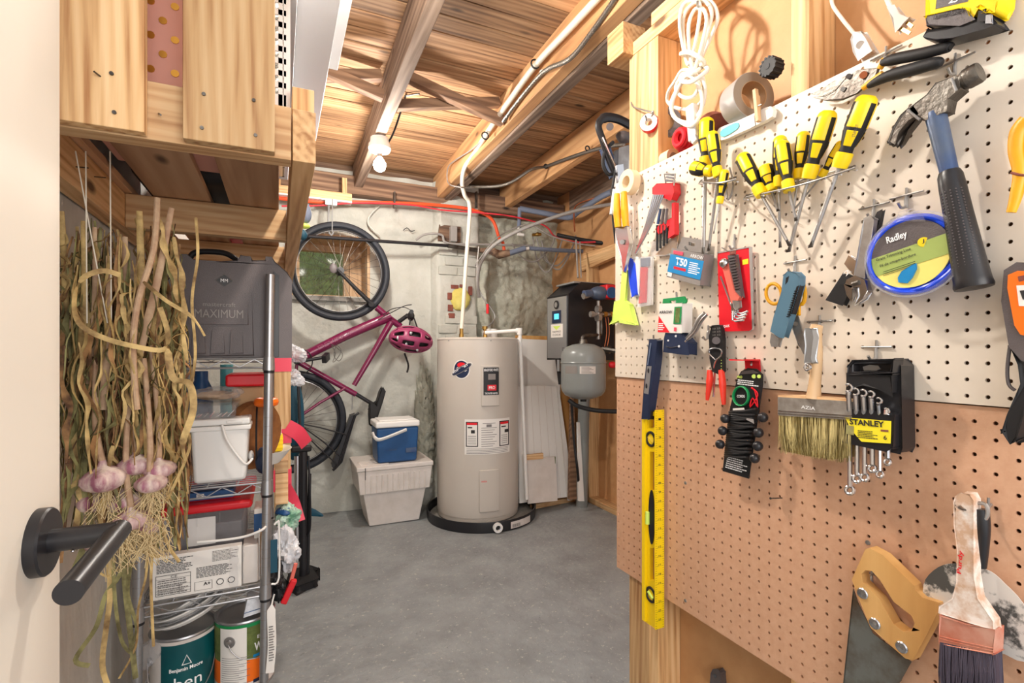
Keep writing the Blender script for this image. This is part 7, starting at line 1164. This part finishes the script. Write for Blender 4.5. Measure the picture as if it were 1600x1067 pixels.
a, b_ = bp(1504, 898, .0625), bp(1507, 862, .0625); u_ = (b_ - a); text('Purdy', a, b_, a + V(0, u_.z, -u_.y).normalized() * .007, 'card_red', ab, bold=.02)
# ---- lone nail
nl = tool('lone_nail', 'single thin nail sticking out of the brown board', 'nail', 1222, 778); MB().tube([bp(1222, 778, 0), bp(1222, 778, 0) + V(-.03, .004, .002)], .0012, 8).build('nail_shank', 'dsteel', nl); MB().cyl(bp(1222, 778, 0) + V(-.03, .004, .002), bp(1222, 778, 0) + V(-.031, .004, .002), .0025).build('nail_head', 'dsteel', nl)
# ================================================================ LEDGE ABOVE THE BOARD
def wpx(px, py, dx=.0): return onX(px, py, XS + dx)
ec_ = thing('white_extension_cord', 'white extension cord knotted in a long hanging bundle', 'cord', wpx(1085, 100)); E_ = lambda x, y_, d=-.02: onX(x, y_, XS + d)
def cordloop(pts, d): MB().tube(cr([E_(x, y_, d + .006 * math.sin(i * 1.7)) for i, (x, y_) in enumerate(pts)], 6, True), .0045, 8, closed=True).build('cord_loop', 'cordw', ec_)
cordloop([(1072, 4), (1092, -6), (1114, 6), (1121, 30), (1110, 60), (1096, 90), (1088, 110), (1078, 90), (1066, 55), (1063, 25)], -.02)
cordloop([(1080, 8), (1100, 2), (1112, 20), (1104, 56), (1090, 100), (1080, 106), (1070, 70), (1068, 30)], -.035)
cordloop([(1085, 16), (1098, 14), (1104, 34), (1094, 80), (1084, 110), (1078, 80), (1076, 40)], -.05)
cordloop([(1066, 10), (1082, 0), (1094, 12), (1086, 70), (1076, 100), (1070, 84), (1062, 40)], -.045)
cordloop([(1084, 112), (1098, 120), (1098, 150), (1086, 168), (1062, 170), (1044, 160), (1044, 144), (1054, 128), (1066, 110)], -.03)
cordloop([(1080, 116), (1092, 130), (1084, 150), (1068, 152), (1056, 140), (1062, 124)], -.05)
cordloop([(1078, 120), (1100, 130), (1098, 165), (1080, 190), (1058, 186), (1048, 165), (1058, 140)], -.04)
cordloop([(1074, 118), (1094, 140), (1096, 172), (1082, 196), (1062, 190), (1050, 176), (1054, 150)], -.055)
MB().tube(cr([E_(x, y_, d) for x, y_, d in ((1064, 84, -.05), (1078, 82, -.075), (1098, 94, -.06), (1097, 102, -.03), (1076, 88, -.015))], 5, True), .0052, 8, closed=True).tube(cr([E_(x, y_, d) for x, y_, d in ((1064, 126, -.05), (1080, 128, -.075), (1096, 118, -.07), (1106, 108, -.05), (1098, 104, -.03), (1084, 114, -.06), (1066, 116, -.03))], 5, True), .0052, 8, closed=True).build('cord_knot', 'cordw', ec_)
MB().beam(E_(1081, 165, -.045), E_(1086, 220, -.045), .022, .026).build('socket_end', 'white', ec_, bev=.004); MB().beam(E_(1084, 214, -.058), E_(1087, 222, -.058), .010, .016).build('socket_face', 'offw', ec_, bev=.001)
tp0 = thing('cord_hook', 'steel hook carrying the white cord bundle', 'hook', E_(1090, 0)); MB().tube(cr([E_(1090, -12, .05), E_(1090, 0, -.01), E_(1090, 10, -.05), E_(1090, 2, -.065)], 4), .003, 8).build('hook_wire', 'steel', tp0)
dt = thing('duct_tape_roll', 'big roll of silver duct tape standing on the board top', 'tape roll', wpx(1185, 150)); ZT = ZB0 + 20.45 * S
cD = onX(1180, 152, XS + .012); cD = V(XS - .010, cD.y, max(cD.z, ZT + .052)); axd = V(-.25, -.97, 0).normalized(); roll(dt, cD - axd * .0 + V(.018, .04, -.004), .052, .032, .052, 'tape_s', 'tape_b', axd, 'tan')
fD = cD + V(.018, .04, -.004) + axd * .0524; vv = V(0, 0, 1); uu = V(.97, -.25, 0).normalized()
for s, a0 in (('Scotch', 50), ('DUCT TAPE', -8)): pass
cp = thing('clothes_peg', 'wooden clothes peg clipped on the white knife', 'peg', wpx(1185, 180)); MB().beam(E_(1180, 140, -.035), E_(1185, 190, -.035), .010, .008).beam(E_(1184, 150, -.028), E_(1186, 190, -.028), .008, .006).build('wood_arms', 'beech', cp, bev=.001); MB().tube([E_(1179, 168, -.036), E_(1190, 163, -.036)], .0015, 6).build('spring', 'steel', cp)
kn = thing('white_craft_knife', 'white plastic knife with aqua window lying along the board edge', 'knife', wpx(1160, 195)); MB().prism(cr([E_(x, y_, -.024) for x, y_ in [(1120, 212), (1124, 200), (1150, 190), (1180, 176), (1204, 166), (1206, 182), (1180, 196), (1150, 210), (1128, 219)]], 2, True), (.012, 0, 0)).build('knife_body', 'white', kn, bev=.002); MB().prism(cr([E_(x, y_, -.0245) for x, y_ in [(1126, 210), (1130, 202), (1150, 192), (1155, 194), (1152, 202), (1132, 214)]], 2, True), (-.002, 0, 0)).build('aqua_window', 'aqua', kn, bev=.0005); MB().prism([E_(1167, 186, -.026), E_(1178, 180, -.026), E_(1180, 196, -.026), E_(1169, 202, -.026)], (.003, 0, 0)).build('white_label', 'tape_s', kn)
bw = thing('black_ribbed_knob', 'black ribbed plastic knob fixed to the second stud', 'knob', wpx(1212, 106)); c = onX(1209, 107, XS - .006); MB().cyl(c + V(.008, 0, 0), c + V(-.020, .0, 0), .019, seg=28).build('knob_body', 'blackm', bw); MB().cyl(c + V(-.020, 0, 0), c + V(-.0212, 0, 0), .006, seg=16).build('knob_bore', 'blackm', bw)
m = MB()
for k in range(14): a = k * 2 * math.pi / 14; p = c + V(0, math.cos(a) * .019, math.sin(a) * .019); m.tube([p + V(.007, 0, 0), p + V(-.021, 0, 0)], .0026, 6)
m.build('ribs', 'blackm', bw)
def led(px, py, name, lab, cat): return thing(name, lab, cat, wpx(px, py))
et = led(1014, 195, 'red_electrical_tape', 'small red and white tape roll on a hook at the end post', 'tape roll'); c = onX(1013, 194, XS - .008); roll(et, c + V(.006, 0, 0), .026, .012, .018, 'card_red', 'paper', V(-.8, -.6, 0))
hw = led(1000, 165, 'screw_hook', 'steel screw hook in the end post above the red tape roll', 'hook'); MB().tube(cr([onX(986, 160, XS + .003), onX(990, 167, XS - .01), onX(1006, 172, XS - .02), onX(1020, 176, XS - .02), onX(1018, 182, XS - .02)], 4), .0022, 8).ell(onX(1020, 175, XS - .02), (.004, .005, .004), 8, 6).build('hook_wire', 'steel', hw); MB().tube(cr([onX(1004, 182, XS + .003), onX(1008, 180, XS - .02), onX(1010, 188, XS - .03)], 3), .0016, 6).build('wire_tail', 'blackm', hw)
gt = led(1045, 200, 'grey_tape_roll', 'grey tape roll seen edge-on behind the cord bundle', 'tape roll'); roll(gt, onX(1040, 196, XS + .05), .045, .026, .02, 'tape_b', 'dgrey', V(-.7, -.7, 0))
rs = led(1065, 220, 'red_strap_bundle', 'bundle of red webbing strap on the board top', 'strap'); cR = onX(1066, 218, XS + .01)
for k in range(6): MB().tube([cR + V(.012 * math.cos(k), math.cos(a) * (.028 - k * .003), math.sin(a) * (.026 - .002 * k) + .001 * k) for a in [q * math.pi / 8 for q in range(16)]], .0045, 6, closed=True, flat=1.6).build('strap_loop', 'card_red', rs)
dr = led(1125, 185, 'dark_red_can_lid', 'dark red round lid behind the yellow screwdrivers', 'lid'); MB().cyl(onX(1112, 200, XS + .06), onX(1120, 204, XS + .03), .04, seg=32).build('lid_disc', 'brick', dr)
pr_ = led(1040, 240, 'paper_roll', 'cream paper tape roll lying at the board top left', 'tape roll'); aP, bP = onX(1030, 248, XS + .01), onX(1050, 238, XS + .01); MB().cyl(aP + V(.02, .03, -.004), aP + V(.02, -.035, -.004), .024, seg=28).build('paper_wind', 'masking', pr_); MB().cyl(aP + V(.02, -.035, -.004), aP + V(.02, -.036, -.004), .013, seg=20).build('core_end', 'tape_b', pr_)
ic = led(1340, 60, 'cord_switch', 'white inline cord switch hanging above the board', 'switch'); MB().prism(cr([E_(x, y_, .03) for x, y_ in [(1330, 62), (1334, 52), (1346, 50), (1354, 60), (1364, 80), (1342, 92), (1334, 82)]], 1, True), (.014, 0, 0)).build('switch_body', 'white', ic, bev=.003); MB().cyl(E_(1344, 70, .03), E_(1344, 70, .0275), .007, seg=20).build('switch_button', 'offw', ic); MB().tube(cr([E_(1299, -10, .036), E_(1301, 8, .036), (E_(1316, 30, .036)), E_(1334, 52, .036)], 5), .0034, 8).build('cord', 'cordw', ic)
pg = led(1405, 30, 'mains_plug', 'clear cord plug with two pins hanging above the board', 'plug'); MB().tube([E_(1383, -10, .02), E_(1388, 4, .02), E_(1393, 14, .02)], .0042, 8).build('cord', 'cordw', pg); MB().prism([E_(x, y_, .012) for x, y_ in [(1388, 12), (1396, 9), (1408, 22), (1421, 28), (1400, 48), (1394, 30)]], (.014, 0, 0)).build('plug_body', 'offw', pg, bev=.002)
for a, b_ in (((1416, 34), (1426, 42)), ((1407, 44), (1422, 52))): MB().beam(E_(*a, .016), E_(*b_, .014), .002, .005).build('pin', 'brass', pg)
kh = thing('grey_door_latch', 'small dark grey latch low on the hardboard below the boards', 'latch', onX(1119, 1060, XS + .085)); MB().prism(cr([onX(x, y_, XS + .07) for x, y_ in [(1111, 1052), (1118, 1046), (1126, 1052), (1126, 1085), (1111, 1085)]], 2, True), (.016, 0, 0)).build('latch_body', 'dgrey', kh, bev=.002); MB().cyl(onX(1117, 1056, XS + .0695), onX(1117, 1056, XS + .067), .004).build('latch_screw', 'black', kh)
